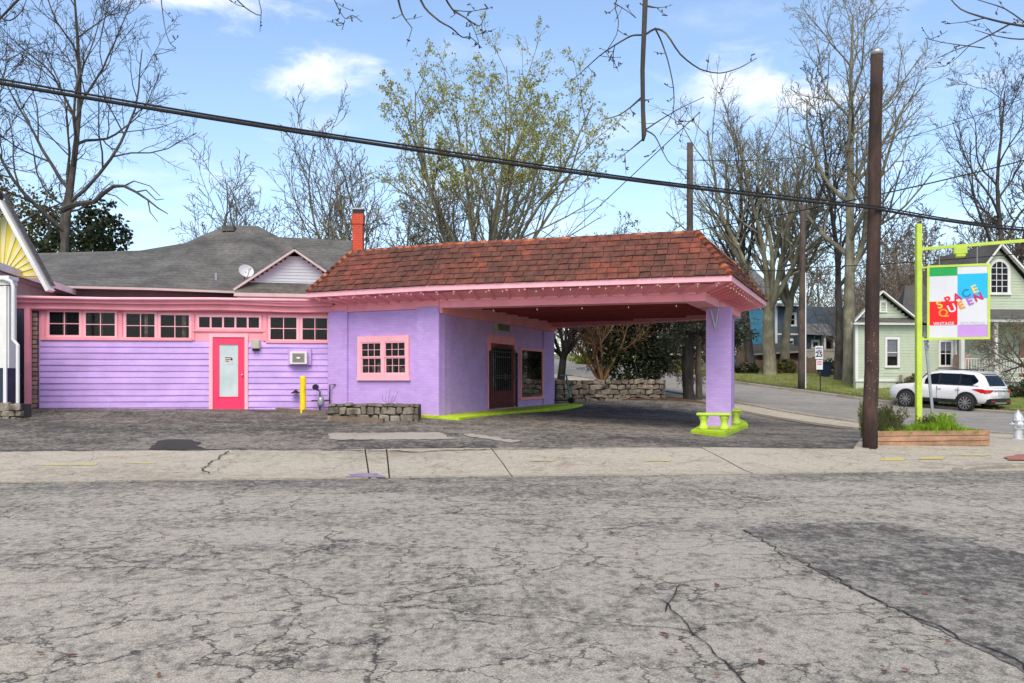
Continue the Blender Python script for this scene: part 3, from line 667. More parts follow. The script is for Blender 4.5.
# --- wing
mb = MB(); FW.box(mb, -.05, FW.len + .5, -.25, -.04, .3, 3.75); wing = mb.build('wing_wall', 'lilac_paint', shop)
mb = MB(); FW.box(mb, -.02, FW.len + .5, -6.0, -5.8, .3, 3.9); mb.build('rear_wall', 'lilac_paint', shop)
mb = MB(); FW.box(mb, -.05, .1, -5.8, -.25, .3, 3.75); mb.build('end_wall', 'lilac_paint', shop)
mb = MB(); FW.box(mb, .1, FW.len, -1.6, -1.5, .3, 3.7); FW.box(mb, .1, FW.len, -1.5, -.25, .3, .75); FW.box(mb, .1, FW.len, -1.5, -.25, 3.7, 3.74); mb.build('back_room', 'dark_room', shop)
door_l = FW.uz(*g1(622, 430))[0]; door_r = FW.uz(*g1(737, 430))[0]
sill_z = [FW.uz(*g1(x, y))[1] for x, y in ((130, 438), (560, 446), (800, 452))]
zb = .64; ztop = 2.72; nrow = 12; rg = random.Random(3)
uW0 = FW.uz(40, 380)[0]; uW1 = FW.len
for i in range(nrow):
    z0 = zb + (ztop - zb) * i / nrow; z1 = zb + (ztop - zb) * (i + 1) / nrow
    for (a, b) in ((uW0, door_l), (door_r, uW1)):
        # lap boards: bottom edge proud, gently wavy like the old siding
        n = 10; v = []; mb = MB()
        for k in range(n + 1):
            u = a + (b - a) * k / n; w = .012 * mnoise.noise((u * .7, i * 3.1, a)) * (2.4 if i < 3 and a == door_r else 1)
            sag = .008 * mnoise.noise((u * .9 + 7, i * 1.7, 2))
            for (d, z) in ((-.035, z0 + sag), (.030 + w + (.02 if i == 0 else 0), z0 + sag), (.024 + w, z0 + .05 + sag), (.002, z1 + .012 + sag), (-.035, z1 + .012 + sag)): v.append(FW.pt(u, d, z))
        f = [(k * 5 + j, k * 5 + (j + 1) % 5, (k + 1) * 5 + (j + 1) % 5, (k + 1) * 5 + j) for k in range(n) for j in range(5)] + [(0, 1, 2, 3, 4), tuple(n * 5 + j for j in range(5))]
        mb.add(v, f); mb.build('board', 'lilac_paint', wing)
mb = MB(); FW.box(mb, uW0 - .01, door_l, -.03, .012, ztop, 3.55); FW.box(mb, door_r - .0, uW1, -.03, .012, ztop, 3.55); FW.box(mb, door_l, door_r, -.03, .012, 2.86, 3.55)
wb = mb.build('window_band', 'pink_paint', shop)
def sash(fr, name, x0, y0, x1, y1, nx, ny, parent, frame='pink_pale', bar='pink_pale', fw=.07, bw=.022, d=.012, label=None, back=None):
    """window in photo pixels (outer edges of the glass): flat near-black panel painting the unlit room, frame, bars, one pane per light"""
    (ua, za) = fr.uz(x0, y1, d); (ub, zb_) = fr.uz(x1, y0, d)
    zb_ = (zb_ + fr.uz(x0, y0, d)[1]) / 2; za = (za + fr.uz(x1, y1, d)[1]) / 2
    m = MB()
    for (a, b, c, e) in ((ua - fw, ub + fw, zb_, zb_ + fw), (ua - fw, ub + fw, za - fw, za), (ua - fw, ua, za, zb_), (ub, ub + fw, za, zb_)):
        fr.box(m, a, b, d - .02, d + .035, c, e)
    w = m.build(name, frame, parent)
    if label: w['label'] = label
    m = MB(); fr.box(m, ua, ub, d - .001, d + .002, za, zb_); m.build('shade_panel', back or 'dark_room', w)
    if nx == 2 and ny == 2 and rg.random() < .7:
        m = MB(); k_ = rg.uniform(.05, .75); fr.box(m, ua + (ub - ua) * k_, ua + (ub - ua) * (k_ + rg.uniform(.08, .22)), d + .0025, d + .004, za, zb_); m.build('drape', 'shop_stock', w)
    pw = (ub - ua - bw * (nx - 1)) / nx; ph = (zb_ - za - bw * (ny - 1)) / ny
    for i in range(nx):
        for j in range(ny):
            m = MB(); u0 = ua + i * (pw + bw); z0 = za + j * (ph + bw)
            fr.box(m, u0 + .001, u0 + pw - .001, d + .014, d + .018, z0 + .001, z0 + ph - .001); m.build('pane', 'pane_glass', w)
    m = MB()
    for i in range(1, nx):
        u0 = ua + i * (pw + bw) - bw; mm_ = m if ny > 1 else MB(); fr.box(mm_, u0, u0 + bw, d + .006, d + .028, za, zb_)
        if ny == 1: mm_.build('muntin', bar, w)
    for j in range(1, ny):
        z0 = za + j * (ph + bw) - bw
        for i in range(nx): u0 = ua + i * (pw + bw); fr.box(m, u0, u0 + pw, d + .006, d + .026, z0, z0 + bw)
    if m.v: m.build('muntin', bar, w)
    return w
for (a, b, c, e) in ((148, 363, 236, 431), (256, 365, 342, 434), (376, 368, 460, 438), (478, 372, 562, 439), (804, 379, 881, 444), (899, 381, 972, 445)):
    x0, y0 = g1(a, b); x1, y1 = g1(c, e); sash(FW, 'window', x0, y0, x1, y1, 2, 2, shop)
x0, y0 = g1(592, 378); x1, y1 = g1(770, 409); sash(FW, 'transom_window', x0, y0, x1, y1, 5, 1, shop, bw=.05)
# sills and cover strips under the window groups
mb = MB()
for (xa, ya, xb, yb) in ((120, 436, 570, 447), (572, 411, 788, 421), (790, 446, 975, 453)):
    p = FW.uz(*g1(xa, ya), .06); q = FW.uz(*g1(xb, yb), .06); z = (p[1] + q[1]) / 2; FW.box(MB(), p[0], q[0], .012, .06, z - .045, z + .03).build('window_sill', 'pink_paint', shop)
mb = MB()
for x in (127, 246, 357, 469, 572, 787, 890):
    u = FW.uz(*g1(x, 400), .05)[0]; FW.box(MB(), u - .05, u + .05, .013, .042, 2.76 if x < 572 else 2.74, 3.5).build('window_mullion', 'pink_paint', shop)
# door
dl, dt = FW.uz(*g1(632, 437), .03); dr, db = FW.uz(*g1(727, 636), .03); db = .74
mb = MB()
FW.box(mb, door_l, dl, -.03, .06, .68, dt + .10); FW.box(mb, dr, door_r, -.03, .06, .68, dt + .10); FW.box(mb, dl, dr, -.03, .06, dt, dt + .10)
mb.build('door_frame', 'pink_pale', shop)
gl, gt = FW.uz(*g1(650, 457), .03); gr_, gb = FW.uz(*g1(708, 615), .03)
mb = MB()
FW.box(mb, dl, gl, -.03, .03, db, dt - .002); FW.box(mb, gr_, dr, -.03, .03, db, dt - .002); FW.box(mb, gl, gr_, -.03, .03, gt, dt - .002); FW.box(mb, gl, gr_, -.03, .03, db, gb)
door = mb.build('door', 'hot_pink', shop); door['label'] = 'hot pink door with tall frosted glass panel'
mb = MB(); FW.box(mb, gl + .001, gr_ - .001, -.01, .008, gb + .001, gt - .001); mb.build('glass', 'frosted_glass', door)
mb = MB()
for (a, b, c, e) in ((gl - .02, gr_ + .02, gt - .012, gt + .012), (gl - .02, gr_ + .02, gb - .012, gb + .012), (gl - .02, gl + .008, gb, gt), (gr_ - .008, gr_ + .02, gb, gt)): FW.box(mb, a, b, .005, .04, c, e)
mb.build('glazing_bead', 'hot_pink', door)
u, z = FW.uz(*g1(720, 550), .03); mb = MB(); c = FW.pt(u, .03, z); mb.tube([c, c + FW.n * .04, c + FW.n * .05, c + FW.n * .085], [.016, .016, .032, .024], 12); mb.build('knob', 'metal_grey', door, smooth=True)
p = FW.uz(*g1(666, 494), .01); q = FW.uz(*g1(693, 517), .01); mb = MB(); FW.box(mb, p[0], q[0], .009, .013, q[1], p[1]); note = mb.build('notice', 'paper_note', door)
mb = MB()
for k in range(3): FW.box(mb, p[0] + .03, q[0] - .05 - .03 * k, .0135, .0145, p[1] - .05 - .05 * k, p[1] - .03 - .05 * k)
FW.box(mb, q[0] - .07, q[0] - .02, .0135, .0145, p[1] - .12, p[1] - .05); mb.build('print', 'letter_black', note)
mb = MB(); FW.box(mb, door_l - .32, door_r + .12, .035, .62, .50, .655); FW.box(mb, door_l - .02, door_r + .02, -.02, .10, .655, .735)
tag(mb.build('door_step', 'wood_weathered'), 'low worn timber step below the hot pink door', 'step')
# eave of the wing
mb = MB(); fu0 = -.72; fu1 = FW.len + .12
n = 14; pr = [(-6.1, 4.42), (.40, 3.93), (.42, 3.84), (.38, 3.84), (.36, 3.76), (.24, 3.74), (.24, 3.60), (.20, 3.58), (.012, 3.56), (-6.1, 4.2)]
v = []
for k in range(n + 1):
    u = fu0 + (fu1 - fu0) * k / n; sg = .03 * math.sin(k * .9) * (k / n) - .012 * k / n
    v += [FW.pt(u, d, z + (sg if d > .1 else 0)) for d, z in pr]
K = len(pr); f = [(k * K + j, k * K + (j + 1) % K, (k + 1) * K + (j + 1) % K, (k + 1) * K + j) for k in range(n) for j in range(K)] + [tuple(range(K)), tuple(n * K + j for j in range(K))]
mb.add(v, f); mb.build('wing_roof', 'pink_paint', shop)
mb = MB(); a = FW.pt(fu0 + .02, .43, 3.90); b = FW.pt(fu1, .43, 3.885)
mb.tube([a, a.lerp(b, .3) - Vector((0, 0, .02)), a.lerp(b, .62) + Vector((0, 0, .012)), b], .045, 8); mb.build('roof_edge', 'pink_pale', shop, smooth=True)
mb = MB(); a = FW.pt(FW.uz(28, 350, .2)[0], .2, 3.62); mb.bar(a, (a.x, a.y, .80), .15, .11, (0, 1, 0)); mb.bar((a.x, a.y, .84), Vector((a.x, a.y, .74)) + FW.n * .16, .15, .1, (0, 1, 0)); mb.build('downspout', 'pink_paint', shop)
# old brick pier at the wing's end: bricks one by one
pier = thing('brick_pier', 'old bare brick pier between pink downspout and purple siding', 'pier', FW.pt(-.12, .06, .6))
mb = MB(); FW.box(mb, -.40, -.055, -.26, .02, .4, 3.55); mb.build('core', 'mortar', pier)
bm_ = MB().box((-.5, -.5, -.5), (.5, .5, .5)); _b = bm_.build('brick', 'brick_old', pier, local=True, bevel=.06); bme = _b.data; bpy.data.objects.remove(_b)
z = .62; r_ = 0
while z < 3.5:
    for uc, su in (((-.31, .16), (-.13, .15)) if r_ % 2 else ((-.34, .09), (-.18, .20), (-.07, .03))):
        inst('brick', bme, FW.mat(uc + rg.uniform(-.006, .006), .018 + rg.uniform(-.008, .008), z, su, .06, .105 + rg.uniform(-.01, .005), rg.uniform(-.02, .02)), pier)
    z += .128; r_ += 1
# --- office front wall with corner piers
mb = MB(); FO.box(mb, .0, FO.len, -.3, 0, .3, 3.72); ow = mb.build('office_wall', 'lilac_brick', shop)
uA = FO.uz(347, 380, .07)[0]; uB = FO.uz(417, 380, .07)[0]
def parts(fr, name, mt, parent, *bx, **kw):
    return [fr.box(MB(), *b).build(name, mt, parent, **kw) for b in bx]
parts(FO, 'corner_pier', 'lilac_brick', shop, (-.02, uA, .0, .07, .35, 3.60), (uB, FO.len + .035, .0, .07, .35, 3.60))
parts(FO, 'wall_plate', 'pink_paint', shop, (-.04, uA + .02, .0, .10, 3.60, 3.78), (uA + .02, uB - .02, .0, .035, 3.62, 3.78), (uB - .02, FO.len + .06, .0, .10, 3.60, 3.78))
# side wall
mb = MB(); FS.box(mb, 0.0, FS.len, -.3, -.07, .3, 3.72); sw_ = mb.build('side_wall', 'lilac_brick', shop)
uS = FS.uz(451, 380, 0)[0]; uT = FS.uz(544, 380, 0)[0]
parts(FS, 'side_pier', 'lilac_brick', shop, (.0, uS, -.07, 0.0, .35, 3.60), (uT, FS.len, -.07, .0, .35, 3.60))
mb = MB(); FS.box(mb, -.02, FS.len, -.07, .10, 3.42, 3.80); mb.build('wall_plate', 'pink_paint', shop)
FB = Fr(FarC, FarC + (Lf - Cn)); mb = MB(); FB.box(mb, .3, FO.len, -.3, 0, .3, 3.72); mb.build('back_wall', 'lilac_brick', shop)
FL = Fr(Lf, Lf + E2 * 10.2); mb = MB(); FL.box(mb, .31, 9.8, .02, .3, .3, 3.72); mb.build('party_wall', 'lilac_brick', shop)
# office double window: two double-hung sashes, 3 x 2 lights in each sash
def g4(x, y): return 320 + x / 6.208, 320 + y / 6.208
p = FO.uz(*g4(234, 103), .05); q = FO.uz(*g4(552, 362), .05)
mb = MB(); oz1 = p[1]; oz0 = q[1]; ou0 = p[0]; ou1 = q[0]
win = None
i0, i1 = FO.uz(*g4(255, 240), .05)[0], FO.uz(*g4(532, 240), .05)[0]; m0, m1 = FO.uz(*g4(381, 240), .05)[0], FO.uz(*g4(401, 240), .05)[0]
t1 = FO.uz(*g4(300, 138), .05)[1]; b0 = FO.uz(*g4(300, 335), .05)[1]
for (a, b, c, e) in ((ou0, ou1, t1, oz1), (ou0 - .03, ou1 + .03, oz0 - .06, oz0 + .03), (ou0, ou1, oz0 + .03, b0), (ou0, i0, b0, t1), (i1, ou1, b0, t1), (m0, m1, b0, t1)): FO.box(mb, a, b, .0, .07, c, e)
win = mb.build('window_frame', 'pink_pale', shop)
for (a, b) in ((i0, m0), (m1, i1)):
    zm = FO.uz(*g4(300, 233), .04)[1]
    for (z0, z1, d) in ((zm, t1, .028), (b0, zm, .006)):
        m = MB(); fw = .035
        for (u0, u1, w0, w1) in ((a, b, z1 - fw, z1), (a, b, z0, z0 + fw), (a, a + fw, z0 + fw, z1 - fw), (b - fw, b, z0 + fw, z1 - fw)): FO.box(m, u0 + .001, u1 - .001, d, d + .03, w0, w1)
        s_ = m.build('sash', 'pink_pale', win)
        pw = (b - a - 2 * fw) / 3; ph = (z1 - z0 - 2 * fw) / 2
        for i in range(3):
            for j in range(2):
                m = MB(); FO.box(m, a + fw + i * pw + .006, a + fw + (i + 1) * pw - .006, d + .012, d + .016, z0 + fw + j * ph + .006, z0 + fw + (j + 1) * ph - .006); m.build('pane', 'pane_glass', s_)
        m = MB()
        for i in (1, 2): FO.box(m, a + fw + i * pw - .007, a + fw + i * pw + .007, d + .006, d + .024, z0 + fw, z1 - fw)
        for i in range(3): FO.box(m, a + fw + i * pw + .0071, a + fw + (i + 1) * pw - .0071, d + .006, d + .022, z0 + fw + ph - .007, z0 + fw + ph + .007)
        m.build('muntin', 'pink_pale', s_)
m = MB(); FO.box(m, i0, i1, .0012, .002, b0, t1); m.build('shade_panel', 'dark_room', win)  # flat sheet, the office's inner darkness painted on
m = MB()
for k in range(9):
    u = i0 + (i1 - i0) * (k + rg.uniform(.2, .8)) / 9; FO.box(m, u - .05, u + .05, .0022, .004 + .0001 * k, b0 + .02, b0 + rg.uniform(.12, .42))
m.build('stock', 'shop_stock', win)
# side door with iron gate, transom and shop window
def g5(x, y): return 450 + x / 5.254, 300 + y / 5.254
p = FS.uz(*g5(203, 180), -.03); q = FS.uz(*g5(345, 238), -.03); gz = Z(*FS.pt(4, .3, 0).xy)
k0 = gz + .12
mb = MB(); FS.box(mb, p[0], q[0], -.07, -.02, q[1], p[1]); mb.build('door_lintel', 'pink_paint', shop)
d0, d1 = p[0] + .02, q[0] - .02; top = q[1]
parts(FS, 'door_jamb', 'pink_paint', shop, (d0, d0 + .12, -.07, -.01, k0, top), (d1 - .12, d1, -.07, -.01, k0, top))
mb = MB(); 
for (a, b, c, e) in ((d0 + .12, d0 + .30, k0, top), (d1 - .30, d1 - .12, k0, top), (d0 + .30, d1 - .30, k0, k0 + .55), (d0 + .30, d1 - .30, top - .15, top)): FS.box(mb, a, b, -.07, -.045, c, e)
sdoor = mb.build('side_door', 'red_ceiling', shop); sdoor['label'] = 'dark red glazed side door behind a black iron gate'
mb = MB(); FS.box(mb, d0 + .30, d1 - .30, -.065, -.06, k0 + .55, top - .15); mb.build('pane', 'shop_glass', sdoor)
mb = MB(); FS.box(mb, d0 + .30, d1 - .30, -.0695, -.068, k0 + .55, top - .15); mb.build('shade_panel', 'dark_room', sdoor)  # dark of the interior painted as a flat sheet behind the door glass
mb = MB(); ng = 13
for k in range(ng + 1):
    u = d0 + (d1 - d0) * k / ng; FS.box(mb, u - .011, u + .011, .015, .037, k0 + .02, top - .02 - .25 * abs(2 * k / ng - 1) ** 3)
for zz in (k0 + .10, k0 + .95, k0 + 1.02, k0 + 1.62, top - .28): FS.box(mb, d0, d1, .010, .044, zz, zz + .03)
FS.box(mb, (d0 + d1) / 2 - .08, (d0 + d1) / 2 + .08, .008, .06, k0 + .9, k0 + 1.12); FS.box(mb, d0 - .03, d0 + .02, -.01, .045, k0, top - .25); FS.box(mb, d1 - .02, d1 + .03, -.01, .045, k0, top - .25)
mb.build('security_gate', 'black_iron', shop)
p = FS.uz(*g5(370, 250), -.03); q = FS.uz(*g5(490, 512), -.03); wa, wb_, wz0, wz1 = p[0], q[0], q[1], p[1]
mb = MB(); fw = .08
for (a, b, c, e) in ((wa, wb_, wz1 - fw, wz1), (wa - .03, wb_ + .03, wz0 - .05, wz0 + .05), (wa, wa + fw, wz0 + .05, wz1 - fw), (wb_ - fw * 1.6, wb_, wz0 + .05, wz1 - fw)): FS.box(mb, a, b, -.07, -.0, c, e)
sw2 = mb.build('shop_window', 'pink_paint', shop); sw2['label'] = 'large single pane shop window in a pink frame'
mb = MB(); FS.box(mb, wa + fw, wb_ - fw * 1.6, -.035, -.03, wz0 + .05, wz1 - fw); mb.build('pane', 'shop_glass', sw2)
mb = MB(); FS.box(mb, wa + fw, wb_ - fw * 1.6, -.0695, -.066, wz0 + .75, wz1 - fw - .15); mb.build('window_blind', 'curtain', sw2)
mb = MB(); FS.box(mb, wa + fw, wb_ - fw * 1.6, -.0694, -.0675, wz0 + .05, wz0 + .75); mb.build('shade_panel', 'dark_room', sw2)  # lower pane backed by a flat sheet painted as interior shade
mb = MB()
for k in range(6):
    u = wa + fw + (wb_ - wa - fw * 2.6) * (k + .5) / 6; FS.box(mb, u - .12, u + .1, -.066, -.05 + .001 * k, wz0 + .06, wz0 + rg.uniform(.2, .5))
mb.build('stock', 'teal_paint', sw2)
p = FS.uz(*g5(253, 115), .1); q = FS.uz(*g5(318, 175), .1)
ac2 = thing('air_conditioner', 'small beige air conditioner above the barred side door', 'air conditioner', FS.pt((p[0] + q[0]) / 2, -.07, q[1]))
mb = MB(); FS.box(mb, p[0], q[0], -.07, .08, q[1], p[1]); mb.build('housing', 'beige_box', ac2, bevel=.015)
mb = MB()
for k in range(6): zz = q[1] + .05 + (p[1] - q[1] - .1) * k / 6; FS.box(mb, p[0] + .05, (p[0] + q[0]) / 2 - .02, .082, .092, zz, zz + .03); FS.box(mb, (p[0] + q[0]) / 2 + .02, q[0] - .05, .082, .092, zz, zz + .03)
mb.build('grille', 'ac_grille', ac2)
# --- canopy: plan corners of the beam line and of the fascia line
E1 = Vector((.956, -.292))
Bf = [Vector((-4.93, 26.02)), Vector((-1.95, 24.42)), Vector((4.78, 22.3)), Vector((7.25, 28.55)), Vector((1.72, 34.1)), Vector((-1.4, 35.8))]       # beam outer corners, counter-clockwise from the office's left end
def offset_poly(poly, o):
    n = len(poly); out = []
    for i in range(n):
        a, b, c = poly[i - 1], poly[i], poly[(i + 1) % n]; d1 = (b - a).normalized(); d2 = (c - b).normalized()
        n1 = Vector((d1.y, -d1.x)); n2 = Vector((d2.y, -d2.x)); m = (n1 + n2); m = m / max(.25, m.length_squared) * 2
        out.append(b + m * o)
    return out
Ff = offset_poly(Bf, .74); Tf = offset_poly(Bf, -.22)
ZB0, ZB1, ZF0, ZF1, ZT = 3.56, 3.785, 3.955, 4.095, 5.31
def ring_strip(mb, A, za, B, zb, closed=True):
    n = len(A); v = [(p.x, p.y, za) for p in A] + [(p.x, p.y, zb) for p in B]
    mb.add(v, [(i, (i + 1) % n, n + (i + 1) % n, n + i) for i in range(n if closed else n - 1)])
mb = MB(); inn = offset_poly(Bf, -.55)
ring_strip(mb, Bf, ZB0, Bf, ZB1); ring_strip(mb, inn, ZB0, Bf, ZB0); ring_strip(mb, inn, ZB1, inn, ZB0); mb.build('eave_beam', 'pink_paint', shop)
mb = MB(); lip = offset_poly(Bf, .03); ring_strip(mb, lip, ZB1 - .05, lip, ZB1 + .004); ring_strip(mb, Bf, ZB1 - .05, lip, ZB1 - .05); mb.build('beam_moulding', 'pink_pale', shop)
mb = MB(); fin = offset_poly(Ff, -.05); ring_strip(mb, lip, ZB1 + .004, fin, ZF0 + .01); mb.build('soffit', 'pink_paint', shop)
mb = MB(); ring_strip(mb, Ff, ZF0, Ff, ZF1); ring_strip(mb, fin, ZF0, Ff, ZF0); ring_strip(mb, Ff, ZF1, fin, ZF1); ring_strip(mb, fin, ZF1, fin, ZF0); mb.build('fascia', 'pink_pale', shop)
mb = MB(); cl = offset_poly(Bf, -.56); mb.add([(p.x, p.y, 3.76) for p in cl], [tuple(reversed(range(len(cl))))]); mb.build('canopy_ceiling', 'red_ceiling', shop)
# ceiling joists under the canopy
mb = MB()
for k in range(1, 9):
    a = Bf[1].lerp(Bf[2], .0) + E2 * k * 1.0; b = a + E1 * 6.2; MB().bar((a.x + .4, a.y - .1, 3.70), (b.x, b.y, 3.70), .09, .12).build('ceiling_joist', 'red_ceiling', shop)
# brackets under the soffit
mb = MB()
for (i, j, n) in ((0, 1, 9), (1, 2, 16), (2, 3, 14)):
    for k in range(n):
        t = (k + .5) / n; a = lip[i].lerp(lip[j], t); b = fin[i].lerp(fin[j], t); MB().bar((a.x, a.y, ZB1 - .01), (b.x, b.y, ZF0 - .02), .055, .075).build('bracket', 'pink_paint', shop)
# column, rear column
colM = Fr((4.86 + .06, 22.44), (4.86 + .06 + E1.x * .62, 22.44 + E1.y * .62))
col_c = P(706, 400, 24.4); CA = Vector((col_c.x, 24.4)); FCl = Fr(CA, CA + E1 * .66)
mb = MB(); FCl.box(mb, 0, .66, -.62, 0, .15, 3.565); mb.build('column', 'lilac_brick', shop)
CR = Vector((6.35, 28.35)); FCr = Fr(CR, CR + E1 * .6); mb = MB(); FCr.box(mb, 0, .6, -.6, 0, .2, 3.575); mb.build('column', 'lilac_brick', shop)
mb = MB(); a = FCl.pt(.10, .05, 3.56); mb.bar(a, FCl.pt(.26, .05, 2.98), .03, .03); mb.bar(FCl.pt(.34, .05, 3.56), FCl.pt(.25, .05, 3.0), .03, .03); mb.bar(FCl.pt(.25, -.02, 3.05), FCl.pt(.25, .07, 3.05), .05, .05); mb.build('sign_bracket', 'galvanized', shop)
# mansard roof: deck, then tiles one by one
mb = MB(); dk = offset_poly(Ff, -.03); ring_strip(mb, dk, ZF1 - .03, Tf, ZT - .03); mb.build('roof_deck', 'wood_dark', shop)
mb = MB(); flat = offset_poly(Tf, -.05); mb.add([(p.x, p.y, ZT - .12) for p in flat], [tuple(range(len(flat)))]); ring_strip(mb, Tf, ZT, flat, ZT); ring_strip(mb, flat, ZT, flat, ZT - .12); troof = mb.build('tile_roof', 'shingle_dark', shop)
tmb = MB(); tmb.add([(-.5, 0, 0), (.5, 0, 0), (.5, 1, 0), (-.5, 1, 0), (-.5, 0, .028), (.5, 0, .028), (.5, 1, .010), (-.5, 1, .010)], [(0, 3, 2, 1), (4, 5, 6, 7), (0, 1, 5, 4), (1, 2, 6, 5), (2, 3, 7, 6), (3, 0, 4, 7)])
tmes = []
for k in range(4):
    r2 = random.Random(k); o = MB(); o.add([(x + r2.uniform(-.012, .012), y + (r2.uniform(-.06, .03) if y == 0 else 0), z + r2.uniform(-.002, .006)) for x, y, z in tmb.v], tmb.f)
    me = bpy.data.meshes.new('tile'); me.from_pydata(o.v, [], o.f); me.materials.append(MT['clay_tile']); tmes.append(me)
ROWS = 8
rest = MB(); cnt = 0
def tile_face(i, j, tw=.27):
    """tiles between fascia corners i->j and top corners i->j"""
    global cnt
    A, B, A2, B2 = Ff[i], Ff[j], Tf[i], Tf[j]
    a3 = Vector((A.x, A.y, ZF1)); b3 = Vector((B.x, B.y, ZF1)); a4 = Vector((A2.x, A2.y, ZT)); b4 = Vector((B2.x, B2.y, ZT))
    du = (b3 - a3).normalized(); up = (a4 - a3) - du * (a4 - a3).dot(du); sl = up.length; up.normalize(); nn = du.cross(up)
    ta = (a4 - a3).dot(du); tb = (b4 - a3).dot(du); Lb = (b3 - a3).length
    for r_ in range(ROWS):
        y0 = sl * r_ / ROWS; e = sl / ROWS; f = r_ / ROWS; l0 = ta * (f + .5 / ROWS); l1 = Lb + (tb - Lb) * (f + .5 / ROWS)
        n = max(1, round((l1 - l0) / tw)); off = (.5 if r_ % 2 else 0)
        for k in range(n + (1 if off else 0)):
            u0 = l0 + (k - off) * (l1 - l0) / n; u1 = u0 + (l1 - l0) / n; u0 = max(u0, l0); u1 = min(u1, l1)
            if u1 - u0 < .05: continue
            c = a3 + du * ((u0 + u1) / 2) + up * (y0 - .02) + nn * (.012 + rg.uniform(0, .008))
            M = Matrix.Translation(c) @ Matrix((du, up, nn)).transposed().to_4x4() @ Matrix.Rotation(rg.uniform(-.022, .022), 4, 'Z') @ Matrix.Rotation(-.030, 4, 'X') @ Matrix.Diagonal((u1 - u0 - .010, e + .06, rg.uniform(.9, 1.5), 1))
            me = tmes[rg.randrange(4)]
            if (i, j) in ((1, 2), (0, 1)) and cnt < 300: inst('tile', me, M, troof); cnt += 1
            else: rest.add([M @ v.co for v in me.vertices], [tuple(p.vertices) for p in me.polygons])
for ij in ((1, 2), (0, 1), (2, 3), (3, 4), (4, 5), (5, 0)): tile_face(*ij)
rest.build('tiles', 'clay_tile', troof, kind='stuff')
# hip and ridge caps
capm = MB(); cp = []
for s in (0, 1):
    for k in range(7): a = math.pi * k / 6; cp.append(((.11 - .015 * s) * math.cos(a), s, (.085 - .012 * s) * math.sin(a)))
capm.add(cp, [(k, k + 1, k + 8, k + 7) for k in range(6)] + [tuple(range(7)), tuple(range(7, 14))]); _o = capm.build('cap', 'clay_cap', troof, local=True, smooth=True); cme = _o.data; bpy.data.objects.remove(_o); cme.transform(Matrix.Translation((0, .5, .03)))
def caps(a, b, n, nm, flat=1.0):
    d = (b - a); e = d.length / n; d.normalize(); x = d.cross(Vector((0, 0, 1))).normalized(); z = x.cross(d)
    for k in range(n):
        inst(nm, cme, Matrix.Translation(a + d * e * k + Vector((0, 0, rg.uniform(0, .012)))) @ Matrix((x, d, z)).transposed().to_4x4() @ Matrix.Diagonal((flat, e * 1.1, 1, 1)), troof)
for i in (0, 2, 3): caps(Vector((Ff[i].x, Ff[i].y, ZF1)), Vector((Tf[i].x, Tf[i].y, ZT)), 9, 'hip_cap')
for i, j, n in ((0, 1, 12), (1, 2, 21), (2, 3, 18)): caps(Vector((Tf[i].x, Tf[i].y, ZT - .03)), Vector((Tf[j].x, Tf[j].y, ZT - .03)), n, 'ridge_cap', .6)
# small dry weeds along the roof's top edge
mb = MB()
for k in range(420):
    i, j = ((0, 1), (1, 2))[k % 3 > 0]; a = Tf[i].lerp(Tf[j], rg.random()); p = Vector((a.x + rg.uniform(-.05, .1), a.y + rg.uniform(0, .2), ZT - .02)); h = rg.uniform(.04, .16)
    d = Vector((rg.uniform(-.06, .06), rg.uniform(-.06, .06), h)); s = Vector((rg.uniform(-1, 1), rg.uniform(-1, 1), 0)).normalized() * .006; mb.add([p - s, p + s, p + d], [(0, 1, 2)])
mb.build('moss', 'grass_dull', troof, kind='stuff')
# string of bulbs under the eave
lights = thing('string_lights', 'string of small warm bulbs hung under the pink canopy eave', 'string lights', (0, 22.6, 3.9))
wire = MB(); bulb = MB().lathe((0, 0, 0), [(.004, .02), (.008, .02), (.009, .008), (.015, -.008), (.014, -.020), (.005, -.030)], 10); _o = bulb.build('bulb', 'bulb_glow', None, local=True, smooth=True); bmesh_b = _o.data; bpy.data.objects.remove(_o)
mid = offset_poly(Bf, .60); pts = []
for (i, j, n) in ((0, 1, 10), (1, 2, 17), (2, 3, 15)):
    for k in range(n):
        t = (k + .5) / n; a = mid[i].lerp(mid[j], t); z = 3.885; p = Vector((a.x, a.y, z + rg.uniform(-.02, .02))); pts += [p + Vector((0, 0, .05)), Vector((p.x, p.y, z + .03))] if False else [p + Vector((0, 0, .05))]
        inst('bulb', bmesh_b, Matrix.Translation(p), lights)
for k in range(5):
    a = Bf[1].lerp(Bf[2], .15 + .18 * k) + E2 * 1.2; p = Vector((a.x, a.y, 3.55)); inst('bulb', bmesh_b, Matrix.Translation(p), lights); wire.tube([p + Vector((0, 0, .03)), p + Vector((0, 0, .2))], .006, 4)
wire.tube(pts, .006, 4); wire.build('wire', 'black_rubber', lights)
# chimney
cx, cy = P(357.5, 250, 29.5).xy; chz0, chz1 = 4.4, 1.6 + (380 - 210) / 900 * 29.5
FCh = Fr((cx - .165, cy), (cx + .165, cy)); mb = MB(); FCh.box(mb, 0, .33, -.33, 0, 3.6, chz1 - .45); FCh.box(mb, -.025, .355, -.355, .025, chz1 - .45, chz1 - .12); ch = mb.build('chimney', 'chimney_brick', shop)
mb = MB(); FCh.box(mb, .0, .33, -.33, 0, chz1 - .12, chz1); mb.build('chimney_top', 'black_iron', ch); mb = MB(); FCh.box(mb, -.03, .36, -.36, .03, chz1 + .02, chz1 + .07); mb.build('chimney_cap', 'galvanized', ch)
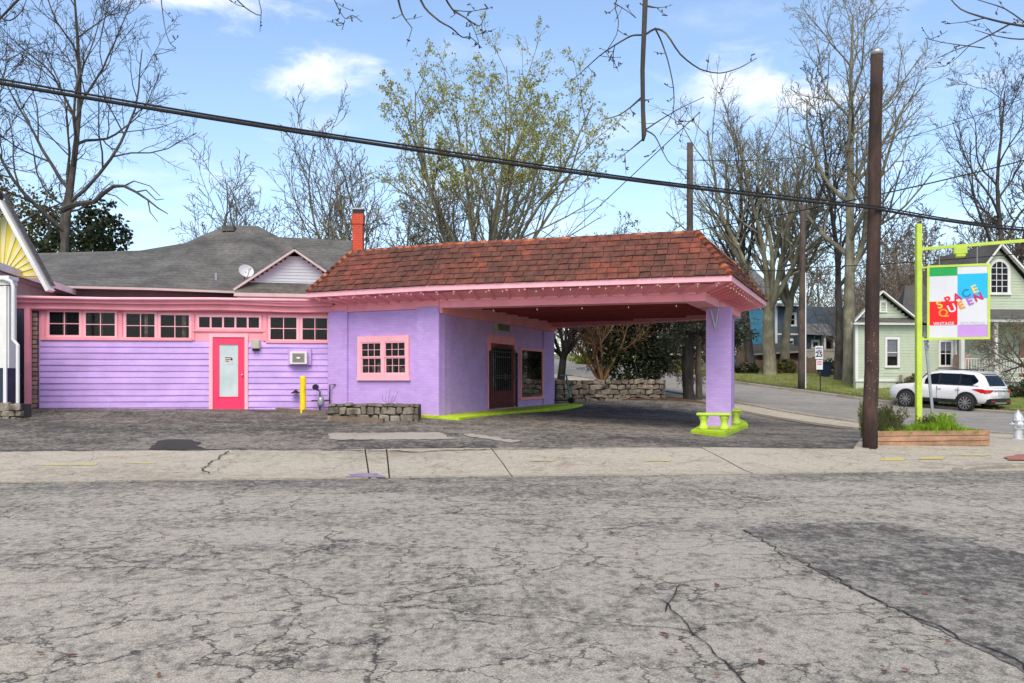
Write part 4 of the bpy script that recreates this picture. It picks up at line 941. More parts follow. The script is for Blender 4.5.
# lime kerb round the office corner (a raised strip) and the column's island with benches
FSk = FS; kx = [FS.pt(-.35, .0, 0), FS.pt(-.35, .75, 0), FS.pt(4.5, .80, 0), FS.pt(11.2, .85, 0), FS.pt(11.4, 0, 0)]
kx[0] = FO.pt(FO.len - .45, .30, 0)
mb = MB(); zz = [Z(p.x, p.y) for p in kx]
v = [(p.x, p.y, z - .1) for p, z in zip(kx, zz)] + [(p.x, p.y, max(z + .07, .57)) for p, z in zip(kx, zz)]
mb.add(v, [(0, 1, 2, 3, 4), (5, 6, 7, 8, 9)] + [(i, (i + 1) % 5, 5 + (i + 1) % 5, 5 + i) for i in range(5)])
tag(mb.build('painted_kerb', 'lime_kerb', bevel=.02), 'lime green painted raised kerb along the shop side wall', 'kerb')
isl = [ground_at(690.5, 433), ground_at(723, 437.5), ground_at(750, 427), ground_at(738, 420)]
cc = sum(isl, Vector()) / 4; iz = Z(cc.x, cc.y)
FI = FCl; mb = MB(); bk = ground_at(708, 421.5)
ip = [isl[0], isl[0].lerp(isl[1], .9), isl[1].lerp(isl[2], .08), isl[2].lerp(isl[1], .08), isl[2].lerp(isl[3], .2), isl[3], bk]
mb.prism([(p.x, p.y, iz - .08) for p in ip], (0, 0, .175)); tag(mb.build('island', 'lime_kerb', bevel=.03), 'lime green concrete island under the canopy column', 'island')
IZ = iz + .095
def bench(label, x, y, along, L=1.0):
    c = Vector((x, y, IZ)); t = thing('bench', label, 'bench', c, group='lime benches by the column')
    ax = FI.u if along else FI.n; ay = FI.n if along else -FI.u
    m = MB(); pts = []
    for s in (-1, 1): pts += [c + ax * (L / 2 * s) + ay * (.16 * q) for q in (s, -s)]
    m.prism([p + Vector((0, 0, .35)) for p in pts], (0, 0, .07)); m.build('seat', 'lime_paint', t, bevel=.02)
    for s in (-1, 1): m = MB(); m.lathe(c + ax * (s * L * .30), [(.125, 0), (.13, .05), (.10, .10), (.085, .18), (.10, .26), (.13, .31), (.125, .35)], 14); m.build('leg', 'lime_paint', t, smooth=True)
bench('lime green bench in front of the canopy column', P(714, 0, 22.7).x, 22.7, True, .86)
bench('lime green bench mostly hidden behind the canopy column', P(736, 0, 25.6).x, 25.6, False, .8)
# ------------------------------------------------------------------ things round the shop
def g3(x, y): return 190 + x / 6.507, 320 + y / 6.507
# wall air conditioner, wall box
p = FW.uz(*g3(640, 185), .05); q = FW.uz(*g3(790, 295), .05)
ac = thing('air_conditioner', 'lilac boxed air conditioner set into the purple siding right of the door', 'air conditioner', FW.pt((p[0] + q[0]) / 2, .0, q[1]))
u0, u1, z0, z1 = p[0], q[0], q[1], p[1]
mb = MB(); FW.box(mb, u0, u1, -.03, .10, z0, z1); mb.build('surround', 'lilac_paint', ac, bevel=.01)
a = FW.uz(*g3(652, 205), .2); b = FW.uz(*g3(762, 288), .2); mb = MB(); FW.box(mb, a[0], b[0], .10, .26, b[1], a[1]); mb.build('housing', 'white_paint', ac, bevel=.012)
mb = MB(); FW.box(mb, a[0] + .06, b[0] - .06, .258, .266, b[1] + .05, a[1] - .04); gr = mb.build('grille', 'beige_box', ac)
mb = MB()
for k in range(8): zz = b[1] + .07 + (a[1] - b[1] - .15) * k / 7; FW.box(mb, a[0] + .08, b[0] - .08, .266, .274, zz, zz + .014)
mb.build('louvre', 'ac_grille', gr); mb = MB(); FW.box(mb, (a[0] + b[0]) / 2 - .05, (a[0] + b[0]) / 2 + .05, .267, .279, (a[1] + b[1]) / 2 - .02, (a[1] + b[1]) / 2 + .02); mb.build('badge', 'white_clean', gr)
p = FW.uz(*g3(400, 130), .1); q = FW.uz(*g3(455, 192), .1)
wl = thing('wall_box', 'small grey weathered box light on the siding beside the door', 'wall light', FW.pt(p[0], .03, q[1]))
mb = MB(); FW.box(mb, p[0], q[0], .0, .16, q[1] + .02, p[1]); mb.build('housing', 'beige_box', wl, bevel=.02); mb = MB(); FW.box(mb, p[0] + .03, q[0] - .03, .02, .13, q[1] - .03, q[1] + .02); mb.build('lens', 'dark_room', wl)
# yellow bollard
b = ground_at(303, 413); mb = MB(); h = 1.6 - (376 - 380) / 900 * b.y - b.z
mb.lathe(b + Vector((0, 0, -.05)), [(.085, 0), (.085, h), (.07, h + .04), (.02, h + .055)], 16); tag(mb.build('bollard', 'yellow_paint', smooth=False), 'yellow painted steel bollard in front of purple siding', 'bollard')
# gas meter pipework
gp = FW.pt(FW.uz(320, 400, .3)[0], .3, 0); gp.z = Z(gp.x, gp.y)
gm_ = thing('gas_meter', 'grey gas meter pipework against the purple wall corner', 'gas meter', gp)
mb = MB(); mb.tube([gp, gp + Vector((0, 0, .55)), gp + Vector((-.12, 0, .62))], .025, 8); mb.tube([gp + Vector((.28, 0, -.05)), gp + Vector((.28, 0, .75)), gp + Vector((.45, 0, .75))], .022, 8); mb.tube([gp + Vector((-.25, 0, .28)), gp + Vector((.28, 0, .30))], .022, 8); mb.build('pipe', 'copper_pipe', gm_, smooth=True)
mb = MB(); c = gp + Vector((-.12, -.02, .68)); mb.tube([c + Vector((0, .05, 0)), c + Vector((0, -.08, 0))], .085, 14); mb.build('regulator', 'black_iron', gm_)
mb = MB(); mb.lathe(gp + Vector((.02, 0, .18)), [(.03, -.06), (.085, -.05), (.10, .0), (.10, .14), (.085, .2), (.04, .22)], 12); mb.build('meter_body', 'galvanized', gm_, smooth=True)
c = FW.pt(FW.uz(296, 393, .1)[0], .0, 0); c.z = EYE - (392 - 380) / 900 * c.y
mb = MB(); mb.tube([c, c + FW.n * .16], .015, 6); mb.lathe(c + FW.n * .18 + Vector((0, 0, -.02)), [(.14, -.02), (.13, .0), (.06, .05), (.02, .09)], 14); tag(mb.build('vent_hood', 'black_iron'), 'small dark metal hood on the siding left of the yellow bollard', 'vent')
# timbers along the lot edge
for (a, b, lab) in (((277, 411.5), (328, 414.5), 'weathered timber edging lying behind the yellow bollard'), ((331, 420), (384, 422.5), 'weathered timber edging lying before the stone planter')):
    A = ground_at(*a); B = ground_at(*b); mb = MB(); mb.bar(A + Vector((0, 0, .04)), B + Vector((0, 0, .04)), .17, .13); tag(mb.build('timber', 'timber_grey', bevel=.012), lab, 'timber', 'timbers along the lot')
# stones: six shared rounded shapes
stones = []
for k in range(8):
    r2 = random.Random(100 + k); bm = bmesh.new(); bmesh.ops.create_cube(bm, size=1.0)
    for v in bm.verts: v.co += Vector((r2.uniform(-.13, .13), r2.uniform(-.08, .08), r2.uniform(-.13, .13)))
    bmesh.ops.bevel(bm, geom=list(bm.edges), offset=.11, segments=1, affect='EDGES')
    for v in bm.verts: v.co += Vector([r2.uniform(-.02, .02) for _ in range(3)])
    me = bpy.data.meshes.new('stone'); bm.to_mesh(me); bm.free(); stones.append(me)
def stone_wall(t, fr, u0, u1, z0f, z1, dep, mat_, size=(.26, .20), seed=0, core=True, top=0.0, tilt=.12):
    """stones laid in uneven courses on the face of fr between u0 and u1"""
    r2 = random.Random(seed); z0 = min(z0f(u) for u in (u0, u1)) - .03
    if core: mb = MB(); fr.box(mb, u0 + .02, u1 - .02, -dep + .02, -.02, z0, z1 - .03); mb.build('core', 'mortar', t)
    if mat_ not in [m.name for m in stones[0].materials]:
        for k in range(len(stones)): stones[k] = stones[k].copy(); stones[k].materials.clear(); stones[k].materials.append(MT[mat_])
    z = z0
    while z < z1 - .05:
        h = min(size[1] * r2.uniform(.7, 1.4), z1 - z)
        if z1 - z - h < .07: h = z1 - z
        u = u0
        while u < u1 - .02:
            w = min(size[0] * r2.uniform(.5, 1.6), u1 - u)
            if u1 - u - w < .08: w = u1 - u
            hh = h * r2.uniform(.86, 1.04); jt = .022
            inst('stone', stones[r2.randrange(len(stones))], fr.mat(u + w / 2, -.03 + r2.uniform(-.02, .03), z + h / 2 + r2.uniform(-.015, .015), max(.05, w - jt) * 1.04, .16, max(.05, hh - jt) * 1.04, r2.uniform(-tilt, tilt)), t)
            u += w
        z += h
    return t
sp_a = ground_at(327, 419.5); sp_b = ground_at(419, 421.5)
FP = Fr((sp_a.x, sp_a.y), (sp_b.x, sp_b.y))
planter = thing('stone_planter', 'low rubble stone planter below the pink framed window', 'planter', sp_a)
zt = EYE - (403 - 380) / 900 * (sp_a.y + sp_b.y) / 2
stone_wall(planter, FP, 0, FP.len, lambda u: Z(*FP.pt(u, 0, 0).xy), zt, .35, 'stone_b', (.26, .24), 4)
FPr = Fr(FP.pt(FP.len, 0, 0).xy, FP.pt(FP.len, -1.0, 0).xy)
mb = MB(); FP.box(mb, .05, FP.len - .05, -.95, -.33, zt - .4, zt - .06); mb.build('soil', 'soil', planter)
mb = MB(); c = FP.pt(1.55, -.3, zt - .05)
for k in range(5): mb.tube([c, c + Vector((.08 * (k - 2), .02, .12)), c + Vector((.10 * (k - 2) + .05, 0, .28 + .07 * (k % 3)))], [.006, .005, .003], 4)
tag(mb.build('bare_twigs', 'twig_tan', None), 'thin bare twigs sticking out of the stone planter', 'twigs')
# rubble wall at the back of the lot
w0 = ground_at(561, 401.5); w1 = ground_at(660, 401); zt = max(w0.z, w1.z) + .86
FWl = Fr((P(556, 0, 36.4).x, 36.4), (P(664, 0, 36.9).x, 36.9))
bw = thing('stone_wall', 'dry rubble stone wall closing the back of the parking lot', 'wall', FWl.pt(2, 0, Z(*FWl.pt(2, 0, 0).xy)))
stone_wall(bw, FWl, 0, FWl.len, lambda u: Z(*FWl.pt(u, 0, 0).xy), 1.62, .45, 'stone_a', (.36, .19), 9, tilt=.25)
e_ = FWl.pt(FWl.len, 0, 0); FWe = Fr(e_.xy, (e_ + FWl.u * .12 - FWl.n * .5).xy); stone_wall(bw, FWe, 0, FWe.len, lambda u: Z(*FWe.pt(u, 0, 0).xy), 1.60, .3, 'stone_a', (.25, .19), 10)
# neighbour's stone base at the far left comes with the neighbour's house
# ------------------------------------------------------------------ sign, planter box, poles
pz = Z(8.6, 20.1)
FPl = Fr((P(877, 447, 19.85).x, 19.85), (P(990, 447, 20.25).x, 20.25))
box_ = thing('planter_box', 'long weathered timber planter box at the foot of the sign post', 'planter', FPl.pt(1.2, -.5, Z(*FPl.pt(1.2, 0, 0).xy)))
b0 = Z(*FPl.pt(FPl.len / 2, 0, 0).xy) + .02; ht = EYE - (430.5 - 380) / 900 * 20.0
for k in range(3):
    za = b0 + (ht - b0) * k / 3; zb_ = b0 + (ht - b0) * (k + 1) / 3 - .008
    for (fa, L_) in ((FPl, FPl.len), (Fr(FPl.pt(FPl.len, -.05, 0).xy, FPl.pt(FPl.len, -1.1, 0).xy), 1.05), (Fr(FPl.pt(.52, -1.1, 0).xy, FPl.pt(.06, -.05, 0).xy), 1.14), (Fr(FPl.pt(FPl.len, -1.1, 0).xy, FPl.pt(.54, -1.1, 0).xy), FPl.len - .54)):
        mb = MB(); fa.box(mb, 0.0, L_, -.05, 0.0 + .004 * (k % 2), za, zb_); mb.build('plank', 'wood_weathered', box_, bevel=.006)
mb = MB(); FPl.box(mb, .56, FPl.len - .05, -1.04, -.06, b0, ht - .06); mb.prism([FPl.pt(.14, -.06, b0), FPl.pt(.56, -.06, b0), FPl.pt(.56, -1.0, b0)], (0, 0, ht - .06 - b0)); mb.build('soil', 'soil', box_)
def blades(mb, c, n, rad, h, rg, w=.008, lean=.35):
    for _ in range(n):
        a = rg.uniform(0, 6.28); r_ = rad * math.sqrt(rg.random()); p = c + Vector((math.cos(a) * r_, math.sin(a) * r_, 0)); hh = h * rg.uniform(.5, 1.15)
        d = Vector((rg.gauss(0, lean), rg.gauss(0, lean), 1)).normalized() * hh; s = Vector((math.cos(a + 1), math.sin(a + 1), 0)) * w; m_ = p + d * .55; t_ = p + d + Vector((d.x, d.y, 0)) * .5
        mb.add([p - s, p + s, m_ + s * .7, m_ - s * .7, t_], [(0, 1, 2, 3), (3, 2, 4)])
rg = random.Random(8)
mb = MB()
for k in range(260):
    d = rg.uniform(-1.0, -.08); u = rg.uniform(.2 - .4 * d, FPl.len - .1); hgt = .15 + .09 * mnoise.noise((u * 2, d * 2, 0)) + .16 * math.exp(-((u - 1.75) / .35) ** 2) - .05 * (u > 2.1)
    blades(mb, FPl.pt(u, d, ht - .07), 26, .12, max(.07, hgt), rg, .009)
tag(mb.build('grass', 'grass_bright', kind='stuff'), 'bright green grass filling the timber planter box', 'grass')
mb = MB()
for k in range(70):
    u = max(.25, rg.gauss(.5, .25)); d = rg.uniform(-.95, -.2); blades(mb, FPl.pt(max(.06, u), d, ht - .07), 14, .10, .52 * math.exp(-((u - .42) / .5) ** 2), rg, .008, .22)
tag(mb.build('tall_grass', 'grass_dull', kind='stuff'), 'tall tufted grass at the pole end of the planter box', 'grass')
def sprig_bush(name, label, c, n, rad, h, leaf, ls, seed, cat='shrub', stem='bark_brown'):
    t = thing(name, label, cat, c); r2 = random.Random(seed); st = MB(); lf = MB()
    for _ in range(n):
        a = r2.uniform(0, 6.28); e = c + Vector((math.cos(a) * rad * r2.random(), math.sin(a) * rad * r2.random(), h * r2.uniform(.6, 1.05))); b = c + Vector((math.cos(a), math.sin(a), 0)) * rad * .35 * r2.random(); m_ = b.lerp(e, .5) + Vector((r2.uniform(-.03, .03), r2.uniform(-.03, .03), .02))
        st.tube([b, m_, e], [.006, .005, .003], 3, False)
        for k in range(16):
            q = b.lerp(e, .2 + .8 * k / 16); d = Vector((r2.gauss(0, 1), r2.gauss(0, 1), .9)).normalized() * ls; s = d.cross(Vector((r2.gauss(0, 1), r2.gauss(0, 1), r2.gauss(0, 1)))).normalized() * ls * .16
            lf.add([q, q + d * .5 + s, q + d, q + d * .5 - s], [(0, 1, 2, 3)])
    st.build('stem', stem, t); lf.build('foliage', leaf, t); return t
pb = P(918.5, 0, 20.75); sb_x = P(934.5, 0, 20.9).x
c1 = FPl.pt(.62, -.6, ht - .07); sprig_bush('rosemary_shrub', 'upright needly green shrub behind the foot of the dark pole', c1, 90, .55, .62, 'grass_dull', .09, 11)
sprig_bush('rosemary_shrub', 'small green sprig peeking out left of the dark pole', GZ(P(864, 0, 20.9).x, 20.9, .0), 40, .14, 1.0, 'leaf_yellowgreen', .09, 12)
sprig_bush('low_shrub', 'low reddish green shrub at the lime post foot', Vector((pb.x + .15, pb.y - .15, ht - .07)), 40, .28, .34, 'leaf_olive', .08, 13)
sprig_bush('low_shrub', 'low leafy plant under the leaning sticker post', Vector((sb_x, 20.6, ht - .07)), 50, .35, .42, 'grass_bright', .09, 14)
# shop sign
pb = P(918.5, 0, 20.75); pb.z = ht - .15
sign = thing('shop_sign', 'lime green sign post with colourful checkered hanging panel and lettering', 'sign', pb)
mb = MB(); topz = EYE + (380 - 224) / 900 * pb.y; mb.bar(pb, (pb.x, pb.y, topz), .125, .125, (0, 1, 0)); mb.build('post', 'lime_paint', sign, bevel=.01)
ang = R(-20); dirn = Vector((math.cos(ang), math.sin(ang)))
FSg = Fr((pb.x, pb.y), (pb.x + dirn.x, pb.y + dirn.y))
def sz(px, py): return FSg.uz(px, py)
a = sz(922, 249); b = sz(1024, 241); mb = MB(); mb.bar(FSg.pt(.07, 0, a[1]), FSg.pt(b[0] + .6, 0, b[1] + .03), .06, .07); mb.build('arm', 'lime_paint', sign)
c = sz(960, 252); mb = MB(); FSg.box(mb, c[0] - .14, c[0] + .14, -.08, .12, c[1] - .06, c[1] + .10); FSg.box(mb, c[0] - .10, c[0] + .10, -.06, .16, c[1] - .13, c[1] - .06); mb.build('floodlight', 'lime_paint', sign, bevel=.015)
L0, T0 = sz(927, 266); R0, B0 = sz(990, 340); T1 = sz(990, 263)[1]; T0 = (T0 + T1) / 2; 
x0, y0 = sz(930, 268); x1, y1 = sz(987, 337); xm = sz(957.5, 300)[0]
fl = .05; pu0, pu1, pz0, pz1 = L0, R0, sz(927, 340)[1], T0
mb = MB()
for (u0, u1, z0, z1) in ((pu0, pu1, pz1 - fl, pz1), (pu0, pu1, pz0, pz0 + fl), (pu0, pu0 + fl, pz0 + fl, pz1 - fl), (pu1 - fl, pu1, pz0 + fl, pz1 - fl)): FSg.box(mb, u0, u1, -.03, .03, z0, z1)
mb.build('panel_frame', 'lime_paint', sign)
u0, u1, z0, z1 = pu0 + fl, pu1 - fl, pz0 + fl, pz1 - fl
mb = MB(); FSg.box(mb, u0, u1, -.018, .018, z0, z1); pan = mb.build('panel', 'sign_white', sign)
um = u0 + (u1 - u0) * .487; H_ = z1 - z0
def zfrac(f): return z1 - H_ * f
for m_, (a, b, f0, f1) in (('sign_green', (u0, um, 0.0, .125)), ('sign_blue', (um, u1, .105, .455)), ('sign_red', (u0, um, .485, .825)), ('sign_lilac', (um, u1, .825, 1.0))):
    mb = MB(); FSg.box(mb, a + .001, b - .001, .018, .021, zfrac(f1) + .001, zfrac(f0) - .001); o = mb.build('colour_block', m_, pan)
def letter(ch, u, z, size, mat_, rot, parent, fr, d=.026, ext=.004, bold=.012, name='letter'):
    cu = bpy.data.curves.new(name, 'FONT'); cu.body = ch; cu.size = size; cu.extrude = ext; cu.align_x = 'CENTER'; cu.align_y = 'CENTER'; cu.offset = bold; cu.materials.append(MT[mat_])
    M = Matrix.Translation(fr.pt(u, d, z)) @ Matrix((fr.u, Vector((0, 0, 1)), fr.n)).transposed().to_4x4() @ Matrix.Rotation(rot, 4, 'Z')
    tmp = bpy.data.objects.new('tmp', cu); C.objects.link(tmp); dg = bpy.context.evaluated_depsgraph_get(); me = bpy.data.meshes.new_from_object(tmp.evaluated_get(dg)); me.name = name
    bpy.data.objects.remove(tmp); bpy.data.curves.remove(cu)
    if not me.materials: me.materials.append(MT[mat_])
    return inst(name, me, M, parent)
def spx(x, y): return FSg.uz(924 + x / 8.54, 262 + y / 8.54, .02)
for ch, x, y, m_ in (('S', 132, 368, 'letter_yellow'), ('P', 205, 330, 'sign_red'), ('A', 283, 302, 'letter_crimson'), ('C', 360, 270, 'letter_teal'), ('E', 432, 235, 'letter_yellow')):
    u, z = spx(x, y); letter(ch, u, z, .245, m_, R(22), pan, FSg, bold=.006)
for ch, x, y, m_ in (('Q', 165, 438, 'letter_orange'), ('U', 238, 398, 'sign_white'), ('E', 318, 368, 'letter_orange'), ('E', 392, 335, 'letter_violet'), ('N', 465, 300, 'letter_crimson')):
    u, z = spx(x, y); letter(ch, u, z, .245, m_, R(22), pan, FSg, .030, bold=.006)
u, z = spx(168, 528); letter('VINTAGE', u, z, .105, 'sign_white', 0, pan, FSg, .026, .002, .001, 'lettering')
u, z = spx(415, 524); letter('BOUTIQUE', u, z, .10, 'letter_grey', 0, pan, FSg, .026, .002, .001, 'lettering')
mb = MB(); a = sz(924, 267); FSg.box(mb, .07, pu0, -.02, .02, pz1 - .06, pz1 - .02); FSg.box(mb, .07, pu0, -.02, .02, pz0 + .0, pz0 + .04); mb.build('bracket', 'lime_paint', sign)
mb = MB(); zl = FSg.uz(960, 245)[1]
for f in (.2, .8): u = pu0 + (pu1 - pu0) * f; mb.tube([FSg.pt(u, 0, pz1), FSg.pt(u, 0, zl + .06)], .008, 6)
mb.build('hanger', 'galvanized', sign)
# leaning grey post with stickers seen from behind
sb = P(934.5, 0, 20.9); sb.z = ht - .12; sp = thing('leaning_post', 'leaning grey steel post with stickers beside the lime post', 'post', sb)
tp = P(924.5, 326, sb.y); mb = MB(); mb.bar(sb, tp, .06, .03, (0, 1, 0)); mb.build('post', 'galvanized', sp)
mb = MB(); d_ = (tp - sb).normalized()
for k in range(3): c = sb + d_ * ((tp - sb).length * (.80 + .06 * k)); mb.box((c.x - .06, c.y - .03 - .002 * k, c.z - .05), (c.x + .05, c.y - .022, c.z + .05))
mb.build('sticker', 'sticker', sp)
mb = MB(); c = tp; mb.box((c.x - .16, c.y + .02, c.z - .25), (c.x + .10, c.y + .026, c.z + .02)); mb.build('sign_plate', 'galvanized', sp)
# utility poles
def pole(name, label, base, top, r0, r1, mat_, group='wooden utility poles'):
    t = thing(name, label, 'utility pole', base, group=group); mb = MB(); n = 10
    mb.tube([Vector(base).lerp(Vector(top), k / n) + (Vector((random.Random(k).uniform(-.01, .01), 0, 0)) if 0 < k < n else Vector()) - (Vector((0, 0, .3)) if k == 0 else Vector()) for k in range(n + 1)], [r0 + (r1 - r0) * k / n for k in range(n + 1)], 16)
    mb.build('shaft', mat_, t, smooth=True); return t
pb2 = ground_at(870, 449); pt2 = P(877, 50, pb2.y + .1)
mp = pole('utility_pole', 'tall dark brown utility pole at the pavement edge beside the planter box', pb2, pt2, .155, .125, 'pole_wood')
mb = MB(); mb.lathe(pt2 + Vector((0, 0, -.02)), [(.135, -.10), (.135, 0), (.10, .03), (.02, .04)], 14); mb.build('pole_cap', 'galvanized', mp, smooth=True)
mb = MB(); r2 = random.Random(3)
for k in range(26):
    z = r2.uniform(1.0, 2.6); a = r2.uniform(-2.6, -.6); c = Vector(pb2).lerp(pt2, (z - pb2.z) / (pt2.z - pb2.z)) + Vector((math.cos(a), math.sin(a), 0)) * .149; mb.box(c - Vector((.006, .006, .006)), c + Vector((.006, .006, .006)))
mb.build('staple', 'metal_grey', mp)
pb3 = P(690, 0, 38.5); pb3.z = Z(pb3.x, pb3.y); pole('utility_pole', 'brown utility pole rising behind the tiled canopy roof', pb3, P(690, 143, 38.5), .16, .13, 'pole_brown')
pb4 = ground_at(801.5, 390.5); p4 = pole('utility_pole', 'utility pole with pale conduit across the side street near the speed sign', pb4, P(803, 205, pb4.y), .20, .15, 'pole_brown')
mb = MB(); c = pb4 + Vector((.19, -.12, 0)); mb.tube([c, c + Vector((0, 0, 6.5))], .035, 8); mb.build('conduit', 'white_paint', p4)
# cables
def cable(name, label, pts, r, mat_='black_rubber', sag=0.0, group='overhead cables'):
    P3 = [Vector(p) for p in pts]; q = []
    for a, b in zip(P3, P3[1:]):
        n = 16
        for k in range(n): t_ = k / n; q.append(a.lerp(b, t_) - Vector((0, 0, sag * 4 * t_ * (1 - t_))))
    q.append(P3[-1]); mb = MB(); mb.tube(q, r, 8); return tag(mb.build(name, mat_, smooth=True), label, 'cable', group)
A_ = P(-150, 57, 11.6); B_ = Vector(P(872, 208, pb2.y - .2)); D_ = P(1150, 236, pb2.y + 3)
cable('overhead_cable', 'thick black bundled cable sagging across the whole view above the street', [A_, B_, D_], .028, sag=.16)
t_ = thing('cable_lashing', 'thin wire lashed along the thick black street cable', 'cable', A_)
mb = MB(); q = []
for a, b in ((A_, B_), (B_, D_)):
    for k in range(17): f = k / 16; q.append(a.lerp(b, f) - Vector((0, 0, .16 * 4 * f * (1 - f) - .05 - .006 * math.sin(k))))
mb.tube(q, .016, 6); mb.build('wire', 'black_iron', t_)
cable('service_wire', 'thin wire running from the dark pole to the upper right', [P(640, 240, 45), P(872, 196, 24), P(1100, 140, 24)], .018, sag=.05)
cable('service_wire', 'thin wire passing behind the sign towards the far pole', [P(745, 269, 44), P(802, 268, pb4.y), P(1100, 246, 42)], .024, sag=.12)
cable('service_wire', 'thin wire from the far right sky down to the brown pole', [P(1060, 84, 40), P(860, 150, 45), P(690, 160, 38.5)], .016, sag=.2)
cable('service_wire', 'thin wire slanting down to the tiled roof from the hanging branch', [P(700, 112, 20), P(560, 243, 24)], .010)
# ------------------------------------------------------------------ hydrant
hb = ground_at(1018, 440.5); hy = thing('fire_hydrant', 'silver painted fire hydrant at the pavement corner', 'fire hydrant', hb)
S = .80 / .78
mb = MB(); mb.lathe(hb, [(.16, -.02), (.16, .05), (.11, .06), (.105, .30), (.15, .31), (.15, .345), (.115, .35), (.115, .50), (.15, .51), (.15, .545), (.135, .56), (.125, .62), (.09, .69), (.045, .73), (.04, .745), (.03, .75), (.03, .79), (.01, .80)], 20); mb.build('barrel', 'silver_paint', hy, smooth=False)
for dx, dy, r_ in ((1, 0, .055), (-1, 0, .055), (-.2, -1, .075)):
    d = Vector((dx, dy, 0)).normalized(); c = hb + Vector((0, 0, .43)); mb = MB(); mb.tube([c + d * .08, c + d * .15, c + d * .155, c + d * .19, c + d * .20, c + d * .225], [r_ * .8, r_ * .8, r_, r_, r_ * .4, r_ * .35], 12); mb.build('nozzle_cap', 'silver_paint', hy)
mb = MB(); mb.lathe(hb, [(.24, -.05), (.24, .02), (.23, .03)], 12); mb.build('base_plate', 'wood_dark', hy)
# ------------------------------------------------------------------ speed limit sign, bin, scooter
b = ground_at(820.5, 392.5); ss = thing('speed_sign', 'white speed limit sign on a thin post across the side street', 'traffic sign', b)
mb = MB(); mb.bar(b - Vector((0, 0, .1)), P(820, 346, b.y + .05), .05, .05); mb.build('post', 'black_iron', ss)
FT = Fr((P(815, 0, b.y - .05).x, b.y - .05), (P(824, 0, b.y - .05).x, b.y - .05)); 
def tz(px, py): return FT.uz(px, py)
u0, z1 = tz(815.3, 346); u1, z0 = tz(823, 359); mb = MB(); FT.box(mb, u0, u1, -.01, .0, z0, z1); pl = mb.build('plate', 'sign_white', ss)
letter('SPEED', (u0 + u1) / 2, z1 - .13, .13, 'letter_black', 0, pl, FT, .004, .002, .003, 'lettering'); letter('LIMIT', (u0 + u1) / 2, z1 - .27, .13, 'letter_black', 0, pl, FT, .004, .002, .003, 'lettering'); letter('25', (u0 + u1) / 2, z0 + .24, .38, 'letter_black', 0, pl, FT, .004, .002, .012, 'lettering')
v0, y1_ = tz(816.3, 360); v1, y0_ = tz(822.8, 369.5); mb = MB(); FT.box(mb, v0, v1, -.01, .0, y0_, y1_); p2 = mb.build('plate', 'sign_white', ss)
mb = MB()
for k in range(3): FT.box(mb, v0 + .05, v1 - .05, .001, .003, y1_ - .10 - .08 * k, y1_ - .06 - .08 * k)
mb.build('print', 'tail_red', p2)
b = ground_at(825, 378); bn = thing('wheeled_bin', 'dark blue wheeled bin on the lawn behind the speed sign', 'bin', b)
mb = MB(); w = .3; mb.add([b + Vector(q) for q in ((-.24, -.26, .08), (.24, -.26, .08), (.24, .26, .08), (-.24, .26, .08), (-.30, -.34, .95), (.30, -.34, .95), (.30, .34, .95), (-.30, .34, .95))], [(0, 3, 2, 1), (4, 5, 6, 7), (0, 1, 5, 4), (1, 2, 6, 5), (2, 3, 7, 6), (3, 0, 4, 7)]); mb.build('body', 'bin_blue', bn, bevel=.02)
mb = MB(); mb.box(b + Vector((-.32, -.38, .955)), b + Vector((.32, .36, 1.04))); mb.build('lid', 'bin_blue', bn, bevel=.03)
for s in (-1, 1): mb = MB(); mb.tube([b + Vector((s * .26, .27, .1)), b + Vector((s * .31, .27, .1))], .1, 12); mb.build('wheel', 'black_rubber', bn)
b = ground_at(561, 403.5); sc = thing('kick_scooter', 'dark kick scooter parked at the stone wall beside the shop corner', 'scooter', b)
ax = Vector((.95, -.30, 0)); z_ = Vector((0, 0, 1)); 
mb = MB(); mb.bar(b - ax * .45 + z_ * .13, b + ax * .30 + z_ * .13, .16, .05); mb.build('deck', 'black_rubber', sc, bevel=.01)
mb = MB(); f_ = b + ax * .42 + z_ * .12; h_ = b + ax * .22 + z_ * 1.12; mb.tube([f_, b + ax * .36 + z_ * .3, h_], .035, 8); mb.bar(b + ax * .28 + z_ * .13, b + ax * .36 + z_ * .3, .06, .06); mb.build('stem', 'teal_paint', sc)
mb = MB(); mb.tube([h_ - Vector((.25, .05, 0)), h_ + Vector((.25, .05, 0))], .02, 8); mb.build('handlebar', 'teal_paint', sc)
for c in (f_, b - ax * .5 + z_ * .12): mb = MB(); mb.tube([c + Vector((.02, .05, 0)), c - Vector((.02, .05, 0))], .12, 16); mb.build('wheel', 'black_rubber', sc)
# ------------------------------------------------------------------ the white SUV
rear_w = ground_at(965.5, 411.2); front_w = ground_at(902.4, 406.3)
hd = Vector((-.56, .828, 0)); 
cz = rear_w + hd * 1.41
sl = (Z(*(rear_w + hd * 2.82).xy) - rear_w.z) / 2.82
car = thing('parked_suv', 'white SUV parked along the far kerb of the side street', 'car', Vector((cz.x, cz.y, Z(cz.x, cz.y))), math.atan2(hd.y, hd.x))
car.rotation_euler[1] = -math.atan(sl); WM[car.name] = WM[car.name] @ Matrix.Rotation(-math.atan(sl), 4, 'Y')
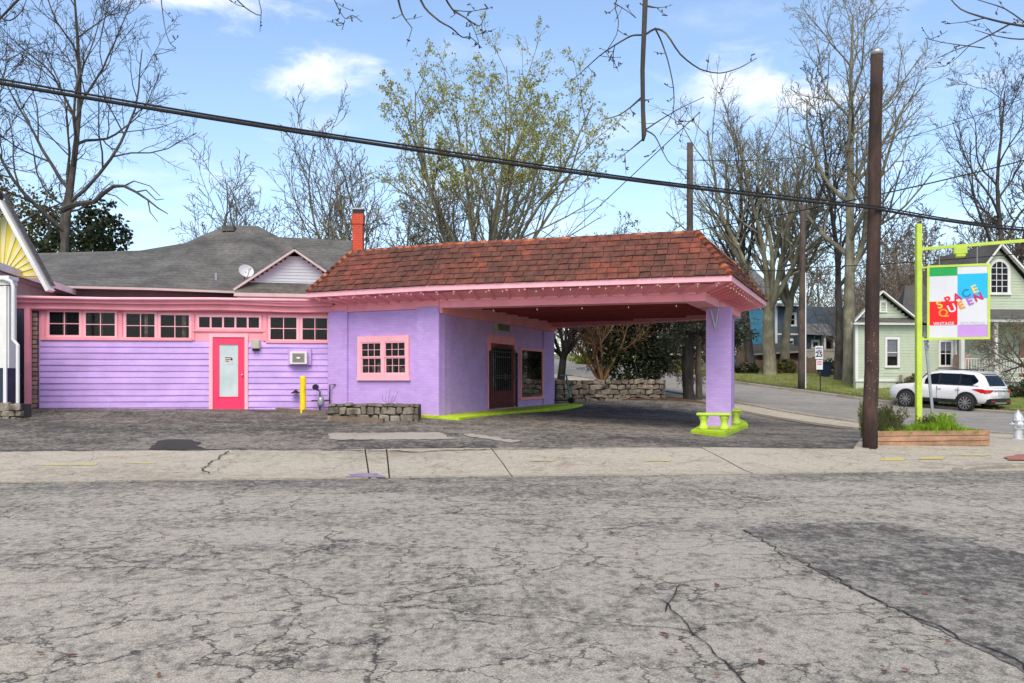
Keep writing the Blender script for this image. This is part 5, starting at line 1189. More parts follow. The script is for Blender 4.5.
# local axes: +x forward, +y left of the car (the side we see is the left side), z up; wheels at x = +-1.41; the near (left) wheel plane at y = 0
W2 = .98; Yc = -W2
def sect(x):
    """half-section (y from centre, z) of the lower body at x"""
    hood = np.interp(x, [-2.32, -2.25, -1.9, .75, 1.0, 1.6, 2.2, 2.42, 2.50], [.98, 1.04, 1.09, 1.10, 1.12, 1.09, 1.0, .86, .62])
    wd = np.interp(x, [-2.36, -2.2, -1.8, 0, 1.6, 2.2, 2.42, 2.5], [.80, .91, .97, .99, .98, .90, .76, .6])
    bot = np.interp(x, [-2.36, -2.0, -1.7, 1.8, 2.2, 2.5], [.42, .36, .34, .34, .34, .42])
    return [(0, bot), (wd * .9, bot), (wd * .985, bot + .08), (wd, .62), (wd, .80), (wd * .965, hood - .05), (wd * .90, hood), (wd * .5, hood + .012), (0, hood + .02)]
def loft(mb, xs, fn):
    rows = []
    for x in xs:
        h = fn(x); row = [(x, Yc + y, z) for y, z in h] + [(x, Yc - y, z) for y, z in reversed(h[1:-1])]; rows.append(row)
    k = len(rows[0]); v = [p for r_ in rows for p in r_]
    f = [(i * k + j, i * k + (j + 1) % k, (i + 1) * k + (j + 1) % k, (i + 1) * k + j) for i in range(len(rows) - 1) for j in range(k)] + [tuple(range(k)), tuple((len(rows) - 1) * k + j for j in range(k))]
    mb.add(v, f)
mb = MB(); loft(mb, [-2.36, -2.30, -2.15, -1.9, -1.5, -1.0, -.5, 0, .5, .9, 1.1, 1.5, 1.9, 2.2, 2.36, 2.45, 2.50], sect); body = mb.build('body', 'car_white', car, local=True, smooth=True)
def top(x):
    zr = np.interp(x, [-2.26, -2.05, -1.8, -1.0, 0, .35, .6, 1.05], [1.08, 1.45, 1.70, 1.765, 1.76, 1.70, 1.58, 1.13])
    wb = np.interp(x, [-2.26, -2.05, -1.0, .4, 1.05], [.80, .86, .90, .89, .84]); k = (zr - 1.05) / .72
    wr = wb - .20 * k
    return [(0, 1.0), (wb, 1.0), (wb, 1.06), (wb - .03 * k, 1.06 + .04 * k), (wr + .02, zr - .10 * k), (wr - .05, zr - .025 * k), (wr * .5, zr + .008), (0, zr + .015)]
mb = MB(); loft(mb, [-2.26, -2.16, -2.05, -1.92, -1.8, -1.4, -1.0, -.5, 0, .35, .6, .85, 1.05], top); cab = mb.build('cabin', 'car_white', car, local=True, smooth=True)
def side_pt(x, f, s, out=.006):
    h = top(x); (y0, z0), (y1, z1) = h[3], h[4]; y = y0 + (y1 - y0) * f; z = z0 + (z1 - z0) * f
    return (x, Yc + s * (y + out), z + out * .3)
for s in (1, -1):
    for x0_, x1_ in ((-.10, -.02), (-1.06, -.98)):
        mb = MB(); mb.add([side_pt(x0_ - .01, .06, s, .004), side_pt(x1_ + .01, .06, s, .004), side_pt(x1_ + .01, .94, s, .004), side_pt(x0_ - .01, .94, s, .004)], [(0, 1, 2, 3)]); mb.build('pillar', 'car_trim', car, local=True)
    for nm, xs in (('front_window', (-.02, .25, .45, .62)), ('rear_window', (-.98, -.7, -.4, -.10)), ('quarter_window', (-1.82, -1.6, -1.35, -1.06))):
        mb = MB(); v = []
        for i, x in enumerate(xs):
            lo = .08; hi = .93
            if nm == 'quarter_window' and i == 0: lo, hi = .40, .55
            if nm == 'front_window' and i == 3: hi = .55
            v += [side_pt(x, lo, s), side_pt(x, hi, s)]
        mb.add(v, [(2 * i, 2 * i + 2, 2 * i + 3, 2 * i + 1) for i in range(len(xs) - 1)]); mb.build(nm, 'car_glass', car, local=True)
    mb = MB(); v = []
    for x in (-1.86, -1.5, -1.0, -.5, 0, .4, .7): v += [side_pt(x, .02, s, .009), side_pt(x, .07, s, .009)]
    mb.add(v, [(2 * i, 2 * i + 2, 2 * i + 3, 2 * i + 1) for i in range(6)]); mb.build('window_trim', 'car_trim', car, local=True)
def end_pts(fs): return fs
def rear_pt(yf, f, out=.008):
    # along the tailgate line from x=-2.26,z=1.08 to x=-1.92,z=1.62
    x = -2.262 + .33 * f; x = float(np.interp(f, [0, .4, 1], [-2.262, -2.12, -1.86])); h = top(x); zr = h[-1][1]; return (x - out, Yc + yf * (h[2][0] - .22 * f - .06), zr + out)
mb = MB(); v = []
for f in (.06, .3, .55, .8): v += [rear_pt(y, f, .012) for y in (-.9, -.45, 0, .45, .9)]
mb.add(v, [(i * 5 + j, i * 5 + j + 1, i * 5 + j + 6, i * 5 + j + 5) for i in range(3) for j in range(4)]); mb.build('rear_glass', 'car_glass', car, local=True)
mb = MB(); v = []
for (x, z) in ((1.02, 1.17), (.80, 1.40), (.60, 1.58), (.50, 1.63)): v += [(x + .01, Yc + y * .74, z + .012) for y in (-1, -.5, 0, .5, 1)]
mb.add(v, [(i * 5 + j, i * 5 + j + 1, i * 5 + j + 6, i * 5 + j + 5) for i in range(3) for j in range(4)]); mb.build('windscreen', 'car_glass', car, local=True)
# spoiler lip, cladding, lamps, bumper
mb = MB(); mb.add([(-1.98, Yc - .60, 1.70), (-1.98, Yc + .60, 1.70), (-1.70, Yc + .66, 1.755), (-1.70, Yc - .66, 1.755), (-1.97, Yc - .60, 1.66), (-1.97, Yc + .60, 1.66), (-1.72, Yc + .66, 1.72), (-1.72, Yc - .66, 1.72)], [(0, 1, 2, 3), (7, 6, 5, 4), (0, 4, 5, 1), (1, 5, 6, 2), (2, 6, 7, 3), (3, 7, 4, 0)]); mb.build('spoiler', 'car_white', car, local=True)
for s in (1, -1):
    mb = MB(); v = []; n = 3
    pts = [(-2.02, .96), (-1.62, 1.02), (-1.80, .86), (-2.06, .78)]
    def wdx(x): return float(np.interp(x, [-2.36, -2.2, -1.8, 0], [.80, .91, .97, .99]))
    side_ = [(x, Yc + s * (wdx(x) * .985 + .012), z) for x, z in ((-1.64, .98), (-1.85, 1.0), (-2.10, 1.0), (-2.22, .94), (-2.20, .80), (-2.05, .80), (-1.85, .90))]
    inn_ = [(x, Yc + s * (wdx(x) * .985 - .03), z) for x, z in ((-1.64, .98), (-1.85, 1.0), (-2.10, 1.0), (-2.22, .94), (-2.20, .80), (-2.05, .80), (-1.85, .90))]
    mb.add(side_ + inn_, [tuple(range(7)), tuple(range(7, 14))] + [(i, (i + 1) % 7, 7 + (i + 1) % 7, 7 + i) for i in range(7)])
    mb.add([(-2.372, Yc + s * .83, .98), (-2.372, Yc + s * .55, .97), (-2.372, Yc + s * .60, .90), (-2.372, Yc + s * .83, .84), (-2.20, Yc + s * .93, .98), (-2.20, Yc + s * .93, .82)], [(0, 1, 2, 3), (0, 4, 5, 3)])
    mb.build('tail_lamp', 'tail_red', car, local=True)
    for xc in (1.41, -1.41):   # wheel arch (dark ring) and wheel
        mb = MB(); q = []
        for k in range(13): a = math.pi * k / 12; q.append((xc + .50 * math.cos(a), .36 + .50 * math.sin(a)))
        q2 = []
        for k in range(13): a = math.pi * k / 12; q2.append((xc + .40 * math.cos(a), .36 + .40 * math.sin(a)))
        yo = Yc + s * 1.006
        mb.add([(x, yo, z) for x, z in q] + [(x, yo + s * .005, z) for x, z in q2] + [(x, yo - s * .25, z) for x, z in q] , [(i, i + 1, 14 + i, 13 + i) for i in range(12)] + [(i, i + 1, 27 + i, 26 + i) for i in range(12)]); mb.build('wheel_arch', 'car_trim', car, local=True)
        mb = MB(); c = Vector((xc, yo - s * .008, .36)); mb.add([c] + [Vector((xc + .405 * math.cos(2 * math.pi * k / 24), yo - s * .0, .36 + .405 * math.sin(2 * math.pi * k / 24))) for k in range(24)], [(0, 1 + k, 1 + (k + 1) % 24) for k in range(24)]); mb.build('wheel_well', 'black_rubber', car, local=True)
        prof = [(.20, -.11), (.335, -.12), (.372, -.09), (.38, 0), (.372, .09), (.335, .12), (.27, .10), (.26, .07)]
        mb = MB(); v = []
        for r_, y in prof:
            for k in range(24): a = 2 * math.pi * k / 24; v.append((xc + r_ * math.cos(a), yo - s * .05 + s * y, .375 + r_ * math.sin(a)))
        mb.add(v, [(i * 24 + j, i * 24 + (j + 1) % 24, (i + 1) * 24 + (j + 1) % 24, (i + 1) * 24 + j) for i in range(len(prof) - 1) for j in range(24)]); wh = mb.build('wheel', 'tyre', car, local=True, smooth=True)
        mb = MB()
        for k in range(10):
            a = 2 * math.pi * k / 10; dx, dz = math.cos(a), math.sin(a); tx, tz_ = -dz, dx; y = yo + s * .055
            mb.add([(xc + dx * .05 - tx * .022, y, .375 + dz * .05 - tz_ * .022), (xc + dx * .05 + tx * .022, y, .375 + dz * .05 + tz_ * .022), (xc + dx * .255 + tx * .03, y + s * .012, .375 + dz * .255 + tz_ * .03), (xc + dx * .255 - tx * .03, y + s * .012, .375 + dz * .255 - tz_ * .03)], [(0, 1, 2, 3)])
        mb.tube([(xc, yo + s * .05, .375), (xc, yo + s * .068, .375)], .06, 12); mb.add([Vector(M_) for M_ in [(xc + .262 * math.cos(2 * math.pi * k / 24), yo + s * .062, .375 + .262 * math.sin(2 * math.pi * k / 24)) for k in range(24)] + [(xc + .278 * math.cos(2 * math.pi * k / 24), yo + s * .066, .375 + .278 * math.sin(2 * math.pi * k / 24)) for k in range(24)]], [(k, (k + 1) % 24, 24 + (k + 1) % 24, 24 + k) for k in range(24)])
        W_ = wm(car); m_ = MB(); m_.add([W_ @ Vector(p) for p in mb.v], mb.f); m_.build('rim', 'alloy', wh)
    mb = MB(); yo = Yc + s * .995
    mb.box((-.92, min(yo, yo - s * .06), .33), (.92, max(yo, yo - s * .06), .50)); mb.build('sill_cladding', 'car_trim', car, local=True)
    mb = MB(); mb.box((.80, min(Yc + s * .90, Yc + s * 1.12), 1.08), (.98, max(Yc + s * .90, Yc + s * 1.12), 1.22)); mb.build('mirror', 'car_white', car, local=True, bevel=.04)
    for x in (-.15, -1.0): mb = MB(); mb.box((x - .12, min(Yc + s * .985, Yc + s * 1.015), .93), (x + .10, max(Yc + s * .985, Yc + s * 1.015), .965)); mb.build('door_handle', 'car_white', car, local=True, bevel=.008)
    mb = MB(); mb.tube([(-1.7, Yc + s * .62, 1.77), (-1.6, Yc + s * .62, 1.81), (.1, Yc + s * .62, 1.81), (.25, Yc + s * .62, 1.76)], .016, 6); mb.build('roof_rail', 'car_trim', car, local=True)
    mb = MB()
    for x in (-.05, -1.03): 
        mb.box((x - .006, min(Yc + s * .96, Yc + s * .996), .47), (x + .006, max(Yc + s * .96, Yc + s * .996), 1.04))
    mb.build('door_gap', 'car_trim', car, local=True)
    mb = MB(); mb.add([(2.30, Yc + s * .84, .86), (2.44, Yc + s * .66, .84), (2.44, Yc + s * .64, .74), (2.28, Yc + s * .86, .76)], [(0, 1, 2, 3)]); mb.build('headlamp', 'plate', car, local=True)
mb = MB(); mb.box((-2.41, Yc - .86, .32), (-2.15, Yc + .86, .60)); mb.build('rear_bumper', 'car_trim', car, local=True, bevel=.04)
mb = MB(); mb.box((-2.42, Yc - .46, .37), (-2.40, Yc + .46, .44)); mb.build('skid_plate', 'alloy', car, local=True)
for s in (1, -1): mb = MB(); mb.box((-2.425, Yc + s * .62 - .12, .46), (-2.405, Yc + s * .62 + .12, .50)); mb.build('reflector', 'tail_red', car, local=True)
mb = MB(); mb.box((-2.385, Yc - .16, .74), (-2.372, Yc + .16, .88)); mb.build('number_plate', 'plate', car, local=True)
mb = MB(); mb.box((-2.385, Yc - .54, .92), (-2.36, Yc + .54, .965)); mb.build('tailgate_strip', 'alloy', car, local=True)
# ------------------------------------------------------------------ houses
def siding(fr, u0, u1, z0, z1, step, mat_, parent, name='siding', holes=(), clip=None):
    """lap boards over a wall; clip(z) -> (u0,u1) narrows them, holes are windows the boards stop at"""
    mb = MB(); z = z0
    while z < z1 - .01:
        zt_ = min(z + step, z1); a, b = (u0, u1) if clip is None else clip((z + zt_) / 2)
        spans = [(a, b)]
        for (h0, h1, g0, g1_) in holes:
            if zt_ > g0 and z < g1_:
                ns = []
                for (s0, s1) in spans:
                    if h0 > s0: ns.append((s0, min(h0, s1)))
                    if h1 < s1: ns.append((max(h1, s0), s1))
                spans = ns
        for (s0, s1) in spans:
            if s1 - s0 < .03: continue
            p = [(.022, z), (.004, zt_), (-.02, zt_), (-.02, z)]
            mb.add([fr.pt(s0, d, zz) for d, zz in p] + [fr.pt(s1, d, zz) for d, zz in p], [(0, 1, 2, 3), (7, 6, 5, 4)] + [(i, (i + 1) % 4, 4 + (i + 1) % 4, 4 + i) for i in range(4)])
        z = zt_
    o = mb.build(name, mat_, parent, kind='stuff'); return o
def plain_window(fr, x0, y0, x1, y1, parent, nx=1, ny=2, frame='white_paint', fw=.12, d=.03, blind=None, pane='pane_glass'):
    ua, za = fr.uz(x0, y1, d); ub, zb_ = fr.uz(x1, y0, d); m = MB()
    for (a, b, c, e) in ((ua - fw, ub + fw, zb_, zb_ + fw * 1.3), (ua - fw * 1.2, ub + fw * 1.2, za - fw, za), (ua - fw, ua, za, zb_), (ub, ub + fw, za, zb_)): fr.box(m, a, b, -.02, d + .03, c, e)
    w = m.build('window', frame, parent); m = MB(); fr.box(m, ua, ub, -.03, -.015, za, zb_); m.build('shade_panel', 'dark_room', w)  # thin near-black panel stands in for the shaded room
    if blind: m = MB(); fr.box(m, ua + .03, ub - .03, -.012, -.006, za + (zb_ - za) * blind, zb_); m.build('window_blind', 'curtain', w)
    pw = (ub - ua) / nx; ph = (zb_ - za) / ny
    for i in range(nx):
        for j in range(ny): m = MB(); fr.box(m, ua + i * pw + .02, ua + (i + 1) * pw - .02, .004, .010, za + j * ph + .02, za + (j + 1) * ph - .02); m.build('pane', pane, w)
    m = MB()
    for i in range(1, nx): fr.box(m, ua + i * pw - .02, ua + i * pw + .02, .0, .022, za, zb_)
    for j in range(1, ny): fr.box(m, ua, ub, .0, .020, za + j * ph - .022, za + j * ph + .022)
    if m.v: m.build('sash_bar', frame, w)
    return (ua - fw, ub + fw, za - fw, zb_ + fw * 1.3)
# --- grey-roofed house behind the wing
gh = thing('grey_house', 'house with weathered grey shingle hip roof behind the purple wing', 'house', (-10, 36, 1.2))
E_ = [P(-120, 281, 29.2), P(40, 285, 30.2), P(150, 287.5, 31.3), P(240, 291, 32.3), P(352, 294, 33.2)]
T_ = [P(-120, 255, 36), P(40, 253, 36.2), P(140, 250.5, 36.8), P(226, 226, 38.5), P(258, 226, 38.7), P(279, 237, 38.2), P(352, 240.5, 38.8)]
Bk = [Vector((p.x - 1, 45.5, 4.8)) for p in T_]; Bk[6] = Vector((T_[6].x - .5, 45.5, 4.8))
def mesh_poly(mb, *polys):
    for q in polys: mb.add(q, [tuple(range(len(q)))])
mid_ = [P(185, 243, 37.4), P(205, 234, 37.9)]
mb = MB(); mesh_poly(mb, [E_[0], E_[1], T_[1], T_[0]], [E_[1], E_[2], T_[2], T_[1]], [E_[2], mid_[0], T_[2]], [E_[2], E_[3], mid_[1], mid_[0]], [E_[3], T_[3], mid_[1]], [E_[3], T_[4], T_[3]], [E_[3], T_[5], T_[4]], [E_[3], E_[4], T_[6], T_[5]])
mesh_poly(mb, [T_[0], T_[1], Bk[1], Bk[0]], [T_[1], T_[2], Bk[2], Bk[1]], [T_[2], mid_[0], mid_[1], T_[3], Bk[3], Bk[2]], [T_[3], T_[4], Bk[4], Bk[3]], [T_[4], T_[5], Bk[5], Bk[4]], [T_[5], T_[6], Bk[6], Bk[5]], [T_[6], E_[4], Bk[6]])
roof_ = mb.build('roof', 'shingle_grey', gh)
mb = MB()
for a, b in zip(E_, E_[1:]): mb.bar(a - Vector((0, .02, .05)), b - Vector((0, .02, .05)), .05, .08)
mb.build('fascia', 'barge_cream', gh)
mb = MB()
for a, b in zip(E_, E_[1:]):
    a2 = a + Vector((0, .45, 0)); b2 = b + Vector((0, .45, 0)); mb.add([(a2.x, a2.y, .8), (b2.x, b2.y, .8), (b2.x, b2.y, a.z - .05), (a2.x, a2.y, a.z - .05)], [(0, 1, 2, 3)])
    mb.add([a - Vector((0, 0, .10)), b - Vector((0, 0, .10)), b2 - Vector((0, 0, .10)), a2 - Vector((0, 0, .10))], [(0, 1, 2, 3)])
mb.box((E_[4].x - .2, 33.7, .8), (E_[4].x, 45.4, 4.6)); mb.box((E_[0].x, 45.2, .8), (E_[4].x, 45.4, 4.6)); mb.build('wall', 'house_wall_grey', gh)
# gable over the right half
ga, gl_, gr2 = P(294.6, 250.5, 31.6), P(238, 288, 31.2), P(352, 288, 32.0)
FG = Fr(gl_.xy, gr2.xy); uA_, zA_ = FG.uz(294.6, 250.5); zF_ = gl_.z; LG = FG.len
dorm = MB(); back = 6.0
mesh_poly(dorm, [FG.pt(-.1, .25, zF_ - .06), FG.pt(uA_, .25, zA_ + .06), FG.pt(uA_, -back, zA_ + .06), FG.pt(-.1, -back, zF_ - .06)], [FG.pt(LG + .1, .25, zF_ - .06), FG.pt(uA_, .25, zA_ + .06), FG.pt(uA_, -back, zA_ + .06), FG.pt(LG + .1, -back, zF_ - .06)]); dorm.build('gable_roof', 'shingle_grey', gh)
mb = MB()
for (u0, u1) in ((-.12, uA_), (LG + .12, uA_)):
    a = FG.pt(u0, .24, zF_ - .10); b = FG.pt(u1, .24, zA_ - .02); mb.bar(a, b, .07, .20, FG.n)
mb.build('bargeboard', 'barge_cream', gh)
siding(FG, 0, LG, zF_ + .15, zA_ - .2, .11, 'gable_white', gh, 'gable_siding', clip=lambda z: (uA_ * (z - zF_) / (zA_ - zF_) + .1, LG - (LG - uA_) * (z - zF_) / (zA_ - zF_) - .1))
mb = MB(); mesh_poly(mb, [FG.pt(-.1, .42, zF_ - .20), FG.pt(LG, .42, zF_ - .20), FG.pt(LG - .2, .0, zF_ + .22), FG.pt(.2, .0, zF_ + .22)]); mb.build('pent_roof', 'shingle_grey', gh)
mb = MB(); FG.box(mb, -.1, LG, .30, .44, zF_ - .32, zF_ - .20); FG.box(mb, 0, LG, -.05, .3, zF_ - .9, zF_ - .25); mb.build('pent_fascia', 'barge_cream', gh)
mb = MB(); p = P(229, 227, 38.0); mb.box(p - Vector((.25, .2, .2)), p + Vector((.25, .2, .03))); mb.build('ridge_vent', 'shingle_dark', gh)
mb = MB(); p = P(216.5, 288, 33.0); mb.tube([p - Vector((0, 0, .3)), P(216, 273, 33.0)], .05, 8); mb.build('vent_pipe', 'galvanized', gh)
c = P(246, 271, 31.5); dish = thing('satellite_dish', 'grey satellite dish on the grey shingle roof by the gable', 'satellite dish', P(243, 284, 31.9))
mb = MB(); v = []; nrm = Vector((.55, -.75, .35)).normalized(); X_ = nrm.cross(Vector((0, 0, 1))).normalized(); Y_ = X_.cross(nrm); prof = [(0, -.07), (.11, -.045), (.20, -.016), (.27, .024)]
for r_, h in prof[1:]: v += [c + X_ * r_ * math.cos(a) + Y_ * r_ * .9 * math.sin(a) + nrm * h for a in [2 * math.pi * k / 18 for k in range(18)]]
v.append(c + nrm * prof[0][1]); nv = 54
mb.add(v, [(i * 18 + k, i * 18 + (k + 1) % 18, (i + 1) * 18 + (k + 1) % 18, (i + 1) * 18 + k) for i in range(2) for k in range(18)] + [(nv, k, (k + 1) % 18) for k in range(18)]); mb.build('reflector', 'dish_grey', dish, smooth=True)
mb = MB(); mb.tube([c - nrm * .05, c - nrm * .15 - Vector((0, 0, .1)), P(243, 286, 31.9)], .025, 8); mb.tube([c - Y_ * .3, c + nrm * .35 - Y_ * .1], .015, 6); mb.box(c + nrm * .35 - Y_ * .1 - Vector((.04, .04, .04)), c + nrm * .35 - Y_ * .1 + Vector((.04, .04, .04))); mb.build('arm', 'galvanized', dish)
# --- neighbour at the far left: sunburst gable, white eaves, porch corner
nh = thing('neighbour_house', 'house with yellow sunburst gable and white eaves at the left edge', 'house', (-14.5, 25, .8))
FN = Fr((P(-33, 278, 25.5).x, 25.5), (P(47, 278, 25.5).x, 25.5)); uP, zP = FN.uz(8, 206); zE = FN.uz(47, 278)[1]
mb = MB(); mesh_poly(mb, [FN.pt(0, 0, zE), FN.pt(FN.len, 0, zE), FN.pt(uP, 0, zP)]); mb.build('gable', 'yellow_gable', nh)
o_ = (uP - .15, zE + .02); 
for k in range(13):   # sunburst: raised pale rays fanning from the gable's foot
    a0 = math.pi * (k + .15) / 13; a1 = math.pi * (k + .62) / 13
    def hit(a):
        dx, dz = math.cos(a), math.sin(a); best = 9
        for (A0, B0) in (((0, zE), (uP, zP)), ((FN.len, zE), (uP, zP))):
            ex, ez = B0[0] - A0[0], B0[1] - A0[1]; det = dx * -ez + ex * dz
            if abs(det) < 1e-6: continue
            t_ = ((A0[0] - o_[0]) * -ez + ex * (A0[1] - o_[1])) / det
            if .01 < t_ < best: best = t_
        return best * .96
    m = MB(); q = [o_, (o_[0] + math.cos(a0) * hit(a0), o_[1] + math.sin(a0) * hit(a0)), (o_[0] + math.cos(a1) * hit(a1), o_[1] + math.sin(a1) * hit(a1))]
    m.prism([FN.pt(u, .005, z) for u, z in q], FN.n * .02); m.build('ray', 'ray_pale', nh)
mb = MB()
for (u0, s) in ((-.25, 1), (FN.len + .25, -1)):
    dz_ = (zP - zE) / (uP if s > 0 else FN.len - uP) * .25; mb.bar(FN.pt(u0, .30, zE - dz_ + .06), FN.pt(uP, .30, zP + .06), .10, .36, FN.n)
mb.build('bargeboard', 'white_paint', nh)
mb = MB(); 
for (u0, s) in ((-.30, 1), (FN.len + .30, -1)):
    dz_ = (zP - zE) / (uP if s > 0 else FN.len - uP) * .3
    mesh_poly(mb, [FN.pt(u0, .36, zE - dz_ + .30), FN.pt(uP, .36, zP + .32), FN.pt(uP, .1, zP + .32), FN.pt(u0, .1, zE - dz_ + .30)])
mb.build('gable_roof', 'shingle_dark', nh)
# side eave with gutter running back, skirt roof below the gable
a = P(-25, 259, 22.4); b = P(84, 296.5, 32.2); a.z = b.z = 4.62
mb = MB(); mb.bar(a, b, .16, .20); mb.build('gutter', 'white_paint', nh)
mb = MB(); lft = Vector((-3.2, 0, 0)); mesh_poly(mb, [a + Vector((0, 0, .08)), b + Vector((0, 0, .08)), b + lft + Vector((0, 0, 1.2)), a + lft + Vector((0, 0, 1.2))]); mb.build('skirt_roof', 'shingle_dark', nh)
mb = MB(); mesh_poly(mb, [a - Vector((.0, 0, .1)), b - Vector((0, 0, .1)), b - Vector((.55, 0, .1)), a - Vector((.55, 0, .1))]); mesh_poly(mb, [a - Vector((.55, 0, .1)), b - Vector((.55, 0, .1)), b - Vector((.55, 0, 3.9)), a - Vector((.55, 0, 3.9))]); mb.build('wall', 'white_paint', nh)
FQ = Fr((P(-70, 380, 22.6).x, 22.6), (P(9, 380, 22.6).x, 22.6)); zQ = lambda py: EYE - (py - 380) / 900 * 22.6
mb = MB(); FQ.box(mb, 0, FQ.len, -.35, 0, zQ(368), zQ(286)); mb.build('porch_wall', 'white_paint', nh)
mb = MB(); FQ.box(mb, 0, FQ.len + .02, -.35, .02, zQ(285), zQ(280)); FQ.box(mb, 0, FQ.len + .05, -.35, .10, zQ(280), zQ(276)); mb.build('porch_eave', 'white_paint', nh)
mb = MB(); FQ.box(mb, 0, FQ.len - .04, -.35, -.02, zQ(404), zQ(368)); mb.build('porch_skirt', 'navy_paint', nh)
for k in range(5): u = FQ.len - .08 - .22 * k; mb = MB(); FQ.box(mb, u - .04, u + .04, .0, .05, zQ(403), zQ(286)) if k in (0, 2) else FQ.box(mb, u - .02, u + .02, .0, .03, zQ(368), zQ(290)); mb.build('batten', 'white_paint', nh)
mb = MB(); u = FQ.uz(15.5, 380)[0]; u2 = FQ.uz(20, 380)[0]; z_ = zQ(342)
mb.tube([FQ.pt(u - .25, .10, zQ(279)), FQ.pt(u - .05, .10, zQ(282)), FQ.pt(u, .10, zQ(288)), FQ.pt(u, .10, z_ + .05), FQ.pt(u2, .10, z_ - .08), FQ.pt(u2, .10, zQ(403))], .045, 10); mb.build('downspout', 'white_paint', nh)
fnd = thing('stone_plinth', 'low block stone plinth at the left edge beside the lot', 'plinth', FQ.pt(FQ.len, .1, zQ(420)))
FQ2 = Fr(FQ.pt(0, .06, 0).xy, FQ.pt(FQ.len + .36, .06, 0).xy); stone_wall(fnd, FQ2, FQ2.len - 1.4, FQ2.len, lambda u: zQ(420), zQ(403), .5, 'stone_b', (.24, .16), 31, tilt=.04)
# --- green house across the side street
YG = 50.0; GBK = Vector((.40, 1, 0)) * 5; GB = Z(20, 50)
grn = thing('green_house', 'sage green clapboard house with white trim behind the white SUV', 'house', (P(900, 380, YG).x, YG, GB))
FGn = Fr((P(856, 0, YG).x, YG), (P(962, 0, YG).x, YG + .6))
w1 = plain_window(FGn, 887, 339.5, 897.5, 365.5, grn, 1, 2, blind=.35); w2 = plain_window(FGn, 940.5, 342, 951, 365, grn, 2, 2, blind=.6)
zc = FGn.uz(880, 325)[1]; zb0 = FGn.uz(880, 379)[1]
siding(FGn, 0, FGn.len, zb0, zc, .16, 'green_siding', grn, holes=(w1, w2))
mb = MB(); FGn.box(mb, 0, FGn.len, -.3, -.022, zb0 - .6, zc); mb.build('wall', 'green_siding', grn)
mb = MB(); FGn.box(mb, -.05, FGn.len, -.02, .04, zb0 - .14, zb0); FGn.box(mb, -.06, .10, -.02, .05, zb0, zc); FGn.box(mb, -.3, 3.45, -.02, .35, zc, zc + .18); FGn.box(mb, FGn.len - .12, FGn.len, -.02, .05, zb0, zc); mb.build('trim', 'white_paint', grn)
ul, zl = FGn.uz(854, 322); ur, zr_ = FGn.uz(915, 321); ua, za = FGn.uz(879.5, 293.5); zl = zc + .18
siding(FGn, 0, 3.2, zl, za - .1, .16, 'green_siding', grn, 'gable_siding', clip=lambda z: (ul + (ua - ul) * (z - zl) / (za - zl) + .1, ur - (ur - ua) * (z - zl) / (za - zl) - .1))
plain_window(FGn, 881, 302.5, 885.5, 311, grn, 1, 1, d=.05, fw=.08)
mb = MB(); mb.bar(FGn.pt(ul - .15, .3, zl - .02), FGn.pt(ua, .3, za + .1), .08, .22, FGn.n); mb.bar(FGn.pt(ur + .15, .3, zl - .02), FGn.pt(ua, .3, za + .1), .08, .22, FGn.n); mb.build('bargeboard', 'white_paint', grn)
mb = MB(); mesh_poly(mb, [FGn.pt(ul - .3, .4, zl - .05), FGn.pt(ua, .4, za + .2), FGn.pt(ua, .4, za + .2) + GBK, FGn.pt(ul - .3, .4, zl - .05) + GBK], [FGn.pt(ur + .3, .4, zl - .05), FGn.pt(ua, .4, za + .2), FGn.pt(ua, .4, za + .2) + GBK, FGn.pt(ur + .3, .4, zl - .05) + GBK]); mesh_poly(mb, [FGn.pt(-.35, .42, zc + .16), FGn.pt(3.4, .42, zc + .16), FGn.pt(3.4, -.0, zc + .42), FGn.pt(-.35, .0, zc + .42)]); mb.build('gable_roof', 'shingle_dark', grn)
# main block with steep roof and the tall gable with an arched window
mb = MB(); r0 = P(880, 296, 55); zr2 = EYE + (380 - 288) / 900 * 55
ridge_a = P(905, 286, 56); ridge_b = P(1090, 262, 57)
mesh_poly(mb, [FGn.pt(2.5, .2, zc + .1), FGn.pt(FGn.len + 7, .3, zc + .1), ridge_b, ridge_a], [FGn.pt(2.5, .2, zc + .1), ridge_a, Vector((ridge_a.x + 1.2, 62, zc))], [ridge_a, ridge_b, Vector((ridge_b.x, 62, zc)), Vector((ridge_a.x + 1.2, 62, zc))]); mb.build('main_roof', 'shingle_dark', grn)
FU = Fr((P(968, 0, 50.8).x, 50.8), (P(1040, 0, 51.1).x, 51.1)); up_, zp_ = FU.uz(997, 247); ul2, zl2 = FU.uz(970, 284); ur2, _z = FU.uz(1030, 284)
bot = FU.uz(990, 318)[1]
siding(FU, ul2, ur2, bot, zp_ - .2, .16, 'green_siding', grn, 'upper_siding', clip=lambda z: (ul2 + .15 + max(0, (up_ - ul2) * (z - zl2) / (zp_ - zl2)), ur2 - .15 - max(0, (ur2 - up_) * (z - zl2) / (zp_ - zl2))))
mb = MB(); mesh_poly(mb, [FU.pt(ul2 + .1, -.03, bot), FU.pt(ur2 - .1, -.03, bot), FU.pt(ur2 - .1, -.03, zl2), FU.pt(up_, -.03, zp_), FU.pt(ul2 + .1, -.03, zl2)]); mesh_poly(mb, [FU.pt(ul2 + .1, -.03, bot), FU.pt(ul2 + .1, -.03, zl2), FU.pt(ul2 + .1, -6, zl2), FU.pt(ul2 + .1, -6, bot)]); mb.build('upper_wall', 'green_siding', grn)
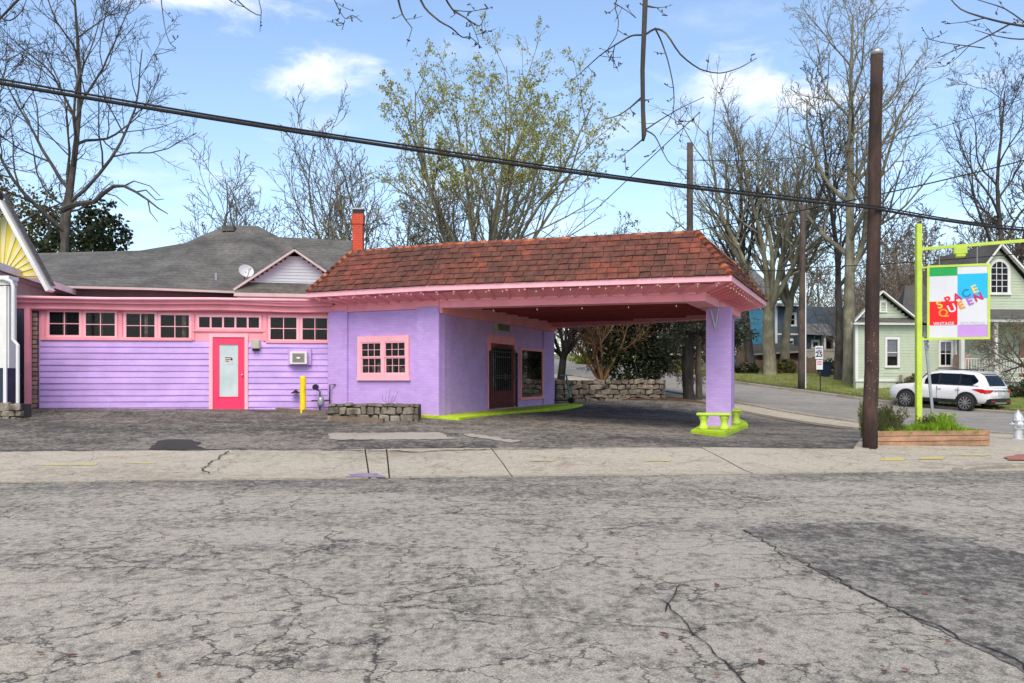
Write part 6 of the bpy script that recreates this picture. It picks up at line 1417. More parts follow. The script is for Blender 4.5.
mb = MB(); mb.bar(FU.pt(ul2 - .3, .35, zl2 - .15), FU.pt(up_, .35, zp_ + .1), .1, .28, FU.n); mb.bar(FU.pt(ur2 + .3, .35, zl2 - .15), FU.pt(up_, .35, zp_ + .1), .1, .28, FU.n); mb.build('bargeboard', 'white_paint', grn)
mb = MB(); mesh_poly(mb, [FU.pt(ul2 - .4, .5, zl2 - .15), FU.pt(up_, .5, zp_ + .26), FU.pt(up_, -6, zp_ + .26), FU.pt(ul2 - .4, -6, zl2 - .15)], [FU.pt(ur2 + .4, .5, zl2 - .15), FU.pt(up_, .5, zp_ + .26), FU.pt(up_, -6, zp_ + .26), FU.pt(ur2 + .4, -6, zl2 - .15)]); mb.build('upper_roof', 'shingle_dark', grn)
# arched window
u0, zz0 = FU.uz(990.5, 292.5); u1, zz1 = FU.uz(1007, 262); uc = (u0 + u1) / 2; rad = (u1 - u0) / 2; zs = zz1 - rad
def arch(r_, n=12): return [(uc + r_ * math.cos(math.pi * k / n), zs + r_ * math.sin(math.pi * k / n)) for k in range(n + 1)]
mb = MB(); A1, A2 = arch(rad), arch(rad + .16); A1 = [(u1, zz0)] + A1 + [(u0, zz0)]; A2 = [(u1 + .16, zz0)] + A2 + [(u0 - .16, zz0)]
n = len(A1); v = [FU.pt(u, .08, z) for u, z in A1] + [FU.pt(u, .08, z) for u, z in A2] + [FU.pt(u, -.02, z) for u, z in A1] + [FU.pt(u, -.02, z) for u, z in A2]
mb.add(v, [(i, i + 1, n + i + 1, n + i) for i in range(n - 1)] + [(i, i + 1, 2 * n + i + 1, 2 * n + i) for i in range(n - 1)] + [(n + i, n + i + 1, 3 * n + i + 1, 3 * n + i) for i in range(n - 1)]); FU.box(mb, u0 - .2, u1 + .2, -.02, .12, zz0 - .14, zz0); aw = mb.build('arched_window', 'white_paint', grn)
mb = MB(); mb.prism([FU.pt(u, .024, z) for u, z in A1], FU.n * .004); mb.build('shade_panel', 'dark_room', aw)  # arched near-black sheet, room darkness put into its colour
mb = MB(); mb.prism([FU.pt(u, .034, z) for u, z in A1], FU.n * .006); mb.build('pane', 'pane_glass', aw)
mb = MB()
for k in (1, 2): u = u0 + (u1 - u0) * k / 3; FU.box(mb, u - .018, u + .018, .042, .062, zz0, zs + rad * .9)
for k in range(1, 5): z = zz0 + (zz1 - zz0) * k / 5; hw = rad if z < zs else math.sqrt(max(0, rad ** 2 - (z - zs) ** 2)); FU.box(mb, uc - hw, uc + hw, .044, .060, z - .016, z + .016)
mb.build('muntin', 'white_paint', aw, kind='stuff')
# porch
FPo = Fr((P(958, 0, 49.2).x, 49.2), (P(1060, 0, 49.6).x, 49.6)); pzt = FPo.uz(980, 322)[1]; pzf = FPo.uz(980, 377)[1]
mb = MB(); FPo.box(mb, -.2, FPo.len, -2.2, .25, pzt, pzt + .22); mb.build('porch_eave', 'white_paint', grn)
mb = MB(); mesh_poly(mb, [FPo.pt(-.35, .38, pzt + .2), FPo.pt(FPo.len, .38, pzt + .2), FPo.pt(FPo.len, -2.0, pzt + 1.0), FPo.pt(.2, -2.0, pzt + 1.0)]); mb.build('porch_roof', 'shingle_dark', grn)
mb = MB(); FPo.box(mb, -.1, FPo.len, -2.0, .05, pzf - .25, pzf); FPo.box(mb, 0, FPo.len, -1.9, -.1, pzf - 1.4, pzf - .25); mb.build('porch_floor', 'white_paint', grn)
for px in (963, 996.5, 1040): u = FPo.uz(px, 350)[0]; mb = MB(); FPo.box(mb, u - .10, u + .10, -.2, .0, pzf, pzt); FPo.box(mb, u - .14, u + .14, -.24, .04, pzf, pzf + .15); FPo.box(mb, u - .14, u + .14, -.24, .04, pzt - .15, pzt - .003); mb.build('porch_post', 'white_paint', grn)
u0 = FPo.uz(966, 350)[0]; zt1 = FPo.uz(980, 358)[1]; zt0 = FPo.uz(980, 373)[1]
mb = MB(); FPo.box(mb, u0, FPo.len, -.12, -.05, zt1 - .06, zt1); FPo.box(mb, u0, FPo.len, -.12, -.05, zt0, zt0 + .05); mb.build('handrail', 'white_paint', grn)
mb = MB(); u = u0
while u < FPo.len: FPo.box(mb, u, u + .05, -.11, -.06, zt0 + .05, zt1 - .06); u += .155
mb.build('balusters', 'white_paint', grn, kind='stuff')
FPd = Fr((P(958, 0, 51.3).x, 51.3), (P(1060, 0, 51.6).x, 51.6)); siding(FPd, 0, FPd.len, pzf, pzt, .16, 'green_siding', grn, 'porch_siding')
mb = MB(); u = FPd.uz(1019, 350)[0]; FPd.box(mb, u, u + .95, .03, .07, pzf, pzf + 2.1); mb.build('front_door', 'wood_weathered', grn)
mb = MB(); c = FGn.pt(FGn.len - .1, .6, 0); mb.box((c.x - .3, c.y - .3, zb0 - .5), (c.x + .4, c.y + .3, zb0 + 1.35)); mb.build('porch_pier', 'brick_old', grn)
c = FGn.uz(902, 380); mb = MB(); q = FGn.pt(c[0], .5, 0); q.z = Z(q.x, q.y); mb.box(q + Vector((-.35, -.25, .1)), q + Vector((.35, .25, .85))); 
hu = thing('heat_pump', 'pale outdoor heat pump unit against the green siding', 'heat pump', q); mb.build('housing', 'beige_box', hu, bevel=.03)
mb = MB(); mb.tube([q + Vector((0, -.25, .5)), q + Vector((0, -.27, .5))], .26, 16); mb.build('fan_grille', 'ac_grille', hu); mb = MB(); mb.box(q + Vector((-.4, -.3, 0)), q + Vector((.4, .3, .1))); mb.build('pad', 'concrete_pale', hu)
# --- blue house further up
YB = 74.0; blu = thing('blue_house', 'two storey teal blue house with white windows beyond the lawn', 'house', (P(770, 380, YB).x, YB, Z(P(770, 380, YB).x, YB)))
FBl = Fr((P(728, 0, YB).x, YB), (P(812, 0, YB + 1).x, YB + 1)); bz0 = FBl.uz(760, 380)[1]; bz1 = FBl.uz(760, 296)[1]
hs = [plain_window(FBl, x0, y0, x1, y1, blu, 1, 2, fw=.16) for x0, y0, x1, y1 in ((764.5, 312, 769.5, 324), (789, 315, 794.5, 324.5), (764, 338.5, 769, 344.5), (789, 341, 793, 346), (736.5, 340, 740, 353))]
uk = FBl.uz(776, 340)[0]
siding(FBl, 0, uk, bz0, bz1, .2, 'blue_siding', blu, holes=hs)
mb = MB(); FBl.box(mb, 0, uk, -.4, -.021, bz0 - .5, bz1); mb.build('wall', 'blue_siding', blu)
siding(FBl, uk, FBl.len, bz0, FBl.uz(790, 306)[1], .2, 'slate_siding', blu, 'side_siding', holes=hs)
mb = MB(); FBl.box(mb, uk, FBl.len + 3, -.4, -.021, bz0 - .5, FBl.uz(790, 306)[1] - .05); mb.build('side_wall', 'slate_siding', blu)
mb = MB(); FBl.box(mb, uk - .1, uk + .1, -.01, .06, bz0, bz1); FBl.box(mb, uk, FBl.len - .4, -.01, .06, FBl.uz(785, 335)[1], FBl.uz(785, 333.4)[1]); mb.build('trim', 'white_paint', blu)
mb = MB(); mesh_poly(mb, [FBl.pt(-2, .5, bz1 - .3), FBl.pt(uk + .6, .5, bz1 - .3), FBl.pt(uk - 1, -4, bz1 + 3.4), FBl.pt(-2, -4, bz1 + 3.4)], [FBl.pt(uk + .6, .5, bz1 - .3), FBl.pt(uk + .6, -9, bz1 - .3), FBl.pt(uk - 1, -4, bz1 + 3.4)])
q1 = P(806, 319, YB + 2); q2 = P(834.5, 336.5, YB - 1.5); q3 = P(806, 336, YB - .8)
mesh_poly(mb, [P(776, 303, YB + 3), P(800, 303, YB + 3), P(800, 305.5, YB - .3), P(776, 306, YB - .3)]); mesh_poly(mb, [P(800, 303, YB + 5), P(820, 307, YB + 5), P(835.5, 336, YB - 1), P(800, 334, YB - 1)]); mb.build('roof', 'shingle_blue', blu)
FB2 = Fr((P(797, 0, YB - .2).x, YB - .2), (P(833, 0, YB - .2).x, YB - .2)); mb = MB(); FB2.box(mb, 0, FB2.len, -3, 0, bz0, FB2.uz(810, 336)[1]); mb.build('annex_wall', 'slate_siding', blu); plain_window(FB2, 813, 342, 818, 347, blu, 1, 1, fw=.14)
mb = MB()
for px in (822.5, 832): u = FB2.uz(px, 340)[0]; FB2.box(mb, u - .08, u + .08, .0, .6, bz0, FB2.uz(px, 336)[1])
mb.build('porch_post', 'white_paint', blu)
mb = MB(); FB2.box(mb, FB2.uz(823.5, 340)[0], FB2.uz(831, 340)[0], .002, .01, bz0, FB2.uz(823, 338)[1]); mb.build('porch_shade_panel', 'dark_room', blu)  # flat near-black sheet on the wall, porch shade painted as colour
# lower annex on the left with its own roof
FB3 = Fr((P(722, 0, YB - 2).x, YB - 2), (P(751, 0, YB - 2).x, YB - 2)); mb = MB(); FB3.box(mb, 0, FB3.len, -2, 0, bz0, FB3.uz(740, 334)[1]); mb.build('left_annex', 'blue_siding', blu)
plain_window(FB3, 737, 340, 740.5, 353, blu, 1, 2, fw=.16)
mb = MB(); mesh_poly(mb, [FB3.pt(-1, .4, FB3.uz(740, 334)[1]), FB3.pt(FB3.len + .3, .4, FB3.uz(740, 334)[1]), FB3.pt(FB3.len - 1.2, -2, FB3.uz(740, 318)[1]), FB3.pt(-1, -2, FB3.uz(740, 318)[1])]); mb.build('annex_roof', 'shingle_blue', blu)
# shed with mossy roof, pale wall, wooden fence
YS = 66.0; sh = thing('garden_shed', 'low shed with mossy brown roof behind the wooden fence', 'shed', (P(775, 380, YS).x, YS, Z(P(775, 380, YS).x, YS)))
FSh = Fr((P(757, 0, YS).x, YS), (P(801, 0, YS).x, YS)); mb = MB(); FSh.box(mb, 0, FSh.len, -3, 0, FSh.uz(770, 378)[1], FSh.uz(770, 352)[1]); mb.build('wall', 'wood_dark', sh)
mb = MB(); mesh_poly(mb, [FSh.pt(-.4, .5, FSh.uz(760, 354)[1]), FSh.pt(FSh.len + .2, .5, FSh.uz(800, 351)[1]), FSh.pt(FSh.len + .2, -3.2, FSh.uz(800, 341)[1]), FSh.pt(-.4, -3.2, FSh.uz(760, 343)[1])]); mb.build('roof', 'shingle_brown', sh); mb = MB(); mb.bar(FSh.pt(-.4, .52, FSh.uz(760, 354.6)[1]), FSh.pt(FSh.len + .2, .52, FSh.uz(800, 351.6)[1]), .05, .12); mb.build('fascia', 'concrete_pale', sh)
YR = 64.0; FR = Fr((P(803, 0, YR).x, YR), (P(842, 0, YR - 1).x, YR - 1)); pw_ = thing('garden_wall', 'pale stuccoed garden wall beyond the lawn right of the fence', 'wall', FR.pt(1, 0, Z(*FR.pt(1, 0, 0).xy)))
mb = MB(); FR.box(mb, 0, FR.len, -.3, 0, FR.uz(820, 382)[1], FR.uz(820, 351)[1]); mb.build('wall', 'concrete_pale', pw_); mb = MB(); FR.box(mb, -.05, FR.len + .05, -.35, .05, FR.uz(820, 351)[1] + .004, FR.uz(820, 349)[1]); mb.build('coping', 'concrete_pale', pw_)
def board_fence(label, x0, x1, ytop, ybot, Y0, Y1, seed):
    r2 = random.Random(seed); F2 = Fr((P(x0, 0, Y0).x, Y0), (P(x1, 0, Y1).x, Y1)); t = thing('board_fence', label, 'fence', F2.pt(F2.len / 2, 0, Z(*F2.pt(F2.len / 2, 0, 0).xy)))
    mb = MB(); u = 0
    while u < F2.len - .05:
        zt_ = F2.uz((x0 + x1) / 2, ytop)[1] + r2.uniform(-.05, .05); p = F2.pt(u, 0, 0); F2.box(mb, u, u + .135, .0, .025, Z(p.x, p.y) + .04, zt_); u += .15
    mb.build('boards', 'fence_wood', t, kind='stuff')
    for k in range(int(F2.len / 2.2) + 1): u = min(F2.len - .06, 2.2 * k); mb = MB(); p = F2.pt(u, 0, 0); F2.box(mb, u - .05, u + .05, -.11, -.01, Z(p.x, p.y), F2.uz(x0, ytop)[1] + .08); mb.build('post', 'fence_wood', t)
    for zz in (.35, .8): mb = MB(); F2.box(mb, 0, F2.len, -.05, -.005, F2.uz((x0 + x1) / 2, ybot)[1] + (F2.uz((x0 + x1) / 2, ytop)[1] - F2.uz((x0 + x1) / 2, ybot)[1]) * zz, F2.uz((x0 + x1) / 2, ybot)[1] + (F2.uz((x0 + x1) / 2, ytop)[1] - F2.uz((x0 + x1) / 2, ybot)[1]) * zz + .09); mb.build('rail', 'fence_wood', t)
board_fence('weathered board fence below the shed, between two big tree trunks', 752, 800, 360, 376, 63, 62.5, 1)
board_fence('dark board fence section behind the speed limit sign', 803.5, 817, 357, 377, 61.5, 61.5, 2)
board_fence('tall grey board fence right of the purple column', 738, 752, 346, 372, 62.5, 63, 3)
# ------------------------------------------------------------------ trees
def grow(seed, H, r0, fork=.35, limbs=8, spread=50, up=.25, wob=.16, nch=(0, 7, 6, 5), ratio=(.55, .48, .45, .42), leader=True, lean=(0, 0), droop=0.0, minr=.010, limb_len=None, trunk_curve=.04):
    """skeleton of a bare tree: list of (points, radii, level), base at the origin, top about H"""
    r2 = random.Random(seed); out = []
    def rv(): return Vector((r2.gauss(0, 1), r2.gauss(0, 1), r2.gauss(0, 1)))
    def run(p, d, Ln, ra, rb, lev, seg, upk):
        n = max(2, min(12, int(round(Ln / seg)))); pts = [p.copy()]; rad = [ra]; d = d.normalized()
        for k in range(n):
            d = (d + rv() * wob * (1 if lev else .3) + Vector((0, 0, upk * (1 - .0 * k)))).normalized()
            p = p + d * (Ln / n); pts.append(p.copy()); rad.append(max(minr, ra + (rb - ra) * (k + 1) / n))
        out.append((pts, rad, lev)); return pts, rad
    def at(pts, rad, t):
        x = t * (len(pts) - 1); i = min(int(x), len(pts) - 2); f = x - i
        return pts[i].lerp(pts[i + 1], f), rad[i] + (rad[i + 1] - rad[i]) * f, (pts[i + 1] - pts[i]).normalized()
    def kids(pts, rad, Ln, lev):
        if lev >= len(nch): return
        n = nch[lev]; ph = r2.uniform(0, 6.28)
        for k in range(n):
            t = .22 + .78 * (k + r2.uniform(.1, .9)) / n; p, ra, d = at(pts, rad, min(t, .99))
            o = d.orthogonal().normalized(); a = ph + 2.4 * k + r2.uniform(-.5, .5); o2 = d.cross(o); s = o * math.cos(a) + o2 * math.sin(a)
            an = R(r2.uniform(28, 58)); nd = d * math.cos(an) + s * math.sin(an)
            cl_ = Ln * ratio[lev] * (1.15 - .55 * t) * r2.uniform(.7, 1.25); rr = max(minr, min(ra * .62, ra * .9))
            q, qr = run(p, nd, cl_, rr, minr if lev >= 2 else rr * .35, lev + 1, max(.35, cl_ / 5), (up * .5 - droop) * (.5 if lev > 1 else 1))
            kids(q, qr, cl_, lev + 1)
    tl = H * (1.0 if leader else fork)
    d0 = Vector((lean[0], lean[1], 1)); pts = [Vector((0, 0, -.3))]; rad = [r0 * 1.25]; n = 12; p = Vector((0, 0, 0)); d = d0.normalized(); pts.append(p.copy()); rad.append(r0 * 1.08)
    endr = r0 * .12 if leader else r0 * .72
    for k in range(n):
        d = (d + Vector((r2.gauss(0, trunk_curve), r2.gauss(0, trunk_curve), .03))).normalized(); p = p + d * tl / n; pts.append(p.copy()); rad.append(max(minr, r0 + (endr - r0) * ((k + 1) / n) ** (.8 if leader else 1)))
    out.append((pts, rad, 0))
    ph = r2.uniform(0, 6.28)
    for k in range(limbs):
        if leader: t = fork + (1 - fork) * (k + r2.uniform(.0, .6)) / limbs
        else: t = 1 - .16 * r2.random()
        p, ra, dd = at(pts, rad, min(.985, t)); a = ph + k * 2.4 + r2.uniform(-.4, .4); an = R(spread * r2.uniform(.65, 1.15)) * (1.1 - .4 * t) if leader else R(spread * (.18 + 1.05 * math.sqrt((k + .5) / limbs)) * r2.uniform(.92, 1.08))
        nd = Vector((math.cos(a) * math.sin(an), math.sin(a) * math.sin(an), math.cos(an)))
        Ln = (limb_len or H * .5) * r2.uniform(.75, 1.1) * (1 if not leader else (1.15 - .75 * (t - fork) / (1 - fork)))
        rr = ra * (.62 if leader else .58)
        q, qr = run(p, nd, Ln, rr, max(minr, rr * .22), 1, max(.6, Ln / 9), up * .35)
        kids(q, qr, Ln, 1)
    return out
def skel_mesh(sk, levs, sides=(10, 7, 5, 3, 3, 3), leaf=None):
    mb = MB()
    for pts, rad, lev in sk:
        if lev in levs: mb.tube(pts, rad, sides[min(lev, 5)], cap=False)
    return mb
def leaf_quad(mb, p, s, r2, flat=.0):
    d = Vector((r2.gauss(0, 1), r2.gauss(0, 1), r2.gauss(0, 1) - flat)).normalized() * s; q = d.cross(Vector((r2.gauss(0, 1), r2.gauss(0, 1), r2.gauss(0, 1)))).normalized() * s * .36
    mb.add([p, p + d * .5 + q, p + d, p + d * .5 - q], [(0, 1, 2, 3)])
TREE_CACHE = {}
def tree(name, label, x, y, cat='tree', bark_='bark_grey', scale=1.0, rz=0.0, group=None, leaf=None, leaf_n=0, leaf_s=.12, leaf_lev=3, leaf_zmin=0.0, z=None, key=None, sx=1.0, **kw):
    zb_ = Z(x, y) if z is None else z
    t = thing(name, label, cat, (x, y, zb_), rz, group); t.scale = (scale * sx, scale, scale) if False else (1, 1, 1)
    k = key or (name, kw.get('seed'))
    if k not in TREE_CACHE:
        sk = grow(**kw); r2 = random.Random(kw['seed'] + 7)
        a = skel_mesh(sk, (0, 1, 2)); b = skel_mesh(sk, (3, 4, 5)); lf = MB()
        if leaf:
            tw = [s for s in sk if s[2] >= leaf_lev and s[0][0].z > leaf_zmin]
            for i in range(leaf_n):
                pts = tw[r2.randrange(len(tw))][0]; j = r2.randrange(len(pts) - 1); p = pts[j].lerp(pts[j + 1], r2.random()) + Vector((r2.gauss(0, .05), r2.gauss(0, .05), r2.gauss(0, .05)))
                for _ in range(3): leaf_quad(lf, p + Vector((r2.gauss(0, .07), r2.gauss(0, .07), r2.gauss(0, .07))), leaf_s * r2.uniform(.6, 1.3), r2, .3)
        TREE_CACHE[k] = (a, b, lf, {})
    a, b, lf, built = TREE_CACHE[k]
    M = wm(t) @ Matrix.Diagonal((scale * sx, scale, scale, 1))
    for nm, m_, mt in (('trunk', a, bark_), ('crown', b, bark_), ('leaves', lf, leaf)):
        if not m_.v: continue
        if nm not in built:
            o = m_.build(nm, mt, None, local=True, smooth=(nm != 'leaves')); built[nm] = (o.data, o.location.copy()); bpy.data.objects.remove(o)
        me, loc = built[nm]; inst(nm, me, M @ Matrix.Translation(loc), t)
    return t
def px_x(px, Y): return (px - CX) / FOC * Y
# left side
lt = tree('bare_tree', 'tall dark bare tree with a long low bent limb behind the left roofs', px_x(61, 44), 44, bark_='bark_dark', seed=3, H=20.5, r0=.31, fork=.36, limbs=13, spread=58, up=.18, wob=.15, nch=(0, 8, 6, 5), limb_len=8.5, minr=.010)
mb = MB(); YL = 44
def limb(pts, r0, r1):
    q = [P(x, y, YL - .3 * i) for i, (x, y) in enumerate(pts)]; n = len(q); mb.tube(q, [r0 + (r1 - r0) * i / (n - 1) for i in range(n)], 6, False)
limb([(62, 210), (70, 206), (82, 203), (94, 202), (104, 193), (114, 186), (124, 186), (136, 192), (148, 200), (158, 208), (168, 214)], .15, .02)
for p_ in ([(104, 193), (116, 196), (128, 206)], [(124, 186), (134, 181), (150, 186), (160, 196)], [(136, 192), (146, 190), (156, 200), (164, 199)], [(94, 202), (108, 205), (112, 199)], [(148, 200), (150, 212), (158, 222)]): limb(p_, .04, .014)
mb.build('limb', 'bark_dark', lt)
tree('bare_tree', 'bare tree cut off by the left picture edge', px_x(-30, 46), 46, bark_='bark_dark', seed=14, H=18, r0=.3, fork=.4, limbs=10, spread=60, up=.2, nch=(0, 7, 6, 4), limb_len=7, minr=.014)
tree('bare_tree', 'small bare tree standing behind the grey roof peak', px_x(250, 58), 58, bark_='bark_grey', seed=21, H=13.2, r0=.24, fork=.25, limbs=7, spread=38, up=.35, leader=False, nch=(0, 8, 6, 4), limb_len=9.0, minr=.016)
tree('bare_tree', 'bare tree with many upright limbs just behind the red chimney', px_x(352, 56), 56, bark_='bark_grey', seed=22, H=14.0, r0=.27, fork=.22, limbs=9, spread=40, up=.4, leader=False, nch=(0, 8, 6, 4), limb_len=10.5, minr=.016)
tree('budding_tree', 'twiggy budding tree right of the red chimney above the tiled roof', px_x(405, 52), 52, bark_='bark_olive', seed=23, H=11.0, r0=.2, fork=.22, limbs=9, spread=52, up=.15, leader=False, nch=(0, 8, 7, 5), limb_len=7.5, droop=.05, minr=.014, leaf='leaf_olive', leaf_n=900, leaf_s=.13)
tree('budding_tree', 'twiggy low tree with brown buds behind the grey roof slope', px_x(195, 56), 56, bark_='bark_grey', seed=24, H=9.5, r0=.16, fork=.25, limbs=7, spread=48, up=.2, leader=False, nch=(0, 7, 6, 4), limb_len=6, minr=.014, leaf='leaf_rust', leaf_n=260, leaf_s=.12)
tree('leafing_tree', 'large vase shaped tree with fresh yellow green leaves behind the tiled roof', px_x(484, 47), 47, bark_='bark_olive', seed=31, H=19.5, r0=.30, fork=.20, limbs=17, spread=38, up=.20, leader=False, wob=.08, nch=(0, 9, 6, 4), ratio=(.5, .36, .44, .42), limb_len=12.8, minr=.009, leaf='leaf_spring', leaf_n=6500, leaf_s=.125, leaf_lev=4, leaf_zmin=9.5)
tree('budding_tree', 'yellowish twiggy tree at the brown pole behind the tiled roof', px_x(655, 60), 60, bark_='bark_olive', seed=33, H=12.0, r0=.2, fork=.3, limbs=9, spread=55, up=.15, leader=False, nch=(0, 8, 6, 5), limb_len=7.0, minr=.014, leaf='leaf_olive', leaf_n=1100, leaf_s=.14)
# right side, across the side street
def gxy(px, py): p = ground_at(px, py); return p.x, p.y
def tree_at(name, label, px, py, **kw): x, y = gxy(px, py); return tree(name, label, x, y, **kw)
tree_at('bare_tree', 'mossy forked bare tree on the lawn with thick trunk left of the far pole', 770, 376, bark_='bark_olive', seed=41, H=19, r0=.46, fork=.26, limbs=9, spread=32, up=.28, leader=False, wob=.11, nch=(0, 9, 6, 5), limb_len=12.5, minr=.011)
tree_at('bare_tree', 'tall straight bare tree on the lawn just left of the dark foreground pole', 850, 384, bark_='bark_olive', seed=42, H=22, r0=.44, fork=.34, limbs=15, spread=52, up=.25, wob=.12, nch=(0, 8, 6, 5), limb_len=9.0, minr=.010)
tree_at('bare_tree', 'slimmer dark bare tree leaning beside the tall straight one', 839, 381, bark_='bark_dark', seed=43, H=17, r0=.30, fork=.3, limbs=9, spread=45, up=.3, wob=.14, nch=(0, 8, 6, 4), limb_len=7.5, lean=(-.05, .02), minr=.015)
tree_at('bare_tree', 'dark leaning trunk just right of the purple column top', 751, 373, bark_='bark_dark', seed=44, H=16, r0=.38, fork=.34, limbs=11, spread=42, up=.3, wob=.12, nch=(0, 7, 5, 4), limb_len=7.5, lean=(-.07, 0), minr=.011)
tree_at('bare_tree', 'greyish bare tree standing behind the thick forked trunk', 784, 374, bark_='bark_olive', seed=45, H=18, r0=.34, fork=.3, limbs=9, spread=32, up=.3, leader=False, nch=(0, 7, 5, 4), limb_len=10.5, lean=(.06, 0), minr=.011)
tree('bare_tree', 'tall bare tree behind the green house at the right edge', px_x(1006, 68), 68, bark_='bark_dark', seed=46, H=21, r0=.36, fork=.3, limbs=13, spread=48, up=.3, nch=(0, 8, 6, 5), limb_len=9, minr=.012)
# thicket of bare trees in the distance: three shapes, each tree its own object
r2 = random.Random(77)
far_spots = [(905, 88), (930, 76), (958, 92), (985, 84), (1030, 92), (890, 96), (868, 82), (820, 100), (800, 92), (745, 98), (722, 90), (705, 105), (675, 95), (945, 104), (1010, 102), (970, 70), (1045, 66), (915, 100), (940, 112), (880, 108), (1000, 114), (975, 98)]
for i, (px, Y) in enumerate(far_spots):
    k = i % 3
    tree('distant_tree', 'bare distant tree of the thicket ' + next(l for m, l in ((720, 'behind the brown pole at the canopy end'), (835, 'behind the blue house roofs'), (900, 'beside the dark foreground pole'), (962, 'just left of and behind the shop sign'), (9999, 'behind the arched gable of the green house')) if px < m), px_x(px, Y), Y, bark_='bark_brown', scale=r2.uniform(.85, 1.2), rz=r2.uniform(0, 6.28), group='bare trees of the distant thicket', key=('far', k), seed=60 + k, H=12.5, r0=.24, fork=.22, limbs=12, spread=46, up=.25, nch=(0, 7, 5, 4), limb_len=5.5, minr=.024)
# undergrowth behind the houses: low twig masses
def twig_mass(label, px0, px1, Y0, Y1, h, n, seed, mat_='twig_tan'):
    r2 = random.Random(seed); mb = MB()
    for _ in range(n):
        Y = r2.uniform(Y0, Y1); x = px_x(r2.uniform(px0, px1), Y); p = Vector((x, Y, Z(x, Y))); q = [p]; d = Vector((r2.gauss(0, .35), r2.gauss(0, .35), 1)).normalized(); L_ = h * r2.uniform(.5, 1.1)
        for k in range(4): d = (d + Vector((r2.gauss(0, .22), r2.gauss(0, .22), .05))).normalized(); q.append(q[-1] + d * L_ / 4)
        mb.tube(q, [.035, .03, .025, .02, .015], 3, False)
        for k in range(5):
            b = q[r2.randrange(1, 5)]; e = Vector((r2.gauss(0, 1), r2.gauss(0, 1), r2.gauss(.6, .6))).normalized() * L_ * r2.uniform(.15, .4); mb.tube([b, b + e * .5 + Vector((0, 0, .05)), b + e], [.02, .016, .012], 3, False)
    return tag(mb.build('undergrowth', mat_, kind='stuff'), label, 'undergrowth')
twig_mass('tangled grey brushwood behind the green house', 850, 1060, 62, 90, 8.5, 1300, 5, 'bark_brown')
twig_mass('tangled brushwood beyond the canopy opening and blue house', 560, 850, 80, 105, 6.5, 700, 6, 'bark_brown')
# evergreens
def leafy(name, label, c, lobes, n, s, leaf, trunk=None, bark_='bark_dark', cat='tree', seed=0, surf=.55):
    """foliage of many small leaves round several uneven lobes, on a forked stem"""
    r2 = random.Random(seed); c = Vector(c); t = thing(name, label, cat, c); st = MB(); lf = MB()
    hub = c + Vector((0, 0, trunk or .3))
    if trunk: st.tube([c - Vector((0, 0, .2)), c + Vector((.03, 0, trunk * .5)), hub], [.05 + trunk * .035, .04 + trunk * .03, .03 + trunk * .025], 8)
    for (o, r_) in lobes:
        o = Vector(o); r_ = Vector(r_); e = c + o; st.tube([hub, hub.lerp(e, .5) + Vector((r2.gauss(0, .1), r2.gauss(0, .1), .1)), e], [.05 + .02 * (trunk or 0), .04, .02], 5)
        for k in range(5):
            d = Vector((r2.gauss(0, 1), r2.gauss(0, 1), r2.gauss(0, 1))).normalized(); st.tube([e, e + Vector((d.x * r_.x, d.y * r_.y, d.z * r_.z)) * .8], [.025, .01], 4)
    tot = sum(Vector(r_).x * Vector(r_).z for _, r_ in lobes)
    for (o, r_) in lobes:
        o = Vector(o); r_ = Vector(r_); m_ = int(n * r_.x * r_.z / tot)
        cl_ = []
        for _ in range(max(4, m_ // 14)):
            d = Vector((r2.gauss(0, 1), r2.gauss(0, 1), r2.gauss(0, 1))).normalized() * (surf + (1.08 - surf) * r2.random() ** .6); cl_.append(c + o + Vector((d.x * r_.x, d.y * r_.y, d.z * r_.z)))
        for _ in range(m_):
            p = cl_[r2.randrange(len(cl_))] + Vector((r2.gauss(0, 1), r2.gauss(0, 1), r2.gauss(0, .7))) * min(r_) * .16
            leaf_quad(lf, p, s * r2.uniform(.6, 1.3), r2, .2)
    st.build('trunk', bark_, t); lf.build('crown', leaf, t); return t
Yv = 50; x = px_x(82, Yv); leafy('evergreen_tree', 'dark green evergreen tree behind the bare tree over the left roofs', (x, Yv, Z(x, Yv)), [((0, 0, 7.0), (1.9, 1.8, 1.7)), ((1.1, 0, 8.2), (1.2, 1.2, 1.2)), ((-1.2, 0, 6.6), (1.4, 1.4, 1.4)), ((.9, .2, 9.4), (.8, .8, .7)), ((1.6, 0, 6.3), (1.1, 1.1, 1.0))], 5200, .26, 'leaf_evergreen', 6.0, seed=1)
x = px_x(12, 54); leafy('evergreen_tree', 'olive green tree at the left edge above the yellow gable', (x, 54, Z(x, 54)), [((0, 0, 9.5), (2.4, 2, 2.2)), ((1.6, 0, 8.0), (2.0, 1.6, 1.8)), ((-1.8, 0, 11.5), (1.6, 1.4, 1.3)), ((2.4, 0, 10.2), (1.3, 1.2, 1.2))], 3600, .24, 'leaf_olive', 7.5, seed=2, surf=.3)
